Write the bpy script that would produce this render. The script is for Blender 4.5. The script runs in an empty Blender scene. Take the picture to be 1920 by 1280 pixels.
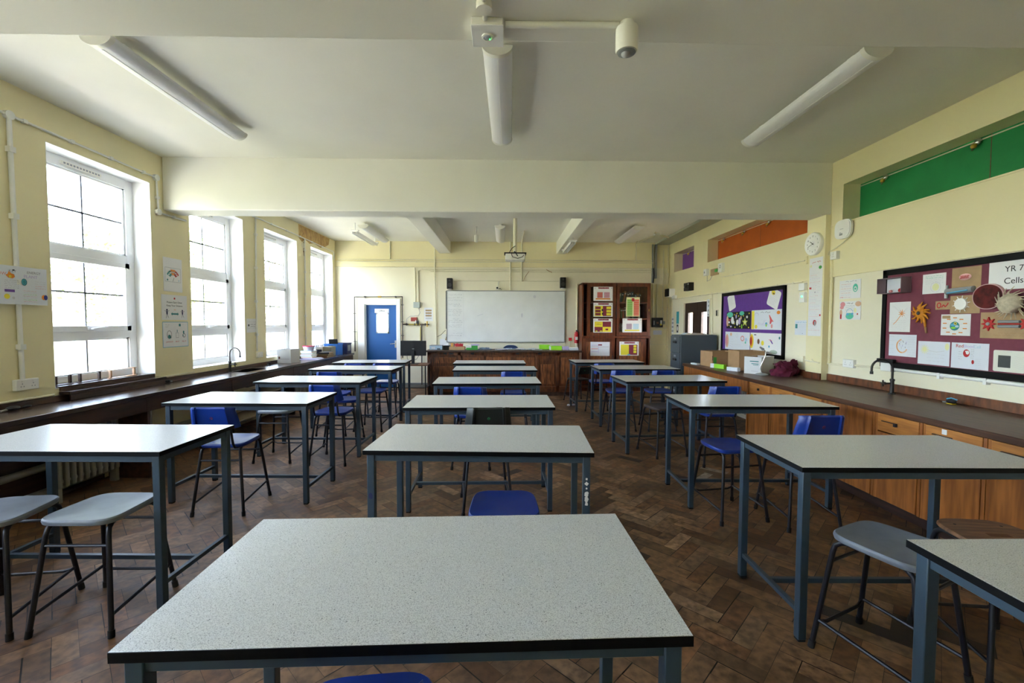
import bpy, bmesh, math, random
from mathutils import Matrix, Vector
random.seed(7)
SC = bpy.context.scene
COL = SC.collection
PI = math.pi
# ------------------------------------------------------------------ camera
FPX, YAW, PITCH, ROLL, CAMZ = 821.8, 0.01697, -0.0418, 0.00291, 1.509
cam = bpy.data.cameras.new('camera')
cam.sensor_fit = 'HORIZONTAL'; cam.sensor_width = 36.0
cam.lens = FPX / 1920 * 36.0
cam.clip_start = 0.05; cam.clip_end = 300
camo = bpy.data.objects.new('camera', cam); COL.objects.link(camo)
cy, sy, cp, sp, cr, sr = math.cos(YAW), math.sin(YAW), math.cos(PITCH), math.sin(PITCH), math.cos(ROLL), math.sin(ROLL)
fw = Vector((sy*cp, cy*cp, sp)); r0 = Vector((cy, -sy, 0)); u0 = r0.cross(fw)
rt = cr*r0 + sr*u0; up = -sr*r0 + cr*u0
M = Matrix((rt, up, -fw)).transposed().to_4x4(); M.translation = Vector((0, 0, CAMZ))
camo.matrix_world = M
SC.camera = camo
# ------------------------------------------------------------------ world, sun, exposure
w = bpy.data.worlds.new('sky'); SC.world = w; w.use_nodes = True
nt = w.node_tree; nt.nodes.clear()
sky = nt.nodes.new('ShaderNodeTexSky'); sky.sky_type = 'NISHITA'; sky.sun_disc = False
sky.sun_elevation = math.radians(48); sky.sun_rotation = math.radians(110); sky.air_density = 1.0; sky.dust_density = 3.0
mixw = nt.nodes.new('ShaderNodeMixRGB'); mixw.blend_type = 'MIX'; mixw.inputs[0].default_value = 0.45
mixw.inputs[2].default_value = (2.6, 2.75, 2.95, 1)
bg = nt.nodes.new('ShaderNodeBackground'); bg.inputs[1].default_value = 1.0
wo = nt.nodes.new('ShaderNodeOutputWorld')
tcw = nt.nodes.new('ShaderNodeTexCoord'); sxyz = nt.nodes.new('ShaderNodeSeparateXYZ'); hz = nt.nodes.new('ShaderNodeMapRange')
hz.inputs[1].default_value = 0.0; hz.inputs[2].default_value = 0.7; hz.inputs[3].default_value = 1.75; hz.inputs[4].default_value = 0.60
haze = nt.nodes.new('ShaderNodeVectorMath'); haze.operation = 'SCALE'   # bright hazy horizon, dimmer zenith
nt.links.new(tcw.outputs['Generated'], sxyz.inputs[0]); nt.links.new(sxyz.outputs[2], hz.inputs[0])
nt.links.new(sky.outputs[0], mixw.inputs[1]); nt.links.new(mixw.outputs[0], haze.inputs[0]); nt.links.new(hz.outputs[0], haze.inputs['Scale']); nt.links.new(haze.outputs[0], bg.inputs[0]); nt.links.new(bg.outputs[0], wo.inputs[0])
sun = bpy.data.lights.new('sun', 'SUN'); sun.energy = 14.0; sun.angle = 0.01; sun.color = (1, 0.93, 0.85)
suno = bpy.data.objects.new('sun', sun); COL.objects.link(suno)
suno.rotation_euler = Vector((-0.62, 0.25, -0.78)).to_track_quat('-Z', 'Y').to_euler()
suno.location = (6, -3, 9)
SC.view_settings.view_transform = 'Standard'; SC.view_settings.look = 'None'
SC.view_settings.gamma = 1.0; SC.view_settings.use_curve_mapping = False
SC.view_settings.exposure = 2.76
SC.cycles.use_denoising = True
SC.cycles.max_bounces = 10; SC.cycles.diffuse_bounces = 7; SC.cycles.glossy_bounces = 4
SC.cycles.transparent_max_bounces = 12; SC.cycles.caustics_reflective = False; SC.cycles.caustics_refractive = False
SC.cycles.sample_clamp_indirect = 8.0
# ------------------------------------------------------------------ room numbers (metres)
XL, XR, YB, YF, ZC = -3.879, 3.804, 10.165, -1.7, 3.372
BZ = 2.782
WIN = [(-1.22, -0.135), (0.46, 1.545), (2.145, 3.235), (3.83, 4.92), (5.505, 6.62), (7.19, 8.31), (8.89, 10.0)]
WZ0, WZ1 = 0.93, 3.03
# ------------------------------------------------------------------ materials
MATS = {}
def nodes(m):
    m.use_nodes = True; n = m.node_tree; return n, n.nodes['Principled BSDF'], n.links
def mat(name, col, rough=0.6, metal=0.0, spec=0.5, var=0.0, scale=8.0, bump=0.0, bscale=60.0, stretch=None, col2=None, lo=0.35, hi=0.65, coat=0.0, detail=4.0):
    if name in MATS: return MATS[name]
    m = bpy.data.materials.new(name); n, p, l = nodes(m)
    p.inputs['Base Color'].default_value = (*col, 1); p.inputs['Roughness'].default_value = rough
    p.inputs['Metallic'].default_value = metal; p.inputs['Specular IOR Level'].default_value = spec
    if coat: p.inputs['Coat Weight'].default_value = coat; p.inputs['Coat Roughness'].default_value = 0.15
    if var or col2 or bump:
        tc = n.nodes.new('ShaderNodeTexCoord'); mp = n.nodes.new('ShaderNodeMapping')
        l.new(tc.outputs['Object'], mp.inputs[0])
        if stretch: mp.inputs['Scale'].default_value = stretch
    if var or col2:
        nz = n.nodes.new('ShaderNodeTexNoise'); nz.inputs['Scale'].default_value = scale; nz.inputs['Detail'].default_value = detail
        l.new(mp.outputs[0], nz.inputs['Vector'])
        cr_ = n.nodes.new('ShaderNodeValToRGB')
        c2 = col2 if col2 else tuple(max(0, c*(1-var)) for c in col)
        cr_.color_ramp.elements[0].position = lo; cr_.color_ramp.elements[1].position = hi
        cr_.color_ramp.elements[0].color = (*c2, 1); cr_.color_ramp.elements[1].color = (*col, 1)
        l.new(nz.outputs['Fac'], cr_.inputs[0]); l.new(cr_.outputs[0], p.inputs['Base Color'])
    if bump:
        nb = n.nodes.new('ShaderNodeTexNoise'); nb.inputs['Scale'].default_value = bscale
        l.new(mp.outputs[0], nb.inputs['Vector'])
        b = n.nodes.new('ShaderNodeBump'); b.inputs['Strength'].default_value = bump; b.inputs['Distance'].default_value = 0.003
        l.new(nb.outputs['Fac'], b.inputs['Height']); l.new(b.outputs[0], p.inputs['Normal'])
    MATS[name] = m; return m
CREAM = mat('cream paint', (0.84, 0.765, 0.49), 0.55, var=0.05, scale=1.5, bump=0.15, bscale=40)
CREAM2 = mat('pale cream paint', (0.84, 0.79, 0.62), 0.5, var=0.04, scale=1.2, bump=0.12, bscale=40)
CEIL = mat('ceiling white paint', (0.81, 0.80, 0.72), 0.7, var=0.05, scale=1.3, bump=0.25, bscale=25)
WHITEP = mat('white gloss paint', (0.86, 0.86, 0.85), 0.35)
UPVC = mat('white plastic frame', (0.85, 0.86, 0.88), 0.3)
PLAST = mat('cream white plastic', (0.80, 0.79, 0.72), 0.4)
COND = mat('painted conduit', (0.74, 0.70, 0.53), 0.5)
CONDW = mat('white conduit', (0.80, 0.80, 0.76), 0.45)
BLACK = mat('black plastic', (0.010, 0.010, 0.012), 0.5, spec=0.3)
BLKEDGE = mat('black laminate edge', (0.004, 0.004, 0.005), 0.5, spec=0.12)
DARKM = mat('dark tube enamel', (0.009, 0.009, 0.015), 0.38, spec=0.45)
STEEL = mat('blue grey enamel steel', (0.034, 0.060, 0.088), 0.42, var=0.12, scale=14, spec=0.5)
BLUEP = mat('royal blue polypropylene', (0.004, 0.034, 0.27), 0.36, var=0.12, scale=9)
GREYP = mat('grey polypropylene', (0.19, 0.215, 0.26), 0.45, var=0.15, scale=12)
BLACKP = mat('black polypropylene', (0.016, 0.020, 0.020), 0.42)
RUBBER = mat('black rubber', (0.01, 0.01, 0.01), 0.8)
CHROME = mat('brushed chrome', (0.6, 0.6, 0.6), 0.25, metal=1.0)
DKWOOD = mat('dark stained wood', (0.075, 0.034, 0.022), 0.45, scale=3, stretch=(6, 0.6, 6), col2=(0.030, 0.013, 0.010))
DKTOP = mat('dark varnished worktop', (0.075, 0.044, 0.034), 0.24, scale=4, stretch=(8, 0.5, 8), col2=(0.045, 0.026, 0.022), coat=0.15)
REDWOOD = mat('worn red brown wood', (0.20, 0.062, 0.020), 0.4, scale=5, stretch=(5, 5, 1.2), col2=(0.055, 0.018, 0.010), lo=0.3, hi=0.7)
CABWOOD = mat('mahogany varnish', (0.17, 0.040, 0.013), 0.38, scale=4, stretch=(6, 6, 0.8), col2=(0.075, 0.018, 0.008))
ORWOOD = mat('orange brown veneer', (0.48, 0.165, 0.034), 0.42, scale=4, stretch=(2, 7, 0.7), col2=(0.27, 0.085, 0.020))
ORWOOD2 = mat('golden brown veneer', (0.60, 0.245, 0.055), 0.42, scale=4, stretch=(2, 0.8, 7), col2=(0.36, 0.13, 0.032))
BENCHTOP = mat('worn brown worktop', (0.105, 0.045, 0.024), 0.38, spec=0.35, scale=5, stretch=(9, 0.5, 9), col2=(0.050, 0.020, 0.012))
PAPER = mat('white paper', (0.80, 0.80, 0.82), 0.7)
PAPERB = mat('bluish paper', (0.72, 0.75, 0.83), 0.7)
KRAFT = mat('brown card', (0.46, 0.31, 0.17), 0.75, var=0.15, scale=12)
KRAFTD = mat('corrugated carton board', (0.42, 0.25, 0.13), 0.8, var=0.1, scale=10)
MAROON = mat('maroon board', (0.20, 0.045, 0.075), 0.8, var=0.12, scale=20)
PURPLE = mat('purple board', (0.13, 0.04, 0.30), 0.8, var=0.1, scale=20)
GREEN = mat('green board', (0.010, 0.24, 0.065), 0.7, var=0.12, scale=5)
ORANGE = mat('orange board', (0.52, 0.105, 0.006), 0.7, var=0.12, scale=5)
VIOLET = mat('violet board', (0.19, 0.06, 0.33), 0.7)
DOORB = mat('blue door paint', (0.008, 0.105, 0.36), 0.45)
FILING = mat('slate grey steel', (0.060, 0.080, 0.100), 0.45)
WBOARD = mat('whiteboard enamel', (0.78, 0.79, 0.79), 0.25, var=0.06, scale=3)
BRASS = mat('brass', (0.55, 0.35, 0.06), 0.35, metal=0.8)
PIPEY = mat('yellow pipe paint', (0.50, 0.38, 0.06), 0.5)
PIPED = mat('old dark pipe', (0.05, 0.035, 0.028), 0.5)
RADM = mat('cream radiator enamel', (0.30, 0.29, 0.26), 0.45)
INK = mat('black ink', (0.03, 0.03, 0.04), 0.7)
GREYINK = mat('grey ink', (0.30, 0.31, 0.36), 0.7)
FAINT = mat('faint pencil', (0.58, 0.58, 0.62), 0.7)
def cm(name, c, r=0.6): return mat(name, c, r)
RED = cm('red', (0.50, 0.015, 0.02)); PINK = cm('pink', (0.70, 0.28, 0.30)); YEL = cm('yellow', (0.80, 0.68, 0.04)); LIME = cm('lime', (0.30, 0.72, 0.03))
TEAL = cm('teal', (0.03, 0.22, 0.24)); MINT = cm('mint', (0.10, 0.55, 0.40)); ORG = cm('orange', (0.75, 0.25, 0.02)); SKY = cm('sky blue', (0.10, 0.40, 0.65))
GRN = cm('leaf green', (0.05, 0.35, 0.06)); CRIM = cm('crimson', (0.13, 0.006, 0.015)); PYEL = cm('pale yellow', (0.78, 0.78, 0.45)); LILAC = cm('lilac', (0.52, 0.45, 0.72))
NAVY = cm('navy', (0.02, 0.025, 0.10)); CRATE = cm('bright blue crate', (0.02, 0.17, 0.62)); BROWN = cm('brown', (0.15, 0.06, 0.03)); PEACH = cm('peach', (0.72, 0.45, 0.30))
OCHRE = mat('bare damp plaster', (0.60, 0.42, 0.17), 0.85, col2=(0.42, 0.26, 0.10), scale=9)
BKMAR = cm('maroon print', (0.22, 0.02, 0.045)); PSKY = cm('pale blue print', (0.45, 0.62, 0.75)); BURG = mat('burgundy fabric', (0.13, 0.004, 0.035), 0.85, var=0.4, scale=14)
SHADE = cm('grey screen', (0.30, 0.32, 0.33)); LED = None
def glass_mat():
    m = bpy.data.materials.new('window glass'); m.use_nodes = True; n = m.node_tree; n.nodes.clear()
    o = n.nodes.new('ShaderNodeOutputMaterial'); mx = n.nodes.new('ShaderNodeMixShader'); t = n.nodes.new('ShaderNodeBsdfTransparent')
    g = n.nodes.new('ShaderNodeBsdfGlossy'); g.inputs['Roughness'].default_value = 0.02; f = n.nodes.new('ShaderNodeFresnel'); f.inputs[0].default_value = 1.45
    ge = n.nodes.new('ShaderNodeNewGeometry'); iv = n.nodes.new('ShaderNodeMath'); iv.operation = 'SUBTRACT'; iv.inputs[0].default_value = 1.0
    ml = n.nodes.new('ShaderNodeMath'); ml.operation = 'MULTIPLY'; n.links.new(ge.outputs['Backfacing'], iv.inputs[1]); n.links.new(iv.outputs[0], ml.inputs[0]); n.links.new(f.outputs[0], ml.inputs[1])
    n.links.new(ml.outputs[0], mx.inputs[0]); n.links.new(t.outputs[0], mx.inputs[1]); n.links.new(g.outputs[0], mx.inputs[2]); n.links.new(mx.outputs[0], o.inputs[0])
    return m
GLASS = glass_mat()
def emis(name, c, s):
    m = bpy.data.materials.new(name); n, p, l = nodes(m); p.inputs['Base Color'].default_value = (*c, 1)
    p.inputs['Emission Color'].default_value = (*c, 1); p.inputs['Emission Strength'].default_value = s; return m
LED = emis('green led', (0.05, 0.9, 0.15), 1.2)
def laminate():
    m = bpy.data.materials.new('speckled laminate'); n, p, l = nodes(m)
    tc = n.nodes.new('ShaderNodeTexCoord')
    v = n.nodes.new('ShaderNodeTexVoronoi'); v.inputs['Scale'].default_value = 120; l.new(tc.outputs['Object'], v.inputs['Vector'])
    lt = n.nodes.new('ShaderNodeMath'); lt.operation = 'LESS_THAN'
    sep = n.nodes.new('ShaderNodeSeparateColor'); l.new(v.outputs['Color'], sep.inputs[0])
    th = n.nodes.new('ShaderNodeMath'); th.operation = 'MULTIPLY'; th.inputs[1].default_value = 0.30; l.new(sep.outputs[0], th.inputs[0])
    pw = n.nodes.new('ShaderNodeMath'); pw.operation = 'POWER'; pw.inputs[1].default_value = 1.3; l.new(th.outputs[0], pw.inputs[0])
    l.new(v.outputs['Distance'], lt.inputs[0]); l.new(pw.outputs[0], lt.inputs[1])
    nz = n.nodes.new('ShaderNodeTexNoise'); nz.inputs['Scale'].default_value = 420; nz.inputs['Detail'].default_value = 2; l.new(tc.outputs['Object'], nz.inputs['Vector'])
    r = n.nodes.new('ShaderNodeValToRGB'); r.color_ramp.elements[0].position = 0.38; r.color_ramp.elements[1].position = 0.52
    r.color_ramp.elements[0].color = (0.34, 0.355, 0.365, 1); r.color_ramp.elements[1].color = (0.60, 0.61, 0.61, 1); l.new(nz.outputs['Fac'], r.inputs[0])
    mx = n.nodes.new('ShaderNodeMixRGB'); mx.inputs[2].default_value = (0.13, 0.14, 0.15, 1)
    l.new(lt.outputs[0], mx.inputs[0]); l.new(r.outputs[0], mx.inputs[1]); l.new(mx.outputs[0], p.inputs['Base Color'])
    p.inputs['Roughness'].default_value = 0.28; p.inputs['Specular IOR Level'].default_value = 0.5
    return m
LAM = laminate()
def floor_mat():
    m = bpy.data.materials.new('oak parquet blocks'); n, p, l = nodes(m)
    a = n.nodes.new('ShaderNodeAttribute'); a.attribute_name = 'block'
    tc = n.nodes.new('ShaderNodeTexCoord')
    nz = n.nodes.new('ShaderNodeTexNoise'); nz.inputs['Scale'].default_value = 22; nz.inputs['Detail'].default_value = 7; l.new(tc.outputs['Object'], nz.inputs['Vector'])
    n2 = n.nodes.new('ShaderNodeTexNoise'); n2.inputs['Scale'].default_value = 2.2; n2.inputs['Detail'].default_value = 5; l.new(tc.outputs['Object'], n2.inputs['Vector'])
    r = n.nodes.new('ShaderNodeValToRGB'); r.color_ramp.elements[0].position = 0.32; r.color_ramp.elements[1].position = 0.62
    r.color_ramp.elements[0].color = (0.36, 0.34, 0.33, 1); r.color_ramp.elements[1].color = (1, 1, 1, 1); l.new(nz.outputs['Fac'], r.inputs[0])
    m1 = n.nodes.new('ShaderNodeMixRGB'); m1.blend_type = 'MULTIPLY'; m1.inputs[0].default_value = 0.85
    l.new(a.outputs['Color'], m1.inputs[1]); l.new(r.outputs[0], m1.inputs[2])
    r2 = n.nodes.new('ShaderNodeValToRGB'); r2.color_ramp.elements[0].position = 0.35; r2.color_ramp.elements[1].position = 0.70
    r2.color_ramp.elements[0].color = (0.62, 0.60, 0.58, 1); r2.color_ramp.elements[1].color = (1.25, 1.25, 1.28, 1); l.new(n2.outputs['Fac'], r2.inputs[0])
    m2 = n.nodes.new('ShaderNodeMixRGB'); m2.blend_type = 'MULTIPLY'; m2.inputs[0].default_value = 1.0
    l.new(m1.outputs[0], m2.inputs[1]); l.new(r2.outputs[0], m2.inputs[2]); l.new(m2.outputs[0], p.inputs['Base Color'])
    p.inputs['Roughness'].default_value = 0.5
    rr = n.nodes.new('ShaderNodeMapRange'); rr.inputs[3].default_value = 0.42; rr.inputs[4].default_value = 0.68; l.new(nz.outputs['Fac'], rr.inputs[0]); l.new(rr.outputs[0], p.inputs['Roughness'])
    b = n.nodes.new('ShaderNodeBump'); b.inputs['Strength'].default_value = 0.25; b.inputs['Distance'].default_value = 0.002
    l.new(nz.outputs['Fac'], b.inputs['Height']); l.new(b.outputs[0], p.inputs['Normal'])
    return m
PARQ = floor_mat()
# ------------------------------------------------------------------ mesh builder
class MB:
    def __init__(s, T=None): s.q = 0; s.v = []; s.f = []; s.m = []; s.T = T or Matrix()
    def add(s, vs, fs, m):
        o = len(s.v); s.v += [s.T @ Vector(v) for v in vs]; s.f += [[i+o for i in f] for f in fs]; s.m += [m]*len(fs); return s
    def box(s, x0, x1, y0, y1, z0, z1, m):
        return s.add([(x0,y0,z0),(x1,y0,z0),(x1,y1,z0),(x0,y1,z0),(x0,y0,z1),(x1,y0,z1),(x1,y1,z1),(x0,y1,z1)],
                     [(0,3,2,1),(4,5,6,7),(0,1,5,4),(1,2,6,5),(2,3,7,6),(3,0,4,7)], m)
    def tube(s, pts, r, m, n=10, cap=True):
        pts = [Vector(p) for p in pts]; rs = r if isinstance(r, (list, tuple)) else [r]*len(pts)
        vs = []; fs = []; ref = None
        for i, p in enumerate(pts):
            if i == 0: d = pts[1]-p
            elif i == len(pts)-1: d = p-pts[i-1]
            else: d = (pts[i+1]-p).normalized()+(p-pts[i-1]).normalized()
            d = d.normalized() if d.length > 1e-9 else Vector((0, 0, 1))
            if ref is None: ref = d.orthogonal().normalized()
            ref = (ref-d*ref.dot(d)); ref = ref.normalized() if ref.length > 1e-6 else d.orthogonal().normalized()
            b = d.cross(ref)
            for k in range(n):
                a = 2*PI*k/n; vs.append(p+(ref*math.cos(a)+b*math.sin(a))*rs[i])
        for i in range(len(pts)-1):
            for k in range(n):
                fs.append((i*n+k, i*n+(k+1) % n, (i+1)*n+(k+1) % n, (i+1)*n+k))
        if cap: fs += [tuple(reversed(range(n))), tuple(range((len(pts)-1)*n, len(pts)*n))]
        return s.add(vs, fs, m)
    def prism(s, pts, z0, z1, m):          # polygon in local xy, extruded along z
        n = len(pts)
        vs = [(p[0], p[1], z0) for p in pts]+[(p[0], p[1], z1) for p in pts]
        fs = [tuple(reversed(range(n))), tuple(range(n, 2*n))]+[(i, (i+1) % n, n+(i+1) % n, n+i) for i in range(n)]
        return s.add(vs, fs, m)
    def lathe(s, prof, m, n=24):           # profile (r, z) about local z
        vs = []; fs = []
        for r, z in prof:
            for k in range(n): a = 2*PI*k/n; vs.append((r*math.cos(a), r*math.sin(a), z))
        for i in range(len(prof)-1):
            for k in range(n): fs.append((i*n+k, i*n+(k+1) % n, (i+1)*n+(k+1) % n, (i+1)*n+k))
        fs += [tuple(reversed(range(n))), tuple(range((len(prof)-1)*n, len(prof)*n))]
        return s.add(vs, fs, m)
    def ball(s, c, r, m, n=14, sx=1, sy_=1, sz=1, noise=0.0):
        vs = []; fs = []; h = n//2
        for i in range(h+1):
            for k in range(n):
                t = PI*i/h; a = 2*PI*k/n; q = 1+random.uniform(-noise, noise)
                vs.append((c[0]+r*sx*q*math.sin(t)*math.cos(a), c[1]+r*sy_*q*math.sin(t)*math.sin(a), c[2]+r*sz*q*math.cos(t)))
        for i in range(h):
            for k in range(n): fs.append((i*n+k, (i+1)*n+k, (i+1)*n+(k+1) % n, i*n+(k+1) % n))
        return s.add(vs, fs, m)
    # flat marks, local x right / y up / z out of the sheet
    def lift(s): s.q += 1; return s.q*0.00002
    def rect(s, x0, x1, y0, y1, z, m, t=0.0004): z += s.lift(); return s.box(x0, x1, y0, y1, z, z+t, m)
    def disc(s, x, y, r, z, m, ry=None, n=20, t=0.0004):
        ry = ry or r; z += s.lift(); return s.prism([(x+r*math.cos(2*PI*k/n), y+ry*math.sin(2*PI*k/n)) for k in range(n)], z, z+t, m)
    def stroke(s, pts, wd, z, m, t=0.0004):
        z += s.lift()
        for i, (a, b) in enumerate(zip(pts, pts[1:])):
            d = Vector((b[0]-a[0], b[1]-a[1])); L = d.length
            if L < 1e-6: continue
            nx, ny = -d.y/L*wd/2, d.x/L*wd/2
            s.prism([(a[0]-nx, a[1]-ny), (b[0]-nx, b[1]-ny), (b[0]+nx, b[1]+ny), (a[0]+nx, a[1]+ny)], z, z+t+(i % 2)*0.00001, m)
        return s
    def scrib(s, x0, x1, y, h, z, m, wd=None):
        wd = wd or h*0.28; x = x0
        while x < x1:
            wl = random.uniform(2.0, 5.5)*h; k = max(2, int(wl/(h*0.55))); e = min(x1, x+wl)
            s.stroke([(x+(e-x)*i/k, y+random.uniform(-0.5, 0.5)*h) for i in range(k+1)], wd, z, m)
            x = e+h*0.9
        return s
    def ring(s, x, y, r, wd, z, m, ry=None, a0=0, a1=2*PI, n=24):
        ry = ry or r
        return s.stroke([(x+r*math.cos(a0+(a1-a0)*k/n), y+ry*math.sin(a0+(a1-a0)*k/n)) for k in range(n+1)], wd, z, m)
    def text(s, txt, x, y, size, z, m, align='CENTER', t=0.0006):
        z += s.lift(); c = bpy.data.curves.new('t', 'FONT'); c.body = txt; c.size = size; c.align_x = align; c.align_y = 'CENTER'; c.extrude = t/2
        o = bpy.data.objects.new('t', c); me = o.to_mesh()
        s.add([(v.co.x+x, v.co.y+y, v.co.z+z+t/2) for v in me.vertices], [tuple(p.vertices) for p in me.polygons], m)
        o.to_mesh_clear(); bpy.data.objects.remove(o); bpy.data.curves.remove(c); return s
    def build(s, name, parent=None, origin=None, smooth=True, bevel=0.0, seg=2):
        """top-level: vertices are world coordinates and origin is subtracted; child: vertices are in the parent's space"""
        if origin is None:
            if parent is None:
                lo = [min(v[i] for v in s.v) for i in range(3)]; hi = [max(v[i] for v in s.v) for i in range(3)]
                origin = Vector(((lo[0]+hi[0])/2, (lo[1]+hi[1])/2, lo[2]))
            else: origin = Vector((0, 0, 0))
        origin = Vector(origin)
        me = bpy.data.meshes.new(name); me.from_pydata([v-origin for v in s.v], [], s.f)
        ml = []
        for m in s.m:
            if m not in ml: ml.append(m)
        for m in ml: me.materials.append(m)
        ix = {m: i for i, m in enumerate(ml)}
        me.polygons.foreach_set('material_index', [ix[m] for m in s.m])
        bm = bmesh.new(); bm.from_mesh(me); bmesh.ops.recalc_face_normals(bm, faces=bm.faces); bm.to_mesh(me); bm.free()
        if smooth:
            me.polygons.foreach_set('use_smooth', [True]*len(me.polygons)); me.set_sharp_from_angle(angle=0.65)
        me.update()
        o = bpy.data.objects.new(name, me); COL.objects.link(o); o.location = origin
        if parent is not None: o.parent = parent
        if bevel:
            b = o.modifiers.new('bevel', 'BEVEL'); b.width = bevel; b.segments = seg; b.limit_method = 'ANGLE'; b.angle_limit = 0.9
        return o
def tag(o, label, cat, group=None, kind=None):
    o['label'] = label; o['category'] = cat
    if group: o['group'] = group
    if kind: o['kind'] = kind
    return o
def struct(o): o['kind'] = 'structure'; return o
def empty(name, loc, rz=0.0):
    o = bpy.data.objects.new(name, None); COL.objects.link(o); o.location = loc; o.rotation_euler = (0, 0, rz); o.empty_display_size = 0.1; return o
def dup(root, loc, rz, label):
    r = root.copy(); COL.objects.link(r); r.location = loc; r.rotation_euler = (0, 0, rz); r['label'] = label
    for ch in list(root.children):
        c = ch.copy(); COL.objects.link(c); c.parent = r
        for g in list(ch.children):
            d = g.copy(); COL.objects.link(d); d.parent = c
    return r
# wall frames: local x = right, y = up, z = out of the wall into the room
def FR(y, z, d=0.0): return Matrix.Translation((XR-d, y, z)) @ Matrix(((0, 0, -1, 0), (-1, 0, 0, 0), (0, 1, 0, 0), (0, 0, 0, 1)))
def FL(y, z, d=0.0): return Matrix.Translation((XL+d, y, z)) @ Matrix(((0, 0, 1, 0), (1, 0, 0, 0), (0, 1, 0, 0), (0, 0, 0, 1)))
def FB(x, z, d=0.0): return Matrix.Translation((x, YB-d, z)) @ Matrix(((1, 0, 0, 0), (0, 0, -1, 0), (0, 1, 0, 0), (0, 0, 0, 1)))
# ================================================================== THE ROOM
# floor: herringbone of oak blocks, one mesh
def make_floor():
    Wd = 0.090; R_ = 3; g = 0.0021; vs = []; fs = []; cols = []
    c45 = math.cos(PI/4)
    def blk(x0, x1, y0, y1):
        q = []
        g1, g2, g3, g4 = [random.choice((0.0006, 0.0008, 0.0012, 0.003)) for _ in range(4)]
        for (a, b) in ((x0+g1, y0+g2), (x1-g3, y0+g2), (x1-g3, y1-g4), (x0+g1, y1-g4)):
            q.append(((a-b)*c45, (a+b)*c45-2.0))
        if max(p[0] for p in q) < XL-0.3 or min(p[0] for p in q) > XR+0.3 or max(p[1] for p in q) < YF-0.2 or min(p[1] for p in q) > YB+0.2: return
        q = [(min(max(a, XL-0.3), XR+0.25), min(max(b, YF-0.15), YB+0.15)) for a, b in q]
        zt = random.uniform(-0.0006, 0.0006)
        o = len(vs); vs.extend([(a, b, zt) for a, b in q]); fs.append((o, o+1, o+2, o+3))
        k = random.random(); v = random.uniform(0.55, 1.2); cxm = sum(p[0] for p in q)/4; cym = sum(p[1] for p in q)/4
        c = (0.275*v, 0.150*v, 0.074*v) if k < 0.62 else ((0.215*v, 0.102*v, 0.045*v) if k < 0.85 else (0.34*v, 0.205*v, 0.115*v))
        if k > 0.992: c = (0.05, 0.032, 0.024)
        for px_, py_, pc in ((2.13, 4.45, (0.42, 0.36, 0.29)), (1.93, 4.20, (0.42, 0.36, 0.29)), (1.13, 2.98, (0.045, 0.03, 0.022)), (2.15, 3.72, (0.035, 0.025, 0.02)), (2.3, 3.85, (0.04, 0.03, 0.02)), (1.84, 2.10, (0.045, 0.035, 0.03)), (1.95, 2.02, (0.045, 0.035, 0.03))):
            if math.hypot(cxm-px_, cym-py_) < 0.07: c = pc
        cols.append(c)
    for m_ in range(-24, 25):
        for i in range(-40, 190):
            a, b = (i+m_*R_)*Wd, (i-m_*R_)*Wd
            blk(a, a+R_*Wd, b, b+Wd)
            blk(a-Wd, a, b, b+R_*Wd)
    o = len(vs); vs += [(XL-0.3, YF-0.15, -0.0025), (XR+0.25, YF-0.15, -0.0025), (XR+0.25, YB+0.15, -0.0025), (XL-0.3, YB+0.15, -0.0025),
                        (XL-0.3, YF-0.15, -0.15), (XR+0.25, YF-0.15, -0.15), (XR+0.25, YB+0.15, -0.15), (XL-0.3, YB+0.15, -0.15)]
    nb = len(fs)
    fs += [(o, o+1, o+2, o+3), (o+7, o+6, o+5, o+4), (o, o+4, o+5, o+1), (o+1, o+5, o+6, o+2), (o+2, o+6, o+7, o+3), (o+3, o+7, o+4, o)]
    cols += [(0.010, 0.007, 0.006)]*6
    me = bpy.data.meshes.new('floor'); me.from_pydata(vs, [], fs); me.materials.append(PARQ)
    at = me.color_attributes.new('block', 'FLOAT_COLOR', 'CORNER')
    k = 0
    for p, c in zip(me.polygons, cols):
        for li in p.loop_indices: at.data[li].color = (*c, 1)
    ob = bpy.data.objects.new('floor', me); COL.objects.link(ob); struct(ob)
make_floor()
# ceiling slab and beams
struct(MB().box(XL-0.35, XR+0.25, YF-0.1, YB+0.1, ZC, ZC+0.25, CEIL).build('ceiling', smooth=False))
struct(MB().box(XL, XR, 5.096, 5.388, BZ, ZC+0.02, CEIL).build('trim_1', bevel=0.012))
struct(MB().box(XL, XR, 1.48, 2.045, BZ, ZC+0.02, CEIL).build('trim_2', bevel=0.012))
struct(MB().box(-1.50, -1.242, 5.38, YB, 3.104, ZC+0.02, CEIL).build('trim_3', bevel=0.01))
struct(MB().box(1.187, 1.40, 5.38, YB, 3.104, ZC+0.02, CEIL).build('trim_4', bevel=0.01))
# left wall with the window openings
LEADB = mat('grey glazing bar', (0.22, 0.23, 0.27), 0.5)
m = MB(); t0, t1 = XL-0.33, XL
ys = [YF] + [v for p in WIN for v in p] + [YB]
for k in range(0, len(ys), 2): m.box(t0, t1, ys[k], ys[k+1], 0, ZC, CREAM)
for a, b in WIN:
    m.box(t0, t1, a, b, 0, WZ0, CREAM); m.box(t0, t1, a, b, WZ1, ZC, CREAM)
struct(m.build('wall_left', smooth=False))
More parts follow.
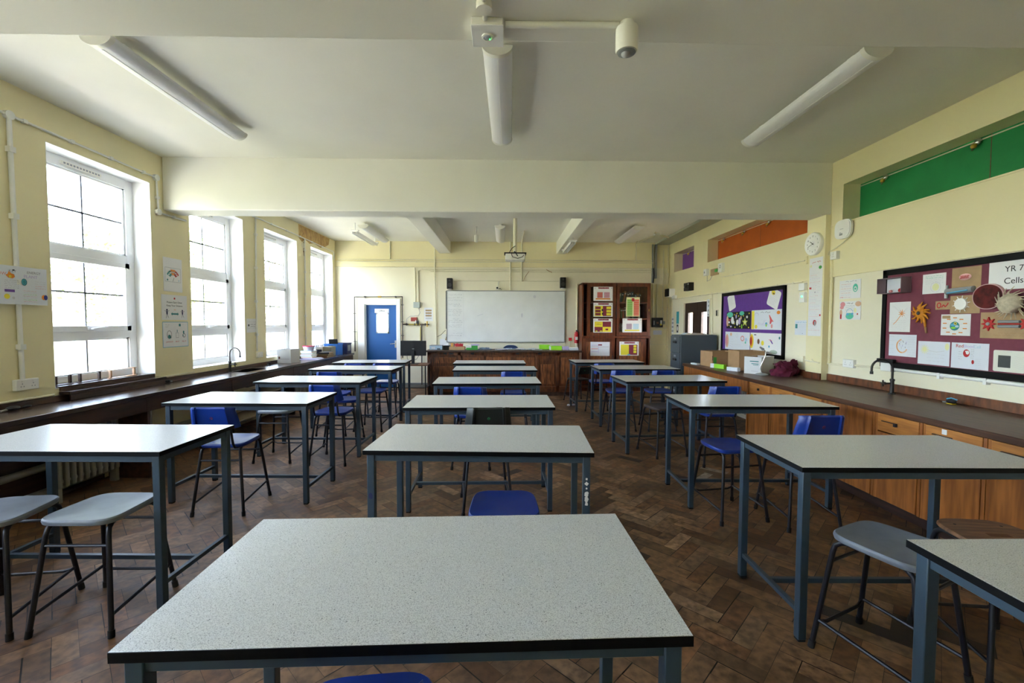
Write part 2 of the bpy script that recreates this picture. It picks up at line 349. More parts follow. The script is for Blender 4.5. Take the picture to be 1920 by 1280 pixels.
# white painted reveals (thin render coats lining each opening) belong to the windows
for i, (a, b) in enumerate(WIN):
    m = MB(); xo = XL-0.19
    e = 0.004
    m.box(xo, XL+0.001, a, a+e, WZ0, WZ1, WHITEP); m.box(xo, XL+0.001, b-e, b, WZ0, WZ1, WHITEP)
    m.box(xo, XL+0.001, a, b, WZ1-e, WZ1, WHITEP); m.box(xo, XL+0.001, a, b, WZ0, WZ0+e, WHITEP)
    x0, x1 = XL-0.25, XL-0.19
    F = 0.095
    m.box(x0, x1, a, a+F, WZ0, WZ1, UPVC); m.box(x0, x1, b-F, b, WZ0, WZ1, UPVC)
    m.box(x0, x1, a+F, b-F, WZ1-0.10, WZ1, UPVC); m.box(x0, x1, a+F, b-F, WZ0, WZ0+0.075, UPVC)
    m.box(x0, x1, a+F, b-F, 2.125, 2.215, UPVC); m.box(x0, x1, a+F, b-F, 1.345, 1.425, UPVC)
    # fixed beads
    for z0, z1 in ((WZ0+0.075, 1.345), (2.215, WZ1-0.10)):
        m.box(x0+0.01, x1-0.015, a+F, a+F+0.022, z0, z1, UPVC); m.box(x0+0.01, x1-0.015, b-F-0.022, b-F, z0, z1, UPVC)
        m.box(x0+0.01, x1-0.015, a+F, b-F, z0, z0+0.018, UPVC); m.box(x0+0.01, x1-0.015, a+F, b-F, z1-0.018, z1, UPVC)
    # trickle vent
    ym = (a+b)/2
    m.box(x1, x1+0.018, ym-0.24, ym+0.16, WZ1-0.075, WZ1-0.045, PLAST)
    for k in range(12): m.box(x1+0.018, x1+0.0195, ym-0.22+k*0.031, ym-0.20+k*0.031, WZ1-0.068, WZ1-0.052, GREYINK)
    w_ = struct(m.build('window_%d' % (i+1), bevel=0.003, seg=1))
    org = w_.location.copy()
    # opening middle sash
    s = MB(); sa, sb, za, zb = a+F-0.012, b-F+0.012, 1.415, 2.135
    for q in ((sa, sa+0.055, za, zb), (sb-0.055, sb, za, zb), (sa, sb, zb-0.055, zb), (sa, sb, za, za+0.055)): s.box(x0+0.005, x1+0.014, q[0], q[1], q[2], q[3], UPVC)
    s.T = Matrix.Translation(-org); s.v = [v-org for v in s.v]
    so = s.build('sash', parent=w_, bevel=0.003, seg=1)
    h = MB(Matrix.Translation(-org)); h.box(x1+0.014, x1+0.03, ym-0.04, ym+0.03, za+0.015, za+0.038, UPVC)
    h.tube([(x1+0.03, ym-0.02, za+0.026), (x1+0.05, ym-0.02, za+0.026), (x1+0.055, ym+0.13, za+0.045)], 0.007, UPVC, 8)
    h.build('handle', parent=w_)
    g_ = MB(Matrix.Translation(-org))
    xm = (x0+x1)/2
    for z0, z1 in ((WZ0+0.07, 1.35), (1.46, 2.09), (2.21, WZ1-0.095)): g_.box(xm-0.004, xm+0.004, a+F, b-F, z0, z1, GLASS)
    g_.build('glass', parent=w_, smooth=False)
    gb = MB(Matrix.Translation(-org)); ya = ym-0.02
    for z0, z1 in ((WZ0+0.09, 1.33), (1.47, 2.08), (2.23, WZ1-0.115)): gb.box(xm+0.0045, xm+0.0125, ya-0.008, ya+0.008, z0, z1, LEADB)
    for z in (2.56, 1.79): gb.box(xm+0.0045, xm+0.0125, a+F+0.03, b-F-0.03, z-0.009, z+0.009, LEADB)
    gb.build('glazing_bar', parent=w_)
# damp flaking plaster near the far left corner (stains with their own outline on the wall)
def blob(cx, cz, rx, rz, n=26, j=0.22):
    out = []
    for k in range(n):
        q = 1+random.uniform(-j, j); out.append((cx+rx*q*math.cos(2*PI*k/n), cz+rz*q*math.sin(2*PI*k/n)))
    return out
m = MB(FL(0, 0, 0)); m.prism([(8.38, 3.36), (8.40, 3.10), (8.52, 3.05), (8.66, 3.12), (8.85, 3.07), (9.05, 3.12), (9.35, 3.08), (9.6, 3.14), (9.8, 3.22), (9.85, 3.36)], 0, 0.0015, OCHRE)
m.prism(blob(8.60, 2.93, 0.035, 0.13), 0, 0.003, BROWN); m.prism(blob(8.56, 2.99, 0.06, 0.05), 0, 0.004, CREAM2)
for k in range(7): m.stroke([(8.5+k*0.19, 3.33), (8.53+k*0.19+random.uniform(-.05, .05), 3.22), (8.5+k*0.19, 3.13)], 0.008, 0.0016, BROWN)
struct(m.build('trim_5', smooth=False))
m = MB(FB(0, 0, 0)); m.prism([(-3.87, 3.33), (-3.62, 3.34), (-3.42, 3.31), (-3.45, 3.25), (-3.60, 3.20), (-3.74, 3.16), (-3.87, 3.24)], 0, 0.0015, PEACH)
struct(m.build('trim_6', smooth=False))
# back wall with the office doorway
DX0, DX1, DZ = -3.22, -2.485, 1.935
m = MB()
m.box(XL-0.33, DX0, YB, YB+0.2, 0, 2.79, CREAM2); m.box(DX1, XR+0.25, YB, YB+0.2, 0, 2.79, CREAM2); m.box(DX0, DX1, YB, YB+0.2, DZ, 2.79, CREAM2)
m.box(XL-0.33, XR+0.25, YB-0.012, YB+0.2, 2.79, ZC, CREAM)
m.box(XL, 3.5, YB-0.03, YB+0.02, 2.79, 2.93, CREAM)
struct(m.build('wall_back', smooth=False))
struct(MB().box(XL-0.33, XR+0.25, YF-0.2, YF, 0, ZC, CREAM).build('wall_front', smooth=False))
# right wall: upper part stands 25 mm proud, recesses backed by coloured boards, double door opening
m = MB(); a, b = XR, XR+0.20; lo = XR+0.022
GREENR, ORR, VIR = (2.25, 4.928), (5.50, 8.22), (8.82, 9.85)
DD = (8.07, 9.30, 1.975)
m.box(lo, b, YF, 5.10, 0, 2.055, CREAM2); m.box(lo, b, 5.388, DD[0], 0, 2.055, CREAM2)
m.box(lo, b, DD[1], 9.95, 0, 2.055, CREAM2); m.box(lo, b, DD[0], DD[1], DD[2], 2.055, CREAM2); m.box(a, b, 9.95, YB, 0, 2.055, CREAM)
m.box(lo, b, 5.10, 5.388, 0, 2.055, CREAM)
m.box(a, b, YF, YB, 2.055, 2.655, CREAM); m.box(a, b, YF, YB, 3.078, ZC, CREAM)
m.box(a-0.008, a, YF, 5.10, 2.640, 2.655, CREAM)
prev = YF
for p, q in (GREENR, ORR, VIR):
    m.box(a, b, prev, p, 2.655, 3.078, CREAM); prev = q
m.box(a, b, prev, YB, 2.655, 3.078, CREAM)
m.box(XR-0.062, XR+0.03, 5.10, 5.375, 0, BZ, CREAM)
struct(m.build('wall_right', smooth=False))
for k, ((p, q), mm, nm) in enumerate(((GREENR, GREEN, 7), (ORR, ORANGE, 8), (VIR, VIOLET, 9))):
    t = MB().box(b-0.006, b+0.02, p-0.02, q+0.02, 2.64, 3.09, mm)
    for y in ([p+1.35*j for j in range(1, 3)] if q-p > 2 else []): t.box(b-0.0075, b-0.006, y-0.003, y+0.003, 2.655, 3.078, BROWN)
    struct(t.build('trim_%d' % nm, smooth=False))
struct(MB().box(3.47, XR, 5.39, YB, 3.325, ZC, mat('grey green soffit', (0.40, 0.41, 0.34), 0.6)).build('trim_10', smooth=False))
struct(MB().box(3.40, 3.765, YB-0.012, YB, 0.0, 2.42, CREAM).box(3.405, 3.76, YB-0.0135, YB-0.012, 1.02, 1.03, COND).box(3.765, XR, YB-0.05, YB, 0, 2.79, CREAM).build('trim_11', smooth=False))
for nm, x0, x1 in (('baseboard_back', DX1+0.09, -1.6),):
    struct(MB().box(x0, x1, YB-0.018, YB, 0.0, 0.12, mat('grey skirting', (0.22, 0.24, 0.25), 0.5)).build(nm, bevel=0.003))
# office door
m = MB(); f0 = 0.085
m.box(DX0-0.07-f0, DX0-0.0, YB-0.03, YB, 0, DZ+0.13, WHITEP); m.box(DX1, DX1+f0, YB-0.03, YB, 0, DZ+0.13, WHITEP); m.box(DX0, DX1, YB-0.03, YB, DZ, DZ+0.13, WHITEP)
m.box(DX0-0.001, DX0+0.02, YB-0.005, YB+0.12, 0, DZ, WHITEP); m.box(DX1-0.012, DX1+0.001, YB-0.005, YB+0.12, 0, DZ, WHITEP); m.box(DX0, DX1, YB-0.005, YB+0.12, DZ-0.012, DZ+0.001, WHITEP)
d = struct(m.build('door_1', bevel=0.003, seg=1)); dO = d.location.copy(); I = Matrix.Translation(-dO)
m = MB(I); gy0, gy1, gz0, gz1 = -2.975, -2.685, 1.265, 1.735
x0, x1, y0, y1 = DX0+0.02, DX1-0.012, YB+0.06, YB+0.10
m.box(x0, gy0, y0, y1, 0.005, DZ-0.014, DOORB); m.box(gy1, x1, y0, y1, 0.005, DZ-0.014, DOORB); m.box(gy0, gy1, y0, y1, 0.005, gz0, DOORB); m.box(gy0, gy1, y0, y1, gz1, DZ-0.014, DOORB)
lf = m.build('door_leaf', parent=d, smooth=False)
m = MB(I)
m.box(gy0, gy0+0.03, y0-0.01, y1, gz0, gz1, WHITEP); m.box(gy1-0.03, gy1, y0-0.01, y1, gz0, gz1, WHITEP); m.box(gy0, gy1, y0-0.01, y1, gz0, gz0+0.03, WHITEP); m.box(gy0, gy1, y0-0.01, y1, gz1-0.03, gz1, WHITEP)
m.build('glazing_frame', parent=d, smooth=False)
MB(I).box(gy0+0.03, gy1-0.03, y0+0.015, y0+0.021, gz0+0.03, gz1-0.03, GLASS).build('glass', parent=d, smooth=False)
m = MB(I); m.box(x1-0.055, x1-0.015, y0-0.008, y0, 0.93, 1.10, CHROME); m.tube([(x1-0.035, y0-0.008, 1.03), (x1-0.035, y0-0.05, 1.03), (x1-0.15, y0-0.05, 1.02)], 0.009, CHROME, 10); m.build('door_handle', parent=d)
m = MB(FB(0, 0, 0)); yy = -0.058
m.T = Matrix.Translation((-2.845, YB+0.059, 1.785)) @ Matrix(((1,0,0,0),(0,0,-1,0),(0,1,0,0),(0,0,0,1)))
m.rect(-0.165, 0.165, -0.048, 0.048, 0, PAPER, 0.002); m.text('Office', 0, 0, 0.055, 0.002, INK)
tag(m.build('sign', smooth=False), 'white Office sign on the blue door above its glass panel', 'sign')
# the lit office behind the door: floor, side walls, a pale cabinet seen through the glass
struct(MB().box(-3.9, -1.2, YB+0.2, YB+3.2, -0.1, 0, CREAM2).box(-3.95, -3.85, YB+0.2, YB+3.2, 0, 2.6, CREAM2).box(-1.2, -1.1, YB+0.2, YB+3.2, 0, 2.6, CREAM2).box(-3.9, -3.1, YB+3.1, YB+3.2, 0, 2.6, CREAM2).build('trim_12', smooth=False))
tag(MB().box(-3.45, -3.18, YB+1.2, YB+1.7, 0, 1.9, SHADE).build('tall_cupboard', bevel=0.006), 'grey cupboard seen through the glass of the blue office door', 'cupboard')
# double door to the corridor
xd = XR+0.10
m = MB(); DRK = mat('very dark varnished door', (0.028, 0.013, 0.010), 0.45)
m.box(XR, XR+0.2, DD[0]-0.001, DD[0]+0.03, 0, DD[2], CREAM2); m.box(XR, XR+0.2, DD[1]-0.03, DD[1]+0.001, 0, DD[2], CREAM2); m.box(XR, XR+0.2, DD[0], DD[1], DD[2]-0.03, DD[2]+0.001, CREAM2)
d = struct(m.build('door_2', bevel=0.002, seg=1)); dO = d.location.copy(); I = Matrix.Translation(-dO)
ymid = (DD[0]+DD[1])/2
for (p, q, ga, gb_) in ((DD[0]+0.03, ymid-0.004, 8.27, 8.50), (ymid+0.004, DD[1]-0.03, 8.90, 9.12)):
    m = MB(I)
    m.box(XR+0.035, XR+0.08, p, ga, 0.005, DD[2]-0.035, DRK); m.box(XR+0.035, XR+0.08, gb_, q, 0.005, DD[2]-0.035, DRK)
    m.box(XR+0.035, XR+0.08, ga, gb_, 0.005, 1.25, DRK); m.box(XR+0.035, XR+0.08, ga, gb_, 1.735, DD[2]-0.035, DRK)
    lf = m.build('door_leaf', parent=d, smooth=False)
    MB(I).box(XR+0.055, XR+0.061, ga, gb_, 1.25, 1.735, GLASS).build('glass', parent=d, smooth=False)
struct(MB().box(XR+0.2, XR+2.6, 6.5, 11.0, -0.1, 0, CREAM2).box(XR+0.2, XR+2.6, 6.5, 11.0, 2.8, 2.9, CEIL).box(XR+2.5, XR+2.6, 6.5, 11.0, 0, 0.9, CREAM2).build('trim_13', smooth=False))  # corridor shell; its unseen ceiling slab is added to keep high sun out
# ================================================================== OUTSIDE
grass = mat('sunlit lawn', (0.34, 0.36, 0.24), 0.9, var=0.3, scale=0.6); pav = mat('pale paving', (0.50, 0.48, 0.44), 0.9, var=0.1, scale=1)
struct(MB().box(-9, XL-0.33, -20, 30, -0.6, -0.45, pav).build('trim_14', smooth=False))
tag(MB().box(-90, -9, -60, 80, -0.6, -0.475, grass).build('lawn', smooth=False), 'sunlit grass beyond the left windows', 'lawn', kind='stuff')
LEAF = mat('sunlit leaves', (0.22, 0.29, 0.10), 0.7, var=0.35, scale=3); BARK = mat('bark', (0.16, 0.11, 0.07), 0.9)
def tree(x, y, h, r, label):
    t = empty('tree', (x, y, -0.47))
    MB().tube([(0, 0, 0), (0, 0, 0.5), (0.1, 0.05, h*0.35), (0, 0.1, h*0.62)], [0.22, 0.2, 0.16, 0.08], BARK, 10).build('trunk', parent=t)
    m = MB()
    for k in range(2600):
        a = random.uniform(0, 2*PI); u = random.uniform(-1, 1); q = r*random.uniform(0.55, 1.0); s_ = math.sqrt(1-u*u)
        c = Vector((q*s_*math.cos(a), q*s_*math.sin(a), h*0.58+q*u*0.95+random.uniform(-.2, .2)))
        e = random.uniform(0.07, 0.15); d1 = Vector((random.gauss(0, 1), random.gauss(0, 1), random.gauss(0, 1))).normalized(); d2 = d1.orthogonal().normalized()
        m.add([c-d1*e, c+d2*e*0.5, c+d1*e, c-d2*e*0.5], [(0, 1, 2, 3)], LEAF)
    o = m.build('foliage', parent=t, smooth=False)
    tag(t, label, 'tree')
for x, y, h, r, lb in ((-13, 5.5, 6.0, 2.5, 'leafy tree seen through the nearest left window'), (-14.5, 11, 6.5, 2.8, 'leafy tree seen through the window with the sink below'),
                       (-13.5, 17, 6.0, 2.6, 'leafy tree seen through the third window from the front'), (-15, 24.5, 7.0, 3.0, 'leafy tree seen through the farthest left window'),
                       (-22, 8.4, 8.5, 3.2, 'leafy tree standing behind and between the two nearest outdoor trees')):
    tree(x, y, h, r, lb)
# ================================================================== TABLES
def make_table():
    t = empty('lab_table', (0, 0, 0))
    W2, D2, T, L = 0.60, 0.30, 0.847, 0.019
    m = MB(); m.box(-W2, W2, -D2, D2, T-0.024, T-0.0012, BLKEDGE); m.box(-W2+0.001, W2-0.001, -D2+0.001, D2-0.001, T-0.0012, T, LAM)
    m.build('tabletop', parent=t, bevel=0.0015, seg=1)
    ix, iy = W2-0.036, D2-0.036
    m = MB()
    for s in (-1, 1):
        m.box(-ix, ix, s*iy-0.0125, s*iy+0.0125, T-0.062, T-0.024, STEEL)
        m.box(s*ix-0.0125, s*ix+0.0125, -iy, iy, T-0.062, T-0.024, STEEL)
    m.build('top_rail', parent=t, bevel=0.002, seg=1)
    for sx in (-1, 1):
        MB().box(sx*ix-0.0125, sx*ix+0.0125, -iy, iy, 0.125, 0.15, STEEL).build('side_rail', parent=t, bevel=0.002, seg=1)
        for sy_ in (-1, 1):
            lg = MB().box(sx*ix-L, sx*ix+L, sy_*iy-L, sy_*iy+L, 0.012, T-0.024, STEEL).build('leg', parent=t, bevel=0.003, seg=2)
            MB().box(sx*ix-L+0.001, sx*ix+L-0.001, sy_*iy-L+0.001, sy_*iy+L-0.001, 0.0, 0.013, RUBBER).build('foot', parent=lg, bevel=0.003, seg=1)
    MB().box(-ix, ix, -0.0125, 0.0125, 0.125, 0.15, STEEL).build('stretcher', parent=t, bevel=0.002, seg=1)
    return t
TAB = [
 (-0.204, 1.181, 0.026, 'white speckled table nearest the camera in the middle, filling the foreground'),
 (-0.125, 2.536, -0.044, 'white speckled table behind the blue stool seat, second in the middle column'),
 (-0.201, 3.720, 0.012, 'white speckled table just beyond the black plastic chair in the middle column'),
 (-0.199, 5.090, 0.028, 'fourth white speckled table of the middle column, under the ceiling beam'),
 (-0.138, 6.450, 0.017, 'fifth white speckled table of the middle column, one short of the last'),
 (-0.253, 7.487, 0.017, 'farthest middle table, standing before the wooden teacher desk'),
 (-2.354, 2.556, -0.023, 'nearest left table, shining from the window, with two grey stools before it'),
 (-2.205, 3.900, -0.025, 'second left table, with the blue chair tucked at its front'),
 (-2.190, 5.180, -0.029, 'third left table from the camera, between a grey stool and blue chair'),
 (-2.173, 6.499, -0.050, 'fourth left table from the camera, next to last before the blue door'),
 (-2.262, 7.580, 0.050, 'farthest left table, in front of the blue office door'),
 (1.84, 1.005, 0.0, 'right table cut off by the lower right corner of the photo'),
 (1.983, 2.265, -0.019, 'large near right table whose front edge faces the grey stool'),
 (2.092, 3.755, -0.018, 'second full right table, with scuffed front leg and a blue stool before it'),
 (1.970, 5.285, 0.060, 'third full right table, with the brown stool before it'),
 (1.960, 6.610, 0.032, 'fourth full right table, two blue chairs before it'),
 (1.785, 7.700, 0.037, 'farthest right table, in front of the bookcase cabinet')]
t0_ = make_table()
for k, (x, y, r, lb) in enumerate(TAB):
    if k == 0:
        t = t0_; t.location = (x, y, 0); t.rotation_euler = (0, 0, r); t['label'] = lb
    else: t = dup(t0_, (x, y, 0), r, lb)
    t['category'] = 'table'; t['group'] = 'speckled laminate lab tables in three columns'
# white paint wear on the front right leg of the second middle table, and a blue ink mark on its left leg
for o in list(bpy.data.objects):
    if o.get('label', '').startswith('white speckled table behind the blue stool'):
        m = MB(Matrix.Translation((0.564, -0.2833, 0)) @ Matrix.Rotation(PI/2, 4, 'X'))
        for z, a, b_ in ((0.60, 0.010, 0.018), (0.625, 0.012, 0.014), (0.575, 0.008, 0.012), (0.68, 0.010, 0.010), (0.705, 0.006, 0.007), (0.655, 0.005, 0.005)):
            m.prism([(a*random.uniform(.7, 1.2)*math.cos(k*PI/6), z+b_*random.uniform(.7, 1.2)*math.sin(k*PI/6)) for k in range(12)], 0, 0.0006, WHITEP)
        m.build('paint_wear', parent=o, smooth=False)
        m = MB(Matrix.Translation((-0.564, -0.2833, 0)) @ Matrix.Rotation(PI/2, 4, 'X')); m.prism([(0.011*math.cos(k*PI/6), 0.60+0.02*random.uniform(.7, 1.1)*math.sin(k*PI/6)) for k in range(12)], 0, 0.0006, NAVY)
        m.build('ink_mark', parent=o, smooth=False)
# ================================================================== CHAIRS AND STOOLS
def seat_mesh(m_, w0=0.375, w1=0.335, y0=-0.185, y1=0.175, z=0.56, wood=False):
    vs = []; fs = []; N = 44; rings = []
    def outline(k, sc, dz):
        a = 2*PI*k/N; e = 0.42 if not wood else 0.5
        ca, sa = math.cos(a), math.sin(a)
        u = math.copysign(abs(ca)**e, ca); v = math.copysign(abs(sa)**e, sa)
        y = (y0+y1)/2 + v*(y1-y0)/2*sc
        wd = (w0+(w1-w0)*(v+1)/2)/2*sc
        return Vector((u*wd, y, z+dz))
    prof = [(0.0, -0.012 if not wood else 0.0), (0.35, -0.011 if not wood else 0.0), (0.7, -0.007 if not wood else 0.0), (0.90, -0.001 if not wood else 0.0), (0.965, 0.0), (0.995, -0.006), (1.0, -0.014),
            (0.985, -0.026 if not wood else -0.018), (0.95, -0.030 if not wood else -0.021), (0.90, -0.012-0.008), (0.0, -0.020)]
    for sc, dz in prof:
        if sc == 0.0: rings.append([len(vs)]); vs.append(Vector((0, (y0+y1)/2, z+dz)))
        else:
            rings.append(list(range(len(vs), len(vs)+N)))
            for k in range(N): vs.append(outline(k, sc, dz))
    for a, b in zip(rings, rings[1:]):
        for k in range(N):
            k2 = (k+1) % N
            if len(a) == 1: fs.append((a[0], b[k], b[k2]))
            elif len(b) == 1: fs.append((a[k], b[0], a[k2]))
            else: fs.append((a[k], b[k], b[k2], a[k2]))
    return MB().add(vs, fs, m_)
def frame_parts(t, R_=0.0115):
    for s in (-1, 1):
        for f in (-1, 1):
            yt = -0.165 if f < 0 else 0.16
            pts = [(s*0.196, f*0.205, 0.0), (s*0.150, f*0.150, 0.475), (s*0.146, f*0.142, 0.505), (s*0.142, f*0.122, 0.522), (s*0.140, f*0.10, 0.5285), (s*0.140, 0, 0.5285)]
            lg = MB().tube(pts, R_, DARKM, 10).build('leg', parent=t)
            d = Vector((-s*0.046, -f*0.055, 0.475)).normalized()
            p0 = Vector((s*0.196, f*0.205, 0.0)); MB().tube([p0, p0+d*0.035], 0.0145, RUBBER, 10).build('foot', parent=lg)
        a = 0.23; x_ = lambda z: s*(0.196-0.046*z/0.475); y_ = lambda z, f: f*(0.205-0.055*z/0.475)
        MB().tube([(x_(0.10), y_(0.10, -1), 0.10), (x_(0.14), y_(0.14, 1), 0.14)], 0.0085, DARKM, 8).build('side_rail', parent=t)
    for f in (-1, 1):
        z = 0.425; xx = 0.196-0.046*z/0.475; yy = f*(0.205-0.055*z/0.475)
        MB().tube([(-xx, yy, z), (xx, yy, z)], 0.008, DARKM, 8).build('cross_rail', parent=t)
def low_rail(t):
    z = 0.13; xx = 0.196-0.046*z/0.475; yy = (0.205-0.055*z/0.475)
    MB().tube([(-xx, yy, z), (-xx*0.7, yy-0.01, z-0.01), (xx*0.7, yy-0.01, z-0.01), (xx, yy, z)], 0.008, DARKM, 8).build('footrail', parent=t)
def make_stool(m_, wood=False):
    t = empty('stool', (0, 0, 0))
    s = seat_mesh(m_, wood=wood)
    if wood:
        so = s.build('seat', parent=t)
        MB().box(-0.045, 0.045, -0.014, 0.014, 0.5601, 0.5608, BROWN).build('hand_slot', parent=so, bevel=0)
        for x, y in ((-0.1, 0.1), (0.1, 0.1), (-0.1, -0.1), (0.1, -0.1)): MB(Matrix.Translation((x, y, 0.5600))).lathe([(0.006, 0), (0.006, 0.0008)], INK, 10).build('bolt', parent=so)
    else: s.build('seat', parent=t)
    frame_parts(t); low_rail(t); return t
def make_chair(m_, mark, redm):
    t = empty('high_chair', (0, 0, 0))
    seat_mesh(m_).build('seat', parent=t)
    frame_parts(t)
    for s in (-1, 1):
        MB().tube([(s*0.125, 0.05, 0.524), (s*0.130, -0.15, 0.526), (s*0.130, -0.185, 0.535), (s*0.128, -0.205, 0.57), (s*0.122, -0.262, 0.84)], 0.0095, DARKM, 8).build('back_upright', parent=t)
    # moulded back shell: flat centre panel, two raised ribs over the uprights, flanges wrapped forward
    xs = [-1, -0.94, -0.80, -0.745, -0.715, -0.64, -0.61, -0.40, 0, 0.40, 0.61, 0.64, 0.715, 0.745, 0.80, 0.94, 1]
    dy = [0.038, 0.022, 0.002, -0.004, -0.016, -0.016, -0.003, 0.000, 0.002, 0.000, -0.003, -0.016, -0.016, -0.004, 0.002, 0.022, 0.038]
    zs = [0, 0.06, 0.5, 0.93, 1.0]; vs = []; fs = []
    for side in (0, 1):
        for zi in zs:
            for xi, d in zip(xs, dy):
                half = 0.185-0.020*zi; z0, z1 = 0.690, 0.866
                edge = 0.012*abs(xi)**6; zz = z0+(z1-z0)*zi - (edge if zi > 0.9 else (-edge if zi < 0.1 else 0)) + (0.004*(abs(xi)) if zi > 0.9 else 0)
                yb = -0.232-0.042*zi
                roll = 0.010 if zi >= 1.0 else 0.0
                vs.append(Vector((xi*half, yb+d+side*0.005+roll, zz-(0.003 if side else 0)*(zi > 0.9))))
    nx, nz = len(xs), len(zs); o = nx*nz
    for j in range(nz-1):
        for i in range(nx-1):
            a = j*nx+i; fs.append((a, a+1, a+nx+1, a+nx)); fs.append((o+a, o+a+nx, o+a+nx+1, o+a+1))
    for i in range(nx-1):
        fs.append((i, o+i, o+i+1, i+1)); a = (nz-1)*nx+i; fs.append((a, a+1, o+a+1, o+a))
    for j in range(nz-1):
        a = j*nx; fs.append((a, a+nx, o+a+nx, o+a)); a = j*nx+nx-1; fs.append((a, o+a, o+a+nx, a+nx))
    bk = MB().add(vs, fs, m_).build('backrest', parent=t)
    e = MB(Matrix.Translation((0.0, -0.2535, 0.780)) @ Matrix.Rotation(math.radians(90+13), 4, 'X'))
    star = []
    for k in range(16): q = 0.012 if k % 2 == 0 else 0.0075; star.append((q*math.cos(PI*k/8), q*math.sin(PI*k/8)))
    e.prism(star, 0, 0.003, mark); e.disc(0, 0, 0.0045, 0.003, m_)
    e.build('emblem', parent=t)
    return t
DRED = cm('dull red mark', (0.18, 0.01, 0.03)); DGRN = cm('green mark', (0.03, 0.35, 0.12))
CH = [  # x, y of the chair's centre, turn, label
 (-2.235, 3.595, 0.03, 'blue plastic chair tucked at the front of the second left table'),
 (-1.855, 4.790, -0.06, 'blue plastic chair at the right end of the third left table'),
 (-2.300, 6.000, 0.0, 'blue plastic chair at the fourth left table, left of a blue stool'),
 (-2.370, 7.190, 0.0, 'blue plastic chair on the left at the farthest left table'),
 (-1.925, 7.190, 0.02, 'blue plastic chair on the right at the farthest left table'),
 (2.255, 3.290, 0.02, 'blue plastic chair with red mark, behind the large near right table'),
 (2.290, 4.710, 0.0, 'blue plastic chair between the second and third full right tables, right of the brown stool'),
 (1.640, 6.235, 0.0, 'blue plastic chair, left one of the pair at the fourth full right table'),
 (2.205, 6.235, 0.02, 'blue plastic chair, right one of the pair at the fourth full right table'),
 (1.600, 7.270, 0.06, 'blue plastic chair at the farthest right table near the bookcase'),
 (-0.335, 4.650, -0.05, 'blue plastic chair at the fourth middle table, hidden below by the third'),
 (0.120, 6.070, 0.02, 'blue plastic chair at the fifth middle table, right of centre'),
 (-0.335, 0.985, 0.10, 'blue plastic chair whose back just shows at the bottom edge of the photo')]
c0 = make_chair(BLUEP, DRED, True)
for k, (x, y, r, lb) in enumerate(CH):
    if k == 0: c = c0; c.location = (x, y, 0); c.rotation_euler = (0, 0, r); c['label'] = lb
    else: c = dup(c0, (x, y, 0), r, lb)
    c['category'] = 'chair'; c['group'] = 'blue plastic high chairs at the tables'
c = make_chair(BLACKP, DGRN, False); c.location = (-0.15, 3.575, 0); c.rotation_euler = (0, 0, 0.12)
tag(c, 'black plastic chair with a green mark on its back, middle column', 'chair')
c = make_chair(BLACKP, DGRN, False); c.location = (1.42, 8.42, 0); c.rotation_euler = (0, 0, 0.35); c.scale = (1, 1, 0.80)
tag(c, 'lower black chair by the right end of the teacher desk', 'chair')
def place(proto, arr, group=None):
    for k, (x, y, r, lb) in enumerate(arr):
        if k == 0: s = proto; s.location = (x, y, 0); s.rotation_euler = (0, 0, r); s['label'] = lb
        else: s = dup(proto, (x, y, 0), r, lb)
        s['category'] = 'stool'
        if group: s['group'] = group
place(make_stool(BLUEP), [(0.0, 2.285, 0.0, 'blue plastic stool standing just behind the nearest middle table'),
    (1.785, 3.42, 0.16, 'blue plastic stool in front of the second full right table'),
    (-1.88, 6.24, -0.05, 'blue plastic stool at the right end of the fourth left table'),
    (-2.02, 5.52, 0.1, 'blue plastic stool pushed under the third left table')], 'blue plastic stools without backs')
place(make_stool(GREYP), [(-2.075, 2.275, 0.0, 'grey plastic stool at the nearest left table, beside its right leg'),
    (-2.56, 2.235, 0.12, 'grey plastic stool at the nearest left table, cut by the left photo edge'),
    (-2.49, 4.88, 0.0, 'grey plastic stool pushed under the third left table from the aisle side'),
    (1.70, 1.86, 0.42, 'grey plastic stool in front of the large near right table')], 'grey plastic stools without backs')
BRS = mat('dark brown polypropylene', (0.045, 0.028, 0.024), 0.4)
place(make_stool(BRS), [(1.84, 5.04, 0.25, 'dark brown stool in front of the third full right table')])
STW = mat('worn varnished ply seat', (0.26, 0.13, 0.06), 0.45, scale=6, stretch=(1, 9, 1), col2=(0.13, 0.06, 0.03))
place(make_stool(STW, wood=True), [(2.23, 1.90, -0.12, 'wooden topped stool with a hand slot beside the grey stool')])
# ================================================================== LEFT BENCH
LX = -3.42
b = empty('window_bench', (-3.65, 5.0, 0)); I = Matrix.Translation((3.65, -5.0, 0))
SK = (-3.80, -3.56, 6.10, 6.62)
m = MB(I)
m.box(XL+0.001, LX, -1.2, SK[2], 0.782, 0.822, DKTOP); m.box(XL+0.001, LX, SK[3], 10.02, 0.782, 0.822, DKTOP)
m.box(XL+0.001, SK[0], SK[2], SK[3], 0.782, 0.822, DKTOP); m.box(SK[1], LX, SK[2], SK[3], 0.782, 0.822, DKTOP)
m.build('worktop', parent=b, bevel=0.004)
MB(I).box(XL+0.001, XL+0.024, -1.2, 10.02, 0.822, 0.872, DKWOOD).build('upstand', parent=b, bevel=0.003)
m = MB(I)
for y0, y1 in ((-1.2, 4.255), (4.275, 5.57), (5.61, 7.20), (7.215, 8.75), (8.765, 9.98)): m.box(LX-0.045, LX-0.025, y0, y1, 0.645, 0.782, DKWOOD)
m.build('fascia', parent=b, bevel=0.003)
MB(I).box(XL+0.001, XL+0.012, -1.2, 4.25, 0.0, 0.782, DKWOOD).build('back_panel', parent=b)  # dark sheet added over the wall, stands for the shade under the bench
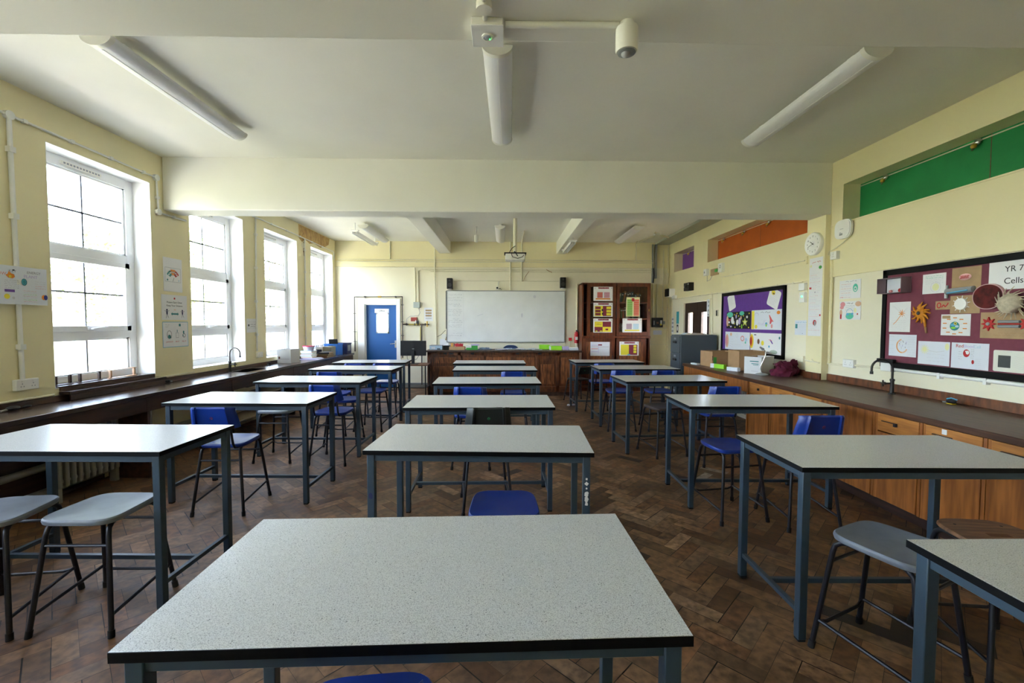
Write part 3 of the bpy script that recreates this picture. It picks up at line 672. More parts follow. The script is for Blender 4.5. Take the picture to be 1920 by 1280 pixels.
for y in (0.9, 2.6, 4.265, 5.59, 7.207, 8.757, 9.985): MB(I).box(XL+0.05, LX-0.02, y-0.014, y+0.014, 0, 0.782, DKWOOD).build('support_panel', parent=b, bevel=0.002)
for y0, y1 in ((5.604, 7.193), (8.771, 9.971)):
    for z in (0.20, 0.47): MB(I).box(XL+0.06, LX-0.05, y0, y1, z, z+0.018, mat('pale shelf board', (0.30, 0.24, 0.18), 0.6)).build('shelf', parent=b, bevel=0.002)
m = MB(I); GS = mat('dark sink ware', (0.03, 0.028, 0.03), 0.3)
x0, x1, y0, y1 = SK; t_ = 0.012
m.box(x0-t_, x0, y0-t_, y1+t_, 0.62, 0.8215, GS); m.box(x1, x1+t_, y0-t_, y1+t_, 0.62, 0.8215, GS); m.box(x0, x1, y0-t_, y0, 0.62, 0.8215, GS); m.box(x0, x1, y1, y1+t_, 0.62, 0.8215, GS); m.box(x0-t_, x1+t_, y0-t_, y1+t_, 0.61, 0.62, GS)
m.build('sink', parent=b, smooth=False)
tag(b, 'long dark worktop bench with sink below the left windows', 'bench')
def swan(loc, rz, h, reach, label, r=0.013, met=None):
    t = empty('swan_neck_tap', loc, rz); mt = met or mat('bronze tap metal', (0.035, 0.032, 0.032), 0.35, metal=0.5)
    MB().lathe([(0.030, 0), (0.030, 0.006), (0.018, 0.012), (0.016, 0.12), (0.020, 0.125), (0.020, 0.14), (0.014, 0.145)], mt, 18).build('base', parent=t)
    pts = [(0, 0, 0.14), (0, 0, h-reach/2)]
    for k in range(1, 13): a = PI*k/12; pts.append((reach/2-reach/2*math.cos(a), 0, h-reach/2+reach/2*math.sin(a)))
    pts.append((reach, 0, h-reach/2-0.03))
    MB().tube(pts, r*0.75, mt, 12).tube([(reach, 0, h-reach/2-0.03), (reach, 0, h-reach/2-0.055)], r*1.1, mt, 12).build('spout', parent=t)
    hd = MB().tube([(0, 0, 0.10), (0.075, 0, 0.10)], 0.008, mt, 10).tube([(0.055, 0, 0.10), (0.075, 0, 0.10)], 0.014, mt, 12)
    hd.tube([(0.075, -0.03, 0.10), (0.075, 0.03, 0.10)], 0.007, mt, 8).tube([(0.075, 0, 0.07), (0.075, 0, 0.13)], 0.007, mt, 8)
    hd.build('cross_handle', parent=t)
    return tag(t, label, 'tap')
swan((-3.835, 6.17, 0.822), math.radians(-5), 0.33, 0.15, 'thin swan neck tap by the sink under the second left window', 0.011)
swan((3.68, 4.08, 0.848), math.radians(-195), 0.325, 0.17, 'dark swan neck tap on the right bench below the maroon board')
# window board over the bench at the near window
m = MB(); m.box(XL-0.186, XL+0.012, 3.86, 4.90, 0.9345, 0.9450, DKTOP)
t = m.build('window_board', bevel=0.004); tag(t, 'dark wooden sill board at the nearest window, carrying three small racks', 'sill')
MB(Matrix.Translation(-t.location)).box(XL+0.001, -3.782, 3.86, 4.95, 0.873, 0.902, DKTOP).box(-3.805, -3.79, 3.875, 4.935, 0.8228, 0.873, DKWOOD).box(XL+0.001, XL+0.011, 3.862, 4.90, 0.902, 0.9345, DKWOOD).build('front_ledge', parent=t, bevel=0.002)
def rack(y0, y1, x, lb, wood):
    m = empty('tube_rack', (x, (y0+y1)/2, 0.945), 0.05); L = (y1-y0)/2
    MB().box(-0.022, 0.022, -L, L, 0, 0.007, wood).build('base', parent=m, bevel=0.001, seg=1)
    MB().box(-0.02, 0.02, -L, L, 0.081, 0.087, wood).build('top_plate', parent=m, bevel=0.001, seg=1)
    for s in (-1, 1): MB().box(-0.010, 0.010, s*(L-0.012)-0.009, s*(L-0.012)+0.009, 0.008, 0.083, wood).build('end_block', parent=m, bevel=0.001, seg=1)
    return tag(m, lb, 'rack', 'wooden racks on the window sill')
RW = mat('pale rack wood', (0.50, 0.30, 0.17), 0.5)
rack(3.90, 4.06, -3.96, 'leftmost dark rack on the window sill, partly behind the wall edge', DKWOOD)
rack(4.11, 4.34, -3.95, 'dark middle rack on the nearest window sill', DKWOOD)
rack(4.40, 4.72, -3.93, 'lighter wooden rack, right one of three on the sill', RW)
# radiators under the benches
def radiator(x, y0, y1, z0, z1, lb, n, sd=1):
    r = empty('radiator', (x, (y0+y1)/2, 0)); st = (y1-y0)/n
    for k in range(n):
        y = y0-(y0+y1)/2+st*(k+0.5)
        MB().box(-0.045, 0.045, y-st*0.28, y+st*0.28, z0, z1, RADM).build('column', parent=r, bevel=0.012)
    m = MB()
    for z in (z0+0.05, z1-0.05): m.tube([(0, y0-(y0+y1)/2, z), (0, y1-(y0+y1)/2, z)], 0.022, RADM, 10)
    m.build('header', parent=r)
    for s in (-1, 1): MB().box(-0.03, 0.03, s*((y1-y0)/2-st*0.5)-0.018, s*((y1-y0)/2-st*0.5)+0.018, 0, z0+0.01, RADM).build('foot', parent=r)
    return tag(r, lb, 'radiator')
radiator(-3.72, 3.62, 4.22, 0.12, 0.66, 'cream column radiator under the near left bench behind the nearest left table', 10)
radiator(-3.72, 4.33, 4.62, 0.12, 0.66, 'cream column radiator under the left bench below the wall posters', 5)
radiator(-3.72, 7.35, 8.55, 0.12, 0.66, 'cream column radiator under the far part of the left bench', 18)
radiator(3.66, 5.52, 6.95, 0.14, 0.68, 'cream ribbed radiator under the open end of the right bench', 24)
for z, lb, r in ((0.30, 'cream heating pipe along the left wall under the bench, upper one', 0.03), (0.09, 'cream heating pipe along the left wall at the floor', 0.03)):
    tag(MB().tube([(XL+0.05, -1.2, z), (XL+0.05, 9.9, z)], r, RADM, 12).build('heating_pipe'), lb, 'pipe')
# ================================================================== RIGHT BENCH
RX = 2.99; YE = 7.30; YN = 1.5
b = empty('side_bench', (3.4, 4.4, 0)); I = Matrix.Translation((-3.4, -4.4, 0))
MB(I).box(RX, XR+0.021, YN, YE, 0.803, 0.848, BENCHTOP).build('worktop', parent=b, bevel=0.004)
MB(I).box(XR-0.003, XR+0.021, YN, 5.09, 0.848, 0.925, REDWOOD).box(XR-0.003, XR+0.021, 5.40, YE, 0.848, 0.925, REDWOOD).box(XR-0.085, XR-0.063, 5.095, 5.38, 0.848, 0.925, REDWOOD).build('upstand', parent=b, bevel=0.003)
MB(I).box(RX+0.02, RX+0.04, 5.36, YE-0.04, 0.66, 0.803, ORWOOD).build('fascia', parent=b, bevel=0.003)
MB(I).box(RX+0.02, XR-0.02, YE-0.045, YE-0.015, 0, 0.803, ORWOOD).build('end_panel', parent=b, bevel=0.003)
MB(I).box(RX+0.02, XR-0.02, 5.352, 5.372, 0.1, 0.803, ORWOOD).build('end_panel', parent=b, bevel=0.003)
MB(I).box(RX+0.11, RX+0.13, YN, 5.36, 0.0, 0.10, DKWOOD).build('plinth', parent=b)
tag(b, 'brown worktop running along the right wall with its plinth and end panels', 'worktop')
def unit(ya, yb, drawer, doors, lb, sticker=False, bar=True, k=0):
    """cabinet unit: front plane looks to -x"""
    yc = (ya+yb)/2; u = empty('base_cabinet', (RX+0.04, yc, 0)); h = (yb-ya)/2
    m = MB(); m.box(0.012, 0.70, -h, -h+0.018, 0.10, 0.802, ORWOOD); m.box(0.012, 0.70, h-0.018, h, 0.10, 0.802, ORWOOD); m.box(0.012, 0.70, -h, h, 0.10, 0.118, ORWOOD); m.box(0.68, 0.70, -h, h, 0.1, 0.802, ORWOOD)
    m.box(0.0, 0.02, -h, -h+0.022, 0.10, 0.802, ORWOOD); m.box(0.0, 0.02, h-0.022, h, 0.10, 0.802, ORWOOD)
    m.build('carcass', parent=u, smooth=False)
    ztop = 0.795
    if drawer:
        dr = MB().box(-0.006, 0.012, -h+0.024, h-0.024, 0.655, 0.793, ORWOOD2).build('drawer', parent=u, bevel=0.003)
        hb = MB(); kb = 0.12 if bar else 0.0
        if bar: hb.box(-0.020, -0.006, 0.02, 0.13, 0.735, 0.742, DKWOOD)
        hb.box(-0.024, -0.006, -0.004, 0.018, 0.716, 0.742, INK); hb.build('handle', parent=dr, bevel=0.002)
        if sticker: MB().box(-0.0075, -0.006, 0.035, 0.070, 0.752, 0.787, PAPER).build('sticker', parent=dr)
        ztop = 0.645
    n = doors; wd = (2*h-0.048)/n
    for i in range(n):
        a = -h+0.024+i*wd
        d_ = MB().box(-0.006, 0.012, a+0.002, a+wd-0.002, 0.105, ztop, ORWOOD).build('door', parent=u, bevel=0.003)
        e = a+wd-0.03 if i == 0 and n > 1 else a+0.012
        if drawer: MB().box(-0.022, -0.006, e, e+0.014, ztop-0.10, ztop-0.02, INK).build('handle', parent=d_, bevel=0.002)
    return tag(u, lb, 'cabinet')
unit(4.905, 5.35, True, 1, 'orange brown cabinet with one drawer, farthest from the camera under the right bench', bar=False)
unit(4.495, 4.900, True, 1, 'orange brown drawer cabinet, second from the far end of the right bench', bar=False)
unit(4.085, 4.490, True, 1, 'orange brown drawer cabinet just beyond the plain panelled sink unit', bar=False)
unit(3.500, 4.080, False, 2, 'plain panelled brown cabinet without drawers below the dark tap')
unit(3.095, 3.495, True, 1, 'orange brown drawer cabinet next on the near side of the plain sink unit')
unit(2.670, 3.090, True, 1, 'orange brown drawer cabinet with a small white sticker on its drawer', sticker=True)
unit(2.240, 2.665, True, 1, 'orange brown drawer cabinet nearest the camera, cut by the right photo edge')
unit(1.800, 2.235, True, 1, 'orange brown drawer cabinet past the right photo edge')
# sink cover lines on the right bench
m = MB(); m.box(3.50, 3.505, 4.0, 4.75, 0.8482, 0.8486, INK).box(3.34, 3.38, 4.45, 4.60, 0.8482, 0.8486, DKWOOD)
# ================================================================== TEACHER DESK
TX0, TX1, TY0, TY1, TZ = -1.585, 1.545, 9.02, 9.62, 0.945
b = empty('teacher_desk', (0, 9.3, 0)); I = Matrix.Translation((0, -9.3, 0))
MB(I).box(TX0-0.04, TX1+0.05, TY0-0.06, TY1, TZ-0.035, TZ, DKWOOD).build('worktop', parent=b, bevel=0.006)
m = MB(I); m.box(TX0, TX1, TY0+0.02, TY0+0.05, 0.08, TZ-0.035, REDWOOD); m.box(TX0+0.02, TX1-0.02, TY0+0.035, TY0+0.06, 0, 0.08, DKWOOD)
m.box(TX0, TX0+0.03, TY0+0.02, TY1-0.02, 0, TZ-0.035, REDWOOD); m.box(TX1-0.03, TX1, TY0+0.02, TY1-0.02, 0, TZ-0.035, REDWOOD)
m.build('body', parent=b, smooth=False)
PN = mat('light red brown panel', (0.33, 0.115, 0.038), 0.45, scale=5, stretch=(6, 6, 1), col2=(0.10, 0.032, 0.015))
st = MB(I)
for x in (TX0+0.03, -0.93, -0.45, 0.18, 0.68, 1.10, TX1-0.03): st.box(x-0.035, x+0.035, TY0+0.004, TY0+0.02, 0.10, TZ-0.036, REDWOOD)
st.box(TX0, TX1, TY0+0.004, TY0+0.02, 0.10, 0.20, REDWOOD); st.box(TX0, TX1, TY0+0.004, TY0+0.02, 0.84, TZ-0.036, REDWOOD)
st.build('front_frame', parent=b, bevel=0.003)
for x0, x1, z0, z1 in ((-1.48, -1.02, 0.25, 0.62), (-1.44, -1.0, 0.68, 0.80), (-0.85, -0.50, 0.25, 0.80), (-0.38, 0.12, 0.68, 0.81), (-0.38, 0.12, 0.25, 0.62), (0.24, 0.62, 0.25, 0.80), (0.75, 1.03, 0.25, 0.66), (1.17, 1.46, 0.25, 0.80)):
    MB(I).box(x0, x1, TY0+0.010, TY0+0.022, z0, z1, PN).build('panel', parent=b, bevel=0.003)
for x in (-1.22, -1.10, -0.66, 0.27, 0.72): MB(I).box(x-0.035, x+0.035, TY0-0.03, TY0+0.004, 0.865, 0.895, INK).build('gas_tap_block', parent=b, bevel=0.006)
tag(b, 'long worn red brown wooden teacher desk in front of the whiteboard', 'desk')
# ================================================================== CABINET WITH POSTERS
CX0, CX1, CY, CZ = 1.715, 3.235, 9.70, 2.405
b = empty('bookcase_cabinet', ((CX0+CX1)/2, 9.93, 0)); I = Matrix.Translation((-(CX0+CX1)/2, -9.93, 0))
m = MB(I)
m.box(CX0, CX0+0.03, CY+0.0, YB-0.015, 0, CZ, CABWOOD); m.box(CX1-0.03, CX1, CY, YB-0.015, 0, CZ, CABWOOD); m.box(CX0, CX1, YB-0.035, YB-0.015, 0, CZ, CABWOOD)
m.box(CX0, CX1, CY, YB-0.015, CZ-0.03, CZ, CABWOOD); m.box(CX0, CX1, CY-0.035, YB-0.015, 1.185, 1.23, CABWOOD); m.box(CX0, CX1, CY, YB-0.015, 0.0, 0.08, CABWOOD)
m.box(CX0+0.03, CX1-0.03, CY+0.10, YB-0.035, 1.60, 1.62, CABWOOD); m.box(CX0+0.03, CX1-0.03, CY+0.10, YB-0.035, 1.96, 1.98, CABWOOD)
m.box(CX0+0.11, CX0+0.13, CY+0.02, YB-0.035, 1.23, CZ-0.03, CABWOOD)
m.build('body', parent=b, smooth=False)
xm = 2.47
for k, (x0, x1) in enumerate(((CX0+0.115, xm-0.01), (xm+0.01, CX1-0.012))):
    d_ = MB(I); z0, z1 = 1.235, CZ-0.006; S_ = 0.065
    for q in ((x0, x0+S_, z0, z1), (x1-S_, x1, z0, z1), (x0+S_, x1-S_, z0, z0+0.09), (x0+S_, x1-S_, z1-0.08, z1), (x0+S_, x1-S_, 1.595, 1.625), (x0+S_, x1-S_, 1.955, 1.985)): d_.box(q[0], q[1], CY-0.02, CY+0.004, q[2], q[3], CABWOOD)
    d_ = d_.build('glazed_door', parent=b, bevel=0.003, seg=1)
    MB(I).box(x0+S_-0.01, x1-S_+0.01, CY-0.008, CY-0.003, z0+0.08, z1-0.07, GLASS).build('glass', parent=d_, smooth=False)
    if k: MB(I).box(x1-0.03, x1-0.018, CY-0.024, CY-0.02, 1.78, 1.83, BRASS).build('lock', parent=d_)
for k, (x0, x1) in enumerate(((CX0+0.03, xm-0.025), (xm+0.02, CX1-0.085))):
    d_ = MB(I).box(x0, x1, CY-0.012, CY+0.012, 0.10, 1.175, CABWOOD).box(x0+0.07, x1-0.07, CY-0.016, CY-0.012, 0.18, 1.10, PN).build('lower_door', parent=b, bevel=0.003)
    MB(I).box((x1-0.05) if k == 0 else (x0+0.03), (x1-0.035) if k == 0 else (x0+0.045), CY-0.035, CY-0.012, 0.72, 0.80, DKWOOD).build('handle', parent=d_, bevel=0.003)
tag(b, 'tall mahogany cabinet with glazed upper doors covered in printed sheets', 'cabinet')
# books behind the right hand glass
bc = [cm('book %d' % i, c) for i, c in enumerate(((0.35, 0.10, 0.06), (0.30, 0.28, 0.22), (0.10, 0.12, 0.15), (0.45, 0.20, 0.08), (0.25, 0.30, 0.12), (0.50, 0.45, 0.35), (0.12, 0.08, 0.06), (0.08, 0.14, 0.18)))]
names_b = ['dull red', 'grey', 'dark slate', 'orange', 'olive', 'cream', 'dark brown', 'teal black']
x = 2.60; k = 0; bcount = {}; ORD = 'first second third fourth fifth sixth seventh eighth ninth tenth eleventh twelfth thirteenth fourteenth fifteenth sixteenth seventeenth eighteenth nineteenth twentieth'.split()
for z, xe, gname in ((1.98, 3.12, 'books leaning on the top shelf of the cabinet'), (1.62, 3.14, 'books and files on the middle shelf of the cabinet'), (1.23, 3.14, 'books and files on the bottom glazed shelf')):
    x = 2.56
    while x < xe-0.05:
        wd = random.uniform(0.025, 0.045); h = random.uniform(0.22, 0.30); lean = random.uniform(0.10, 0.30) if z > 1.9 else 0.0
        if z > 1.9: h *= 0.85
        cbi = random.randrange(8)
        o = MB().box(-wd/2, wd/2, -0.08, 0.08, 0, h, bc[cbi]).box(-wd/2+0.003, wd/2-0.003, -0.081, -0.08, h*0.75, h*0.85, PAPER).build('book', origin=(0, 0, 0), smooth=False)
        dx = h*math.sin(lean)
        o.location = (x+wd/2, 10.02, z+0.001+math.sin(lean)*wd/2); o.rotation_euler = (0, lean, 0)
        cnt = bcount.get(z, 0); bcount[z] = cnt+1
        tag(o, '%s book, %s from the left on the %s shelf behind the right cabinet glass' % (names_b[cbi], ORD[cnt], {1.98: 'top', 1.62: 'middle', 1.23: 'bottom'}[z]), 'book', gname)
        x += wd+0.006+(0.018 if lean else 0)
# ================================================================== FILING CABINET
b = empty('filing_cabinet', (3.44, 7.95, 0)); I = Matrix.Translation((-3.44, -7.95, 0))
MB(I).box(3.13, 3.775, 7.72, 8.17, 0.0, 1.308, FILING).build('body', parent=b, bevel=0.006)
for k in range(4):
    z0 = 0.04+k*0.315
    d_ = MB(I).box(3.112, 3.13, 7.735, 8.155, z0, z0+0.30, FILING).build('drawer', parent=b, bevel=0.004)
    MB(I).box(3.098, 3.112, 7.87, 8.02, z0+0.17, z0+0.21, BLACK).build('handle', parent=d_, bevel=0.003)
    MB(I).box(3.109, 3.112, 7.90, 7.99, z0+0.235, z0+0.27, GREYINK).build('label_holder', parent=d_)
tag(b, 'slate grey four drawer filing cabinet in front of the dark double door', 'cabinet')
for i, (y, z, w_, d_, c, lb) in enumerate(((7.90, 1.309, 0.30, 0.22, KRAFT, 'tan folder pile lying on the filing cabinet top'), (8.05, 1.309, 0.24, 0.15, PSKY, 'pale papers at the back of the filing cabinet top'))):
    m = MB()
    for k in range(5): m.box(3.30+0.01*k, 3.30+w_, y-d_/2, y+d_/2-0.004*k, z+k*0.006, z+k*0.006+0.005, c if k % 2 == 0 else PAPER)
    m.v = [v+Vector((0.0, 0.0 if i == 0 else 0.0, 0)) for v in m.v]
    if i == 1: m.v = [v+Vector((0.0, 0.03, 0)) for v in m.v]
    else: m.v = [v+Vector((0.0, -0.05, 0)) for v in m.v]
    tag(m.build('papers', smooth=False), lb, 'papers')
# ================================================================== CEILING LIGHTS
def fixture(x, y0, y1, rz, lb, hang=0.045):
    L = (y1-y0)/2; f = empty('ceiling_light', (x, (y0+y1)/2, ZC), rz); W2 = 0.098
    MB().box(-0.035, 0.035, -L+0.03, L-0.03, -hang-0.03, -hang, WHITEP).build('spine', parent=f, bevel=0.003)
    for s in (-1, 1): MB().box(-0.03, 0.03, s*L*0.72-0.03, s*L*0.72+0.03, -hang, 0, WHITEP).build('mount', parent=f, bevel=0.003)
    arc = [(W2*math.cos(PI+PI*k/14), 0.062*math.sin(PI+PI*k/14)-hang-0.012) for k in range(15)]
    d_ = MB(Matrix(((1, 0, 0, 0), (0, 0, 1, 0), (0, 1, 0, 0), (0, 0, 0, 1))))
    d_.prism(arc, -L+0.035, L-0.035, DIFF); d_.build('diffuser', parent=f)
    arc2 = [(a*1.03, (b_+hang+0.012)*1.06-hang-0.010) for a, b_ in arc]
    for s in (-1, 1):
        MB(Matrix(((1, 0, 0, 0), (0, 0, 1, 0), (0, 1, 0, 0), (0, 0, 0, 1)))).prism(arc2, s*(L-0.018)-0.018, s*(L-0.018)+0.018, PLAST).build('end_cap', parent=f)
    MB().box(-0.005, 0.005, -L+0.05, L-0.05, -hang-0.0765, -hang-0.073, WHITEP).build('seam', parent=f)
    return tag(f, lb, 'light', 'unlit fluorescent ceiling lights')
DIFF = mat('ribbed light diffuser', (0.80, 0.80, 0.82), 0.35, bump=0.5, bscale=90, stretch=(6, 0.05, 1))
fixture(-2.58, 2.88, 4.34, -0.004, 'unlit tube light on the near ceiling, left')
fixture(-0.04, 2.93, 4.40, -0.015, 'unlit tube light hanging at the centre of the near ceiling')
fixture(2.44, 2.90, 4.38, 0.004, 'unlit tube light on the near ceiling, right')
fixture(-2.62, 8.22, 9.68, 0.0, 'unlit tube light on the far ceiling near the blue door')
fixture(-0.09, 8.20, 9.66, 0.0, 'unlit tube light on the far ceiling beside the projector pole')
fixture(2.50, 8.20, 9.66, 0.0, 'unlit tube light on the far ceiling right of the small beams')
def boardlight(x, y0, y1, z, ztop, lb):
    f = empty('board_light', (x, (y0+y1)/2, z)); L = (y1-y0)/2
    MB().box(-0.05, 0.05, -L, L, 0, 0.018, WHITEP).box(-0.05, -0.042, -L, L, -0.035, 0, WHITEP).box(0.042, 0.05, -L, L, -0.035, 0, WHITEP).build('reflector', parent=f)
    MB().tube([(0, -L+0.02, -0.018), (0, L-0.02, -0.018)], 0.013, PLAST, 12).build('tube', parent=f)
    for s in (-1, 1): MB().box(-0.07, 0.07, s*L*0.96-0.025, s*L*0.96+0.025, 0.012, 0.04, WHITEP).tube([(0, s*L*0.96, 0.03), (0, s*L*0.96, ztop-z)], 0.010, WHITEP, 10).build('bracket', parent=f)
    return tag(f, lb, 'light')
boardlight(1.27, 8.2, 9.3, 3.02, 3.104, 'narrow strip light under the right small ceiling beam')
boardlight(-2.80, 8.3, 9.6, 3.20, ZC, 'slim strip light hanging left of the far left tube light')
# near beam: emergency light, sensor, conduit
e = empty('emergency_light', (-0.076, 1.949, BZ))
MB().box(-0.067, 0.067, -0.071, 0.071, -0.033, 0, PLAST).build('housing', parent=e, bevel=0.004)
MB().box(-0.068, 0.068, -0.0725, 0.0725, -0.037, -0.032, WHITEP).build('cover', parent=e, bevel=0.002)
MB(Matrix.Translation((0, 0, -0.037)) @ Matrix.Rotation(PI, 4, 'X')).lathe([(0.026, 0), (0.026, 0.004), (0.019, 0.006), (0.017, 0.002), (0.0, 0.002)], PLAST, 24).lathe([(0.014, 0.002), (0.010, 0.008), (0.0, 0.010)], GREYINK, 18).build('lens', parent=e)
MB(Matrix.Translation((0.009, 0.003, -0.0462))).ball((0, 0, 0), 0.0025, LED, 8).build('indicator', parent=e)
tag(e, 'square white emergency light fixed under the near ceiling beam', 'light')
e = empty('motion_sensor', (0.516, 1.905, BZ))
MB(Matrix.Rotation(PI, 4, 'X')).lathe([(0.030, 0), (0.030, 0.014), (0.046, 0.024), (0.047, 0.112), (0.043, 0.122), (0.0, 0.124)], PLAST, 28).build('housing', parent=e)
MB(Matrix.Rotation(PI, 4, 'X')).lathe([(0.038, 0.1245), (0.034, 0.127), (0.0, 0.128)], SHADE, 24).ball((-0.004, 0, 0.124), 0.020, mat('grey dome', (0.35, 0.35, 0.38), 0.3), 16).build('dome', parent=e)
tag(e, 'white cylindrical motion sensor under the near ceiling beam', 'sensor')
tag(MB().tube([(0.0, 1.905, BZ-0.014), (0.480, 1.900, BZ-0.014)], 0.013, CEIL, 10).build('conduit'), 'painted conduit under the near beam, between emergency light and sensor', 'conduit')
m = MB().tube([(-0.084, 1.875, BZ-0.012), (-0.084, 1.66, BZ-0.012)], 0.010, CEIL, 10); m.T = Matrix.Translation((-0.084, 1.80, BZ)) @ Matrix.Rotation(PI, 4, 'X'); m.lathe([(0.032, 0), (0.032, 0.03), (0.0, 0.032)], CEIL, 20)
tag(m.build('junction_box'), 'round junction box on the near beam at the top of the photo', 'box')
e = empty('motion_sensor', (-0.55, 8.55, ZC))
MB(Matrix.Rotation(PI, 4, 'X')).lathe([(0.03, 0), (0.012, 0.01), (0.012, 0.16), (0.036, 0.17), (0.036, 0.30), (0.0, 0.31)], PLAST, 20).build('housing', parent=e)
tag(e, 'small white sensor hanging from the far ceiling left of the projector', 'sensor')
# ================================================================== PROJECTOR
e = empty('projector', (0.175, 7.45, 2.56))
MB().box(-0.165, 0.165, -0.125, 0.125, 0, 0.105, PLAST).build('body', parent=e, bevel=0.012)
MB().box(-0.185, 0.185, -0.115, 0.125, 0.108, 0.125, BLACK).box(-0.02, 0.02, -0.02, 0.02, 0.12, 0.20, BLACK).build('mounting_plate', parent=e, bevel=0.003)
MB().tube([(0, 0, 0.15), (0, 0, ZC-2.56)], 0.032, COND, 16).build('pole', parent=e)
m = MB(); m.tube([(-0.10, -0.05, 0.13), (-0.05, -0.10, 0.20), (0.01, -0.02, 0.25), (0.02, 0.03, 0.22)], 0.006, BLACK, 8)
m.tube([(-0.07, -0.128, 0.12), (-0.05, -0.135, 0.05), (0.04, -0.14, 0.02), (0.12, -0.132, 0.05), (0.14, -0.128, 0.08)], 0.005, BLACK, 8)
m.tube([(-0.02, -0.12, 0.14), (0.02, -0.135, 0.09), (0.04, -0.132, 0.06)], 0.007, BLACK, 8); m.build('cable', parent=e)
MB(Matrix.Translation((0.07, 0.125, 0.05)) @ Matrix.Rotation(-PI/2, 4, 'X')).lathe([(0.035, 0), (0.035, 0.012), (0.0, 0.012)], BLACK, 20).build('lens', parent=e)
tag(e, 'white projector hanging on a cream pole from the far ceiling', 'projector')
# ================================================================== MONITOR TROLLEY by the desk
e = empty('computer_trolley', (-1.80, 8.62, 0))
for x in (-0.28, 0.28):
    for y in (-0.20, 0.22): MB().tube([(x, y, 0.05), (x, y, 0.69)], 0.012, BLACK, 8).tube([(x-0.008, y, 0.022), (x+0.008, y, 0.022)], 0.022, BLACK, 12).build('leg', parent=e)
MB().box(-0.31, 0.31, -0.24, 0.26, 0.685, 0.705, BROWN).build('shelf', parent=e, bevel=0.003)
MB().box(-0.29, 0.29, -0.20, 0.24, 0.25, 0.262, BLACK).build('lower_shelf', parent=e, bevel=0.002)
tag(e, 'black legged computer trolley with brown shelf, left of the teacher desk', 'trolley')
e = empty('monitor', (-1.79, 8.62, 0.705))
MB().box(-0.25, 0.25, -0.02, 0.02, 0.16, 0.455, BLACK).build('casing', parent=e, bevel=0.006)
MB().box(-0.235, 0.235, 0.02, 0.022, 0.175, 0.44, GREYINK).build('screen', parent=e)
MB().box(-0.03, 0.03, -0.045, -0.02, 0.0, 0.26, BLACK).build('stand', parent=e, bevel=0.003)
MB().box(-0.11, 0.11, -0.12, 0.08, 0.0, 0.012, BLACK).build('foot', parent=e, bevel=0.003)
MB().box(-0.02, 0.02, -0.0215, -0.02, 0.29, 0.302, SHADE).build('badge', parent=e)
m = MB(); m.tube([(-0.12, -0.03, 0.20), (-0.10, -0.08, 0.10), (-0.02, -0.09, 0.06), (0.08, -0.08, 0.10), (0.12, -0.03, 0.18)], 0.004, BLACK, 6)
m.build('cable', parent=e)
tag(e, 'black monitor seen from behind, left of the teacher desk', 'monitor')
m = MB()
for k in range(7):
    x = -1.47+0.018*k; m.tube([(x+0.02, 8.75, 0.90), (x-0.05+0.02*k, 8.70, 0.72), (x+0.03, 8.78, 0.45), (x-0.04, 8.72, 0.25), (x, 8.75, 0.02)], 0.005, BLACK, 6)
tag(m.build('cable_bundle'), 'tangle of black cables hanging between trolley and teacher desk', 'cables')
# ================================================================== THINGS ON THE WALLS
def sheet(F, w_, h, lb, draw=None, m_=None, cat='poster', name='paper_sheet', t=0.0012, rot=0.0, group=None, corners=0.0):
    """paper of w x h centred on the wall frame F; draw(mb, z) adds the marks"""
    T = F @ Matrix.Rotation(rot, 4, 'Z'); m = MB(T)
    if corners:
        pts = []
        for cx, cy_, a0 in ((w_/2-corners, h/2-corners, 0), (-w_/2+corners, h/2-corners, PI/2), (-w_/2+corners, -h/2+corners, PI), (w_/2-corners, -h/2+corners, 1.5*PI)):
            for k in range(5): pts.append((cx+corners*math.cos(a0+PI/2*k/4), cy_+corners*math.sin(a0+PI/2*k/4)))
        m.prism(pts, 0, t, m_ or PAPER)
    else: m.box(-w_/2, w_/2, -h/2, h/2, 0, t, m_ or PAPER)
    if draw: draw(m, t, w_, h)
    return tag(m.build(name, smooth=False), lb, cat, group)
def RB(F, y0, y1, z0, z1, d=0.0):            # right wall: y0 > y1 (far to near)
    return F((y0+y1)/2, (z0+z1)/2, d), abs(y0-y1), abs(z1-z0)
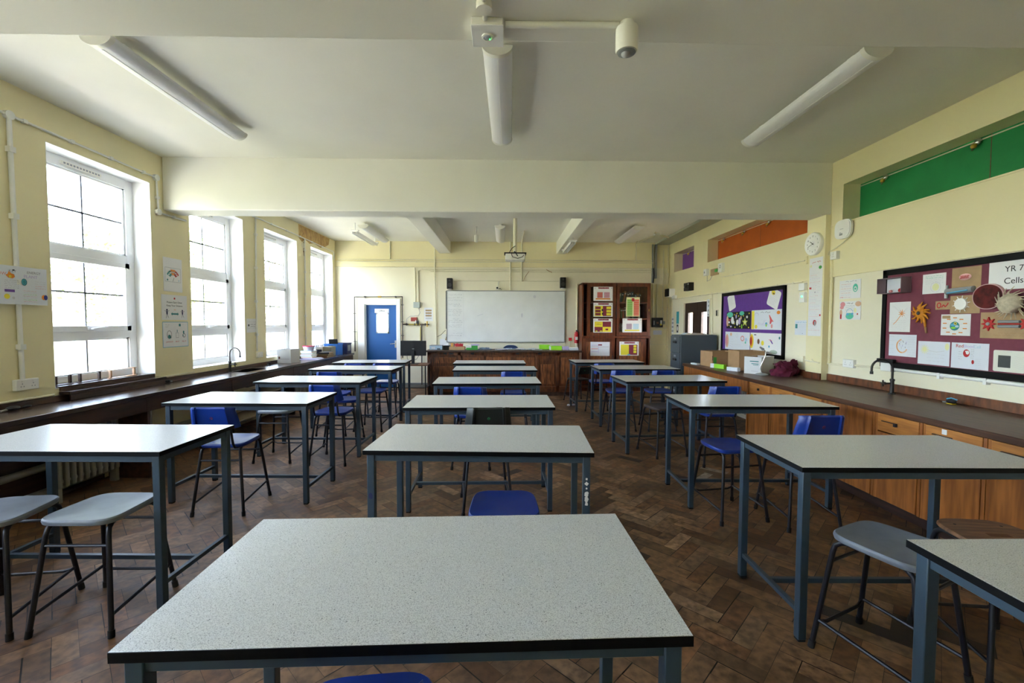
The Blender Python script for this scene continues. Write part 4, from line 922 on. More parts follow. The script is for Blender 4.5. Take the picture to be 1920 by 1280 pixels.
# ---- left wall
def d_elec(m, z, w_, h):
    m.T = m.T @ Matrix.Translation((0.185, 0, 0))
    m.text('NEED TO', -0.26, h*0.38, 0.030, z, GREYINK); m.text('KNOW', -0.20, h*0.28, 0.034, z, PINK); m.text('KEY', -0.10, h*0.36, 0.03, z, GREYINK)
    m.text('ENERGY', 0.055, h*0.36, 0.028, z, GREYINK); m.text('PLANT', 0.03, h*0.25, 0.034, z, LILAC)
    m.prism([(-0.13, 0.055), (-0.15, 0.075), (-0.135, 0.085), (-0.125, 0.11), (-0.11, 0.09), (-0.09, 0.085), (-0.085, 0.065), (-0.10, 0.052)], z, z+0.0004, ORG)
    m.disc(-0.118, 0.066, 0.010, z+0.0004, YEL); m.rect(-0.16, -0.09, -0.055, -0.035, z, cm('violet felt', (0.12, 0.04, 0.35)))
    m.disc(-0.145, -0.09, 0.020, z, YEL); m.disc(-0.10, -0.10, 0.010, z, FAINT); m.disc(-0.02, 0.03, 0.021, z, TEAL, 0.028); m.ring(-0.02, 0.03, 0.013, 0.002, z+0.0004, SKY, 0.019)
    m.disc(0.125, -0.085, 0.016, z, ORG, 0.021); m.disc(0.14, -0.085, 0.015, z+0.0002, cm('deep blue', (0.02, 0.03, 0.25)), 0.021)
    m.rect(-0.10, -0.085, 0.112, 0.122, z, INK)
    for k in range(5): m.scrib(-0.16, -0.06, 0.035-k*0.014, 0.006, z, GREYINK, 0.0012)
    for k in range(7): m.scrib(-0.03, 0.07, -0.04-k*0.014, 0.006, z, (PINK, FAINT, LIME)[k % 3], 0.0012)
    for k in range(4): m.scrib(0.06, 0.14, 0.04-k*0.018, 0.006, z, PINK if k > 1 else FAINT, 0.0014)
    for k in range(10): m.scrib(-0.36, -0.20, 0.06-k*0.022, 0.007, z, (PINK, GREYINK, LILAC)[k % 3], 0.0014)
sheet(FL(3.60-0.18, 1.795, 0.0375), 0.68, 0.30, 'wide handmade energy poster on the left wall over the white conduit, left photo edge', d_elec, PAPERB)
def d_gauge(m, z, w_, h):
    a, b_ = w_*0.42, h*0.21
    for q in ((-a, a, b_-0.003, b_), (-a, a, -b_, -b_+0.003), (-a, -a+0.003, -b_, b_), (a-0.003, a, -b_, b_)): m.rect(*q, z, GREYINK)
    cols = (TEAL, TEAL, ORG, ORG, cm('poster red', (0.45, 0.05, 0.03)), RED)
    for k in range(6):
        t1, t2 = PI*0.85-k*PI*0.7/6, PI*0.85-(k+1)*PI*0.7/6+0.03; c0 = (0, -0.045)
        m.prism([(c0[0]+r*math.cos(t), c0[1]+r*math.sin(t)) for r, t in ((0.045, t1), (0.045, t2), (0.105, t2), (0.105, t1))][::-1], z, z+0.0004, cols[k])
        tm = (t1+t2)/2; m.disc(c0[0]+0.078*math.cos(tm), c0[1]+0.078*math.sin(tm), 0.010, z+0.0004, PAPER)
    m.stroke([(-0.005, -0.075), (0.015, -0.03)], 0.004, z, INK); m.text('Thinking', 0, b_-0.022, 0.022, z, ORG); m.disc(-0.085, -0.06, 0.011, z, TEAL); m.disc(0.09, -0.06, 0.010, z, PSKY)
sheet(FL(5.215, 2.058, 0.002), 0.29, 0.39, 'hanging sheet with a green to red gauge, top one right of the nearest window', d_gauge)
def figure(m, x, y, s, z, c):
    m.disc(x, y+0.045*s, 0.012*s, z, c); m.disc(x, y+0.012*s, 0.012*s, z, c, 0.024*s)
    for a, b_ in (((x, y+0.025*s), (x-0.035*s, y+0.035*s)), ((x, y+0.025*s), (x+0.035*s, y+0.038*s)), ((x-0.004*s, y-0.01*s), (x-0.014*s, y-0.05*s)), ((x+0.004*s, y-0.01*s), (x+0.022*s, y-0.045*s))): m.stroke([a, b_], 0.004*s, z, c)
def d_dist(m, z, w_, h):
    m.disc(0, h*0.36, 0.012, z, RED); m.text('Protect Each Other', 0, h*0.20, 0.030, z, INK); m.text('Keep Your Distance', 0, h*0.07, 0.030, z, INK); m.text('2m', 0, -h*0.09, 0.022, z, ORG)
    figure(m, -0.12, -0.075, 1.0, z, NAVY); figure(m, 0.12, -0.075, 0.9, z, NAVY)
    m.prism([(-0.06, -0.075), (-0.04, -0.055), (-0.04, -0.066), (0.04, -0.066), (0.04, -0.055), (0.06, -0.075), (0.04, -0.095), (0.04, -0.084), (-0.04, -0.084), (-0.04, -0.095)][::-1], z, z+0.0004, TEAL)
sheet(FL(5.228, 1.680, 0.002), 0.40, 0.292, 'distance poster with two stick figures and a double arrow, middle of three', d_dist)
def d_catch(m, z, w_, h):
    for q in ((-w_/2, w_/2, h/2-0.006, h/2), (-w_/2, w_/2, -h/2, -h/2+0.006), (-w_/2, -w_/2+0.006, -h/2, h/2), (w_/2-0.006, w_/2, -h/2, h/2)): m.rect(*q, z, SKY)
    m.ring(-0.10, 0.0, 0.034, 0.004, z, INK, 0.044); m.disc(-0.10, -0.025, 0.022, z, TEAL, 0.024)
    m.rect(0.0, 0.045, -0.04, 0.02, z, GREYINK); m.rect(0.004, 0.041, -0.036, 0.016, z+0.0004, PAPER); m.stroke([(0.022, 0.025), (0.022, 0.055)], 0.009, z, TEAL)
    m.disc(0.13, -0.015, 0.024, z, INK); m.disc(0.13, -0.015, 0.018, z+0.0004, PAPER); m.disc(0.125, 0.025, 0.012, z, TEAL, 0.018); m.disc(0.115, -0.015, 0.008, z+0.0008, TEAL)
    m.text('CATCH IT', -0.10, -0.085, 0.024, z, RED); m.text('BIN IT', 0.022, -0.085, 0.022, z, RED); m.text('KILL IT', 0.13, -0.085, 0.022, z, RED)
    m.scrib(-0.16, -0.10, 0.11, 0.016, z, GREYINK, 0.002); m.scrib(-0.16, -0.11, 0.09, 0.014, z, GREYINK, 0.002); m.rect(0.05, 0.08, 0.095, 0.125, z, TEAL); m.scrib(0.09, 0.17, 0.11, 0.012, z, FAINT, 0.002)
sheet(FL(5.234, 1.365, 0.002), 0.40, 0.295, 'hygiene poster with blue border, lowest of the three beside the nearest window', d_catch)
sheet(FL(6.775, 1.460, 0.012), 0.27, 0.21, 'small white sign on the conduit between the second and third windows', lambda m, z, w_, h: (m.rect(-w_*.42, w_*.42, -h*.2, h*.28, z, FAINT), m.rect(-w_*.41, w_*.41, -h*.18, h*.26, z+0.0003, PAPER), m.disc(-w_*.3, 0.005, 0.018, z+0.0006, INK), m.scrib(-w_*.15, w_*.38, 0.015, 0.018, z+0.0006, INK, 0.003), m.scrib(-w_*.15, w_*.3, -0.015, 0.014, z+0.0006, INK, 0.003)), cat='sign')
# conduits on the left wall
def cond(pts, r, m_, lb, clips=0, cm_=None, name='conduit', cat='conduit'):
    m = MB().tube(pts, r, m_, 10)
    if clips:
        for k in range(clips):
            t = (k+0.5)/clips; tot = sum((Vector(b)-Vector(a)).length for a, b in zip(pts, pts[1:])); q = t*tot
            for a, b in zip(pts, pts[1:]):
                L = (Vector(b)-Vector(a)).length
                if q <= L: c = Vector(a).lerp(Vector(b), q/L); m.box(c.x-r*1.35, c.x+r*1.35, c.y-r*1.35, c.y+r*1.35, c.z-r*1.35, c.z+r*1.35, cm_ or m_); break
                q -= L
    return tag(m.build(name), lb, cat)
xw = XL+0.0175
cond([(xw, 3.545, 3.11), (xw, 3.553, 2.03), (xw, 3.562, 1.05)], 0.016, CONDW, 'white vertical conduit on the left wall behind the wide handmade poster', 4)
cond([(xw, 2.3, 3.118), (xw, 3.545, 3.116), (xw, 4.99, 3.107), (xw, 5.01, 2.73), (xw, 5.43, 2.735)], 0.011, CONDW, 'white conduit above the nearest left window stepping down under the beam', 9)
for y, z in ((3.545, 3.115), (4.99, 3.107), (5.005, 2.735)):
    m = MB(FL(y, z)); m.lathe([(0.034, 0), (0.034, 0.034), (0.0, 0.036)], CONDW, 18); tag(m.build('junction_box'), {3.545: 'round white junction box at the top of the near left conduit', 4.99: 'round white junction box beside the beam at the upper left', 5.005: 'round white junction box just below the left end of the beam'}[y], 'box')
cond([(xw, 6.93, 3.13), (xw, 6.90, 2.0), (xw, 6.895, 1.06)], 0.013, CONDW, 'white vertical conduit between the second and third left windows', 4)
cond([(xw, 8.60, 3.12), (xw, 8.58, 1.0)], 0.013, CONDW, 'white vertical conduit between the third and fourth left windows', 5)
cond([(xw, 5.6, 3.14), (xw, 8.1, 3.135), (xw, 10.03, 3.105), (xw, 10.05, 2.93)], 0.010, CONDW, 'thin conduit running above the far left windows', 9)
cond([(xw, -0.8, 0.885), (xw, 3.80, 0.885)], 0.010, COND, 'thin cream pipe above the left bench before the nearest window')
cond([(xw, 4.98, 0.89), (xw, 5.50, 0.89)], 0.010, COND, 'thin cream pipe above the left bench under the wall posters')
def socket(F, w_, h, lb, double=True, d=0.035):
    s = MB(F); s.box(-w_/2, w_/2, -h/2, h/2, 0, d, WHITEP); o = s.build('socket', bevel=0.004); org = o.location.copy()
    q = MB(Matrix.Translation(-org) @ F)
    for c in ((-w_*0.24, w_*0.24) if double else (0,)):
        for x, y in ((c, 0.008), (c-0.011, -0.014), (c+0.011, -0.014)): q.box(x-0.003, x+0.003, y-0.004, y+0.004, d, d+0.0006, GREYINK)
        q.box(c-0.004, c+0.008, h*0.22, h*0.36, d, d+0.003, WHITEP)
    q.build('pin_holes', parent=o, smooth=False)
    return tag(o, lb, 'socket')
socket(FL(3.585, 1.005), 0.17, 0.088, 'white double socket on the left wall below the wide handmade poster')
socket(FL(6.96, 1.00), 0.15, 0.085, 'white double socket above the left bench near the white carton')
# ---- back wall
yb = YB-0.012
def hb(x0, x1, z, r, lb, clips=0, d=0.03, m_=None): return cond([(x0, YB-d, z), (x1, YB-d, z)], r, m_ or COND, lb, clips)
hb(-3.80, 3.48, 2.955, 0.010, 'cream conduit along the top of the ledge on the back wall', 0, 0.03)
hb(-3.86, 3.50, 2.905, 0.009, 'thin cream conduit across the back wall with clips', 26, 0.042)
hb(-1.9, 3.45, 2.735, 0.012, 'cream conduit above the whiteboard, upper of two close together', 16, 0.016)
hb(-1.7, 3.45, 2.690, 0.010, 'cream conduit above the whiteboard, lower of two close together', 0, 0.014)
hb(-1.18, 1.25, 2.478, 0.008, 'thin cream conduit between the two black loudspeakers', 9, 0.014)
cond([(-2.62, YB-0.03, ZC), (-2.62, YB-0.03, 2.965)], 0.012, COND, 'short cream conduit dropping from the ceiling above the blue door')
cond([(-1.60, YB-0.045, 3.2), (-1.60, YB-0.045, 2.45), (-1.575, YB-0.025, 1.1), (-1.575, YB-0.025, 0.96)], 0.014, COND, 'tall cream conduit left of the whiteboard', 6)
cond([(-2.055, YB-0.045, 2.77), (-2.055, YB-0.025, 2.70), (-2.055, YB-0.025, 1.99)], 0.014, COND, 'left one of twin conduits above the small grey box')
cond([(-1.93, YB-0.020, 2.72), (-1.985, YB-0.02, 2.70), (-1.985, YB-0.02, 1.99)], 0.014, COND, 'right one of twin conduits above the small grey box')
cond([(0.130, YB-0.05, ZC), (0.130, YB-0.05, 2.40), (0.132, YB-0.02, 2.262)], 0.016, COND, 'cream conduit behind the projector down to the whiteboard', 0)
cond([(0.39, 8.9, ZC-0.014), (0.39, YB-0.06, ZC-0.03), (0.39, YB-0.05, 2.9), (0.39, YB-0.04, 2.47)], 0.014, COND, 'cream conduit from the ceiling right of the projector', 0)
m = MB().tube([(0.42, YB-0.02, 2.47), (0.47, YB-0.03, 2.58), (0.56, YB-0.03, 2.70)], 0.005, KRAFTD, 8).tube([(0.95, YB-0.02, 2.75), (1.03, YB-0.03, 2.70), (1.09, YB-0.02, 2.68)], 0.008, KRAFTD, 8)
tag(m.build('loose_cable'), 'short loose brown cables on the back wall right of the projector', 'cable')
m = MB(FB(-2.018, 1.922)); m.box(-0.075, 0.075, -0.066, 0.066, 0, 0.06, mat('grey green box', (0.42, 0.46, 0.42), 0.5)); tag(m.build('switch_box', bevel=0.005), 'small grey green box below the twin conduits right of the door', 'box')
m = MB(FB(-2.082, 1.590)); m.box(-0.075, 0.06, -0.045, 0.045, 0, 0.04, mat('brick red enamel', (0.30, 0.035, 0.025), 0.5)); m.box(0.03, 0.05, -0.10, -0.02, 0.04, 0.06, PAPER); m.box(0.055, 0.10, -0.10, -0.03, 0.0, 0.05, INK)
tag(m.build('gas_alarm', bevel=0.004), 'red box on the pipe shelf between door and whiteboard', 'box')
sheet(FB(-1.755, 1.705, 0.002), 0.20, 0.31, 'white notice with three tan picture rows left of the whiteboard', lambda m, z, w_, h: [m.rect(-0.07, 0.07, y-0.018, y+0.018, z, KRAFT if k < 3 else FAINT) for k, y in enumerate((0.09, 0.03, -0.03, -0.09))] and [m.scrib(-0.07, 0.07, y+0.026, 0.010, z, GREYINK, 0.002) for y in (0.09, 0.03, -0.03)])
# pipes round the blue door
m = MB().tube([(-3.435, YB-0.05, 0.85), (-3.435, YB-0.05, 2.098), (-2.345, YB-0.05, 2.108), (-2.345, YB-0.05, 0.7)], 0.013, PIPED, 12)
for p in ((-3.435, 1.72), (-3.435, 1.30), (-3.435, 1.08), (-2.345, 1.92), (-2.345, 1.53), (-2.345, 1.22)): m.box(p[0]-0.03, p[0]+0.02, YB-0.065, YB-0.0005, p[1]-0.006, p[1]+0.006, PIPED)
for x in (-3.2, -2.5): m.box(x-0.012, x+0.012, YB-0.068, YB-0.0, 2.085, 2.12, PIPED)
m.tube([(-2.90, YB-0.05, 2.103), (-2.82, YB-0.05, 2.103)], 0.018, BRASS, 12)
tag(m.build('gas_pipe'), 'dark pipe framing the white surround of the blue door', 'pipe')
m = MB().tube([(-2.332, YB-0.06, 1.474), (-1.73, YB-0.06, 1.474)], 0.014, PIPED, 12).tube([(-2.20, YB-0.06, 1.474), (-1.95, YB-0.06, 1.474)], 0.0165, PIPEY, 12).tube([(-1.905, YB-0.06, 1.474), (-1.905, YB-0.06, 0.06), (-1.905, YB-0.06, 0.0)], 0.015, PIPED, 12).tube([(-1.93, YB-0.06, 1.42), (-1.93, YB-0.06, 1.10)], 0.011, PIPEY, 10).tube([(-1.78, YB-0.06, 1.42), (-1.78, YB-0.06, 1.55)], 0.014, BRASS, 12)
for x in (-2.25, -2.06, -1.99, -1.82): m.box(x-0.012, x+0.012, YB-0.085, YB-0.03, 1.45, 1.50, PIPED)
m.tube([(-2.25, YB-0.05, 1.49), (-2.25, YB-0.03, 1.60), (-2.18, YB-0.02, 1.66), (-1.98, YB-0.02, 1.68), (-1.95, YB-0.02, 1.75), (-1.98, YB-0.02, 1.86)], 0.004, GREYINK, 6)
tag(m.build('gas_pipe'), 'dark and yellow gas pipework with valves right of the blue door', 'pipe')
# loudspeakers, camera, whiteboard
def speaker(x, z, lb):
    m = MB(FB(x, z)); m.box(-0.062, 0.062, -0.120, 0.120, 0.045, 0.17, BLACK); o = m.build('loudspeaker', bevel=0.005); org = o.location.copy()
    q = MB(Matrix.Translation(-org) @ FB(x, z) @ Matrix.Translation((0, 0, 0.17)))
    q.T = q.T @ Matrix.Translation((0, -0.035, 0)); q.lathe([(0.046, 0), (0.046, 0.004), (0.036, 0.002), (0.0, 0.001)], mat('speaker cone', (0.03, 0.03, 0.035), 0.6), 22); q.T = q.T @ Matrix.Translation((0, 0.105, 0)); q.lathe([(0.020, 0), (0.018, 0.004), (0.0, 0.002)], MATS['speaker cone'], 16)
    q.build('cone', parent=o); MB(Matrix.Translation(-org) @ FB(x, z)).box(-0.02, 0.02, -0.14, 0.0, 0.0, 0.05, WHITEP).box(-0.04, 0.04, -0.135, -0.12, 0.0, 0.15, WHITEP).build('bracket', parent=o)
    return tag(o, lb, 'speaker')
speaker(-1.250, 2.405, 'black loudspeaker above the left end of the whiteboard')
speaker(1.330, 2.435, 'black loudspeaker above the right end of the whiteboard')
m = MB(FB(-0.165, 2.31)); m.box(-0.03, 0.03, -0.035, 0.035, 0.05, 0.14, PLAST); m.T = FB(-0.165, 2.31) @ Matrix.Translation((-0.005, 0, 0.14)); m.lathe([(0.022, 0), (0.020, 0.02), (0.0, 0.02)], BLACK, 16); m.T = Matrix(); m.tube([(-0.165, YB-0.06, 2.34), (-0.15, YB-0.04, 2.40), (-0.14, YB-0.015, 2.47)], 0.010, PLAST, 8).tube([(-0.15, YB-0.12, 2.28), (-0.10, YB-0.10, 2.30), (-0.08, YB-0.02, 2.275)], 0.007, BLACK, 8)
tag(m.build('camera_unit'), 'small white wall camera on the top edge of the whiteboard', 'camera')
wx0, wx1, wz0, wz1 = -1.325, 1.385, 1.075, 2.245
b = empty('whiteboard', ((wx0+wx1)/2, YB, (wz0+wz1)/2)); Fw = Matrix(((1, 0, 0, 0), (0, 0, -1, 0), (0, 1, 0, 0), (0, 0, 0, 1))); W2, H2 = (wx1-wx0)/2, (wz1-wz0)/2
m = MB(Fw); ALU = mat('grey aluminium trim', (0.30, 0.31, 0.30), 0.4, metal=0.3)
for q in ((-W2-0.012, W2+0.012, H2-0.006, H2+0.014), (-W2-0.012, W2+0.012, -H2-0.014, -H2+0.006), (-W2-0.014, -W2+0.006, -H2, H2), (W2-0.006, W2+0.014, -H2, H2)): m.box(q[0], q[1], q[2], q[3], 0.0, 0.042, ALU)
m.box(-W2-0.03, -W2-0.014, -H2+0.3, H2, 0.0, 0.03, BLACK); m.build('frame', parent=b, bevel=0.003)
m = MB(Fw).box(-W2, W2, -H2, H2, 0.015, 0.035, WBOARD); z = 0.0352; x0 = -W2+0.03
for yy, e in ((0.50, 0.30), (0.43, 0.32), (0.395, 0.25), (0.37, 0.31), (0.28, 0.26), (0.24, 0.30), (0.16, 0.31), (0.12, 0.33), (0.08, 0.29), (0.03, 0.27), (-0.06, 0.24), (-0.10, 0.31), (-0.14, 0.33), (-0.20, 0.31), (-0.24, 0.29), (-0.34, 0.20), (-0.39, 0.32), (-0.44, 0.30), (-0.50, 0.28)):
    m.scrib(x0+random.choice((0, 0.0, 0.10)), x0+e, yy, 0.022, z, FAINT if random.random() < 0.15 else GREYINK, 0.0036)
m.stroke([(x0+0.345, H2-0.03), (x0+0.35, -H2+0.12)], 0.004, z, FAINT); m.scrib(x0+0.40, x0+0.5, -0.50, 0.02, z, FAINT, 0.003)
m.disc(0.66, 0.46, 0.032, z, FAINT, 0.034); m.disc(0.37, 0.03, 0.02, z, FAINT, 0.05); m.stroke([(-0.66, 0.01), (-0.60, 0.035), (-0.53, 0.055)], 0.012, z, FAINT); m.build('writing_surface', parent=b, smooth=False)
tag(b, 'wide whiteboard with faint pen notes down its left side', 'whiteboard')
m = MB(FB(-1.40, 1.20)); m.box(-0.045, 0.045, -0.05, 0.05, 0, 0.06, PLAST).box(0.03, 0.10, -0.09, -0.01, 0, 0.03, KRAFT); m.T = Matrix(); m.tube([(-1.555, YB-0.02, 1.19), (-1.46, YB-0.05, 1.24), (-1.40, YB-0.07, 1.30), (-1.36, YB-0.04, 1.34)], 0.005, BLACK, 6)
tag(m.build('wall_box'), 'white wall box with cables at the lower left of the whiteboard', 'box')
m = MB(FB(-1.395, 1.03)); m.box(-0.10, 0.10, -0.085, 0.11, 0.02, 0.024, PAPER); tag(m.build('paper_sheet', smooth=False), 'large white sheet hanging beside the lower left of the whiteboard', 'paper')
# extinguisher, call point
e = empty('fire_extinguisher', (1.655, YB-0.09, 1.05))
MB().lathe([(0.0, 0), (0.045, 0.002), (0.047, 0.02), (0.047, 0.21), (0.038, 0.25), (0.016, 0.265), (0.016, 0.28)], RED, 22).build('cylinder', parent=e)
MB().box(-0.012, 0.012, -0.05, 0.02, 0.28, 0.305, BLACK).tube([(0.01, -0.01, 0.285), (0.055, -0.02, 0.25), (0.058, -0.02, 0.05)], 0.008, BLACK, 8).build('valve', parent=e)
MB().box(-0.03, 0.03, -0.0485, -0.047, 0.08, 0.15, PAPER).build('label', parent=e)
MB().box(-0.02, 0.02, 0.045, 0.09, 0.15, 0.24, BLACK).build('bracket', parent=e)
tag(e, 'red fire extinguisher hanging between whiteboard and bookcase cabinet', 'extinguisher')
m = MB(FB(1.525, 1.14)); m.box(-0.035, 0.035, -0.035, 0.035, 0, 0.04, RED).box(-0.015, 0.015, -0.16, -0.035, 0, 0.02, COND); tag(m.build('call_point', bevel=0.003), 'small orange red call point right of the whiteboard', 'alarm')
cond([(1.675, YB-0.02, 2.42), (1.675, YB-0.02, 0.97)], 0.02, CREAM2, 'cream pipe running down along the left side of the bookcase cabinet')
# meter panel and conduits in the right corner
m = MB(FB(3.535, 1.535)); m.box(-0.12, 0.12, -0.11, 0.11, 0.012, 0.10, BLACK); o = m.build('electric_meter', bevel=0.006); org = o.location.copy(); q = MB(Matrix.Translation(-org) @ FB(3.535, 1.535, 0.10))
q.box(-0.03, 0.02, -0.03, 0.01, 0, 0.003, BROWN).box(0.055, 0.10, -0.06, 0.05, 0, 0.003, PAPER).disc(0.07, -0.05, 0.022, 0.003, YEL).box(-0.10, -0.075, -0.06, 0.04, 0, 0.003, GREYINK); q.build('label', parent=o, smooth=False)
tag(o, 'black switch box with a white and yellow label right of the bookcase', 'box')
m = MB(FB(3.69, 1.53)); m.box(-0.03, 0.03, -0.035, 0.035, 0.012, 0.06, SHADE); tag(m.build('switch', bevel=0.003), 'small grey switch beside the black switch box', 'switch')
cond([(3.44, YB-0.03, 2.42), (3.44, YB-0.03, 1.645)], 0.012, COND, 'cream conduit entering the black switch box on its left')
cond([(3.53, YB-0.03, 2.42), (3.53, YB-0.03, 1.645)], 0.012, COND, 'cream conduit entering the black switch box from above')
cond([(3.66, YB-0.05, 3.2), (3.67, YB-0.03, 2.5), (3.665, YB-0.03, 1.85), (3.69, YB-0.03, 1.57)], 0.013, COND, 'cream conduit down to the small grey switch in the far right corner', 3)
cond([(3.76, YB-0.07, 3.3), (3.76, YB-0.07, 1.40), (3.50, YB-0.06, 1.40)], 0.012, COND, 'cream conduit in the far right corner bending left below the switch box', 5)
m = MB().box(3.40, 3.43, YB-0.05, YB, 2.45, 3.33, mat('grey trunking', (0.25, 0.26, 0.25), 0.5)).box(3.46, 3.51, YB-0.06, YB, 2.55, 3.33, MATS['grey trunking']).tube([(3.42, YB-0.07, 2.78), (3.43, YB-0.09, 2.62), (3.42, YB-0.07, 2.44)], 0.014, BLACK, 8)
tag(m.build('cable_trunking', bevel=0.003), 'dark grey cable trunking above the right side of the bookcase cabinet', 'trunking')
m = MB().tube([(2.98, 9.9, ZC-0.015), (3.02, YB-0.06, ZC-0.03), (3.02, YB-0.06, 2.97)], 0.014, COND, 10); tag(m.build('conduit'), 'cream conduit dropping from the ceiling near the right corner', 'conduit')
m = MB().tube([(3.10, 9.1, ZC-0.02), (3.30, 9.2, ZC-0.03), (3.46, 9.3, ZC-0.04)], 0.02, COND, 10).tube([(3.05, 8.9, ZC-0.02), (3.15, 9.3, ZC-0.02), (3.02, 9.9, ZC-0.02)], 0.014, COND, 10).box(3.08, 3.20, 9.0, 9.12, ZC-0.05, ZC, PLAST)
tag(m.build('junction_box'), 'cream ceiling junction with bent conduits near the right corner', 'box')
sheet(FB(3.56, 1.30, 0.016), 0.20, 0.10, 'small grey notice under the black switch box', lambda m, z, w_, h: [m.scrib(-w_*.42, w_*.42, y, 0.010, z, FAINT, 0.002) for y in (0.03, 0.01, -0.01, -0.03)], PAPERB)
# ---- printed sheets on the cabinet
def hdr(m, z, w_, h, c=BKMAR): m.rect(-w_*0.25, w_*0.30, h*0.36, h*0.47, z, c); m.scrib(-w_*0.22, w_*0.27, h*0.415, 0.018, z+0.0004, PINK, 0.004); m.disc(-w_*0.42, h*0.40, 0.012, z, BKMAR, n=3); m.disc(w_*0.44, h*0.40, 0.010, z, GREYINK)
def d_two(c1, c2, c3):
    def f(m, z, w_, h):
        hdr(m, z, w_, h); m.rect(-w_*0.30, -w_*0.02, -h*0.28, h*0.12, z, c1); m.rect(w_*0.05, w_*0.34, -h*0.28, h*0.12, z, c2); m.rect(-w_*0.38, w_*0.38, -h*0.40, -h*0.31, z, c3)
        for k in range(4): m.scrib(-w_*0.28, -w_*0.04, h*0.07-k*0.03, 0.010, z+0.0004, GREYINK, 0.002); m.scrib(w_*0.07, w_*0.32, h*0.07-k*0.03, 0.010, z+0.0004, PAPER, 0.002)
    return f
def d_quad(n):
    def f(m, z, w_, h):
        hdr(m, z, w_, h)
        m.rect(-w_*0.43, -w_*0.01, -h*0.45, h*0.28, z, YEL); m.rect(-w_*0.01, w_*0.43, -h*0.45, h*0.28, z, BKMAR)
        if n == 0:
            for y in (0.13, -0.10, -0.32): m.rect(-w_*0.40, -w_*0.12, h*y-0.025, h*y+0.030, z+0.0004, BKMAR)
            for y in (0.13, -0.10, -0.32): m.rect(w_*0.18, w_*0.42, h*y-0.024, h*y+0.028, z+0.0004, YEL)
            m.disc(-w_*0.04, -h*0.02, 0.016, z+0.0006, INK, 0.03); m.disc(-w_*0.02, -h*0.28, 0.016, z+0.0006, INK, 0.026)
        elif n == 1:
            m.rect(-w_*0.43, -w_*0.01, -h*0.45, -h*0.10, z+0.0004, BKMAR); m.rect(-w_*0.01, w_*0.43, -h*0.45, -h*0.10, z+0.0004, YEL)
            m.scrib(-w_*0.35, -w_*0.08, h*0.08, 0.03, z+0.0008, INK, 0.004); m.rect(w_*0.14, w_*0.28, -h*0.34, -h*0.22, z+0.0008, BKMAR); m.rect(-w_*0.15, -w_*0.03, -h*0.43, -h*0.36, z+0.0008, YEL); m.rect(-w_*0.38, -w_*0.28, -h*0.43, -h*0.36, z+0.0008, YEL)
        else:
            m.rect(-w_*0.43, -w_*0.01, -h*0.45, h*0.28, z+0.0004, YEL)
            for y in (0.16, -0.04, -0.24): m.rect(w_*0.23, w_*0.38, h*y-0.025, h*y+0.025, z+0.0004, YEL)
            for k in range(5): m.scrib(-w_*0.38, -w_*0.08, h*0.2-k*0.035, 0.010, z+0.0008, LIME, 0.003)
            m.rect(-w_*0.08, w_*0.06, -h*0.48, -h*0.40, z+0.0008, SKY)
    return f
def d_tl(m, z, w_, h):
    m.rect(-w_*0.45, w_*0.45, h*0.14, h*0.155, z, BKMAR); m.rect(-w_*0.45, -w_*0.05, h*0.24, h*0.28, z, LILAC); m.rect(-w_*0.1, w_*0.1, h*0.24, h*0.33, z, BKMAR); m.rect(-w_*0.45, -w_*0.1, -h*0.02, h*0.03, z, PINK); m.rect(-w_*0.45, -w_*0.1, -h*0.22, -h*0.18, z, LILAC)
    for k in range(7): m.scrib(0.0, w_*0.43, h*0.06-k*0.032, 0.008, z, FAINT, 0.002)
    m.rect(-w_*0.08, -w_*0.065, -h*0.3, h*0.24, z, LILAC)
def d_rg(m, z, w_, h):
    m.rect(-w_*0.43, -w_*0.04, -h*0.47, h*0.38, z, cm('leafy print green', (0.22, 0.48, 0.08))); m.rect(w_*0.06, w_*0.45, -h*0.47, h*0.38, z, cm('coral print', (0.75, 0.14, 0.08))); m.rect(-w_*0.1, w_*0.1, h*0.28, h*0.45, z, RED)
    for k in range(8): m.rect(-w_*0.42, -w_*0.05, -h*0.42+k*h*0.1, -h*0.415+k*h*0.1+0.002, z+0.0004, PAPER); m.rect(w_*0.07, w_*0.44, -h*0.42+k*h*0.1, -h*0.415+k*h*0.1+0.002, z+0.0004, PAPER)
cabF = lambda x0, x1, z0, z1: FB((x0+x1)/2, (z0+z1)/2, YB-(CY-0.0215))
for q, fn, lb, mm in (((1.960, 2.386, 2.005, 2.315), d_two(cm('brick print', (0.55, 0.12, 0.10)), cm('rose print', (0.55, 0.25, 0.33)), ORG), 'printed sheet with red and pink boxes, top left on the cabinet', PAPER),
    ((1.962, 2.388, 1.655, 1.965), d_quad(0), 'printed sheet of yellow and maroon boxes, middle left on the cabinet glass', PAPER),
    ((1.962, 2.388, 1.308, 1.618), d_quad(1), 'printed sheet of yellow and maroon quarters, lower left on the cabinet glass', PAPER),
    ((2.69, 2.99, 1.665, 2.09), d_rg, 'printed sheet with green and red columns on the right cabinet glass', PYEL),
    ((2.612, 3.042, 1.312, 1.622), d_two(mat('mauve print', (0.42, 0.30, 0.38), 0.7), PSKY, YEL), 'printed sheet with grey and blue boxes on the right cabinet glass', PAPER)):
    sheet(cabF(*q), q[1]-q[0], q[3]-q[2], lb, fn, mm)
cabG = lambda x0, x1, z0, z1: FB((x0+x1)/2, (z0+z1)/2, YB-(CY-0.0175))
sheet(cabG(1.905, 2.335, 0.79, 1.098), 0.43, 0.31, 'pale timeline sheet on the lower left cabinet door', d_tl, PAPERB)
sheet(cabG(2.552, 2.982, 0.80, 1.105), 0.43, 0.31, 'printed sheet with yellow half and maroon half on the lower right cabinet door', d_quad(2), PAPER)
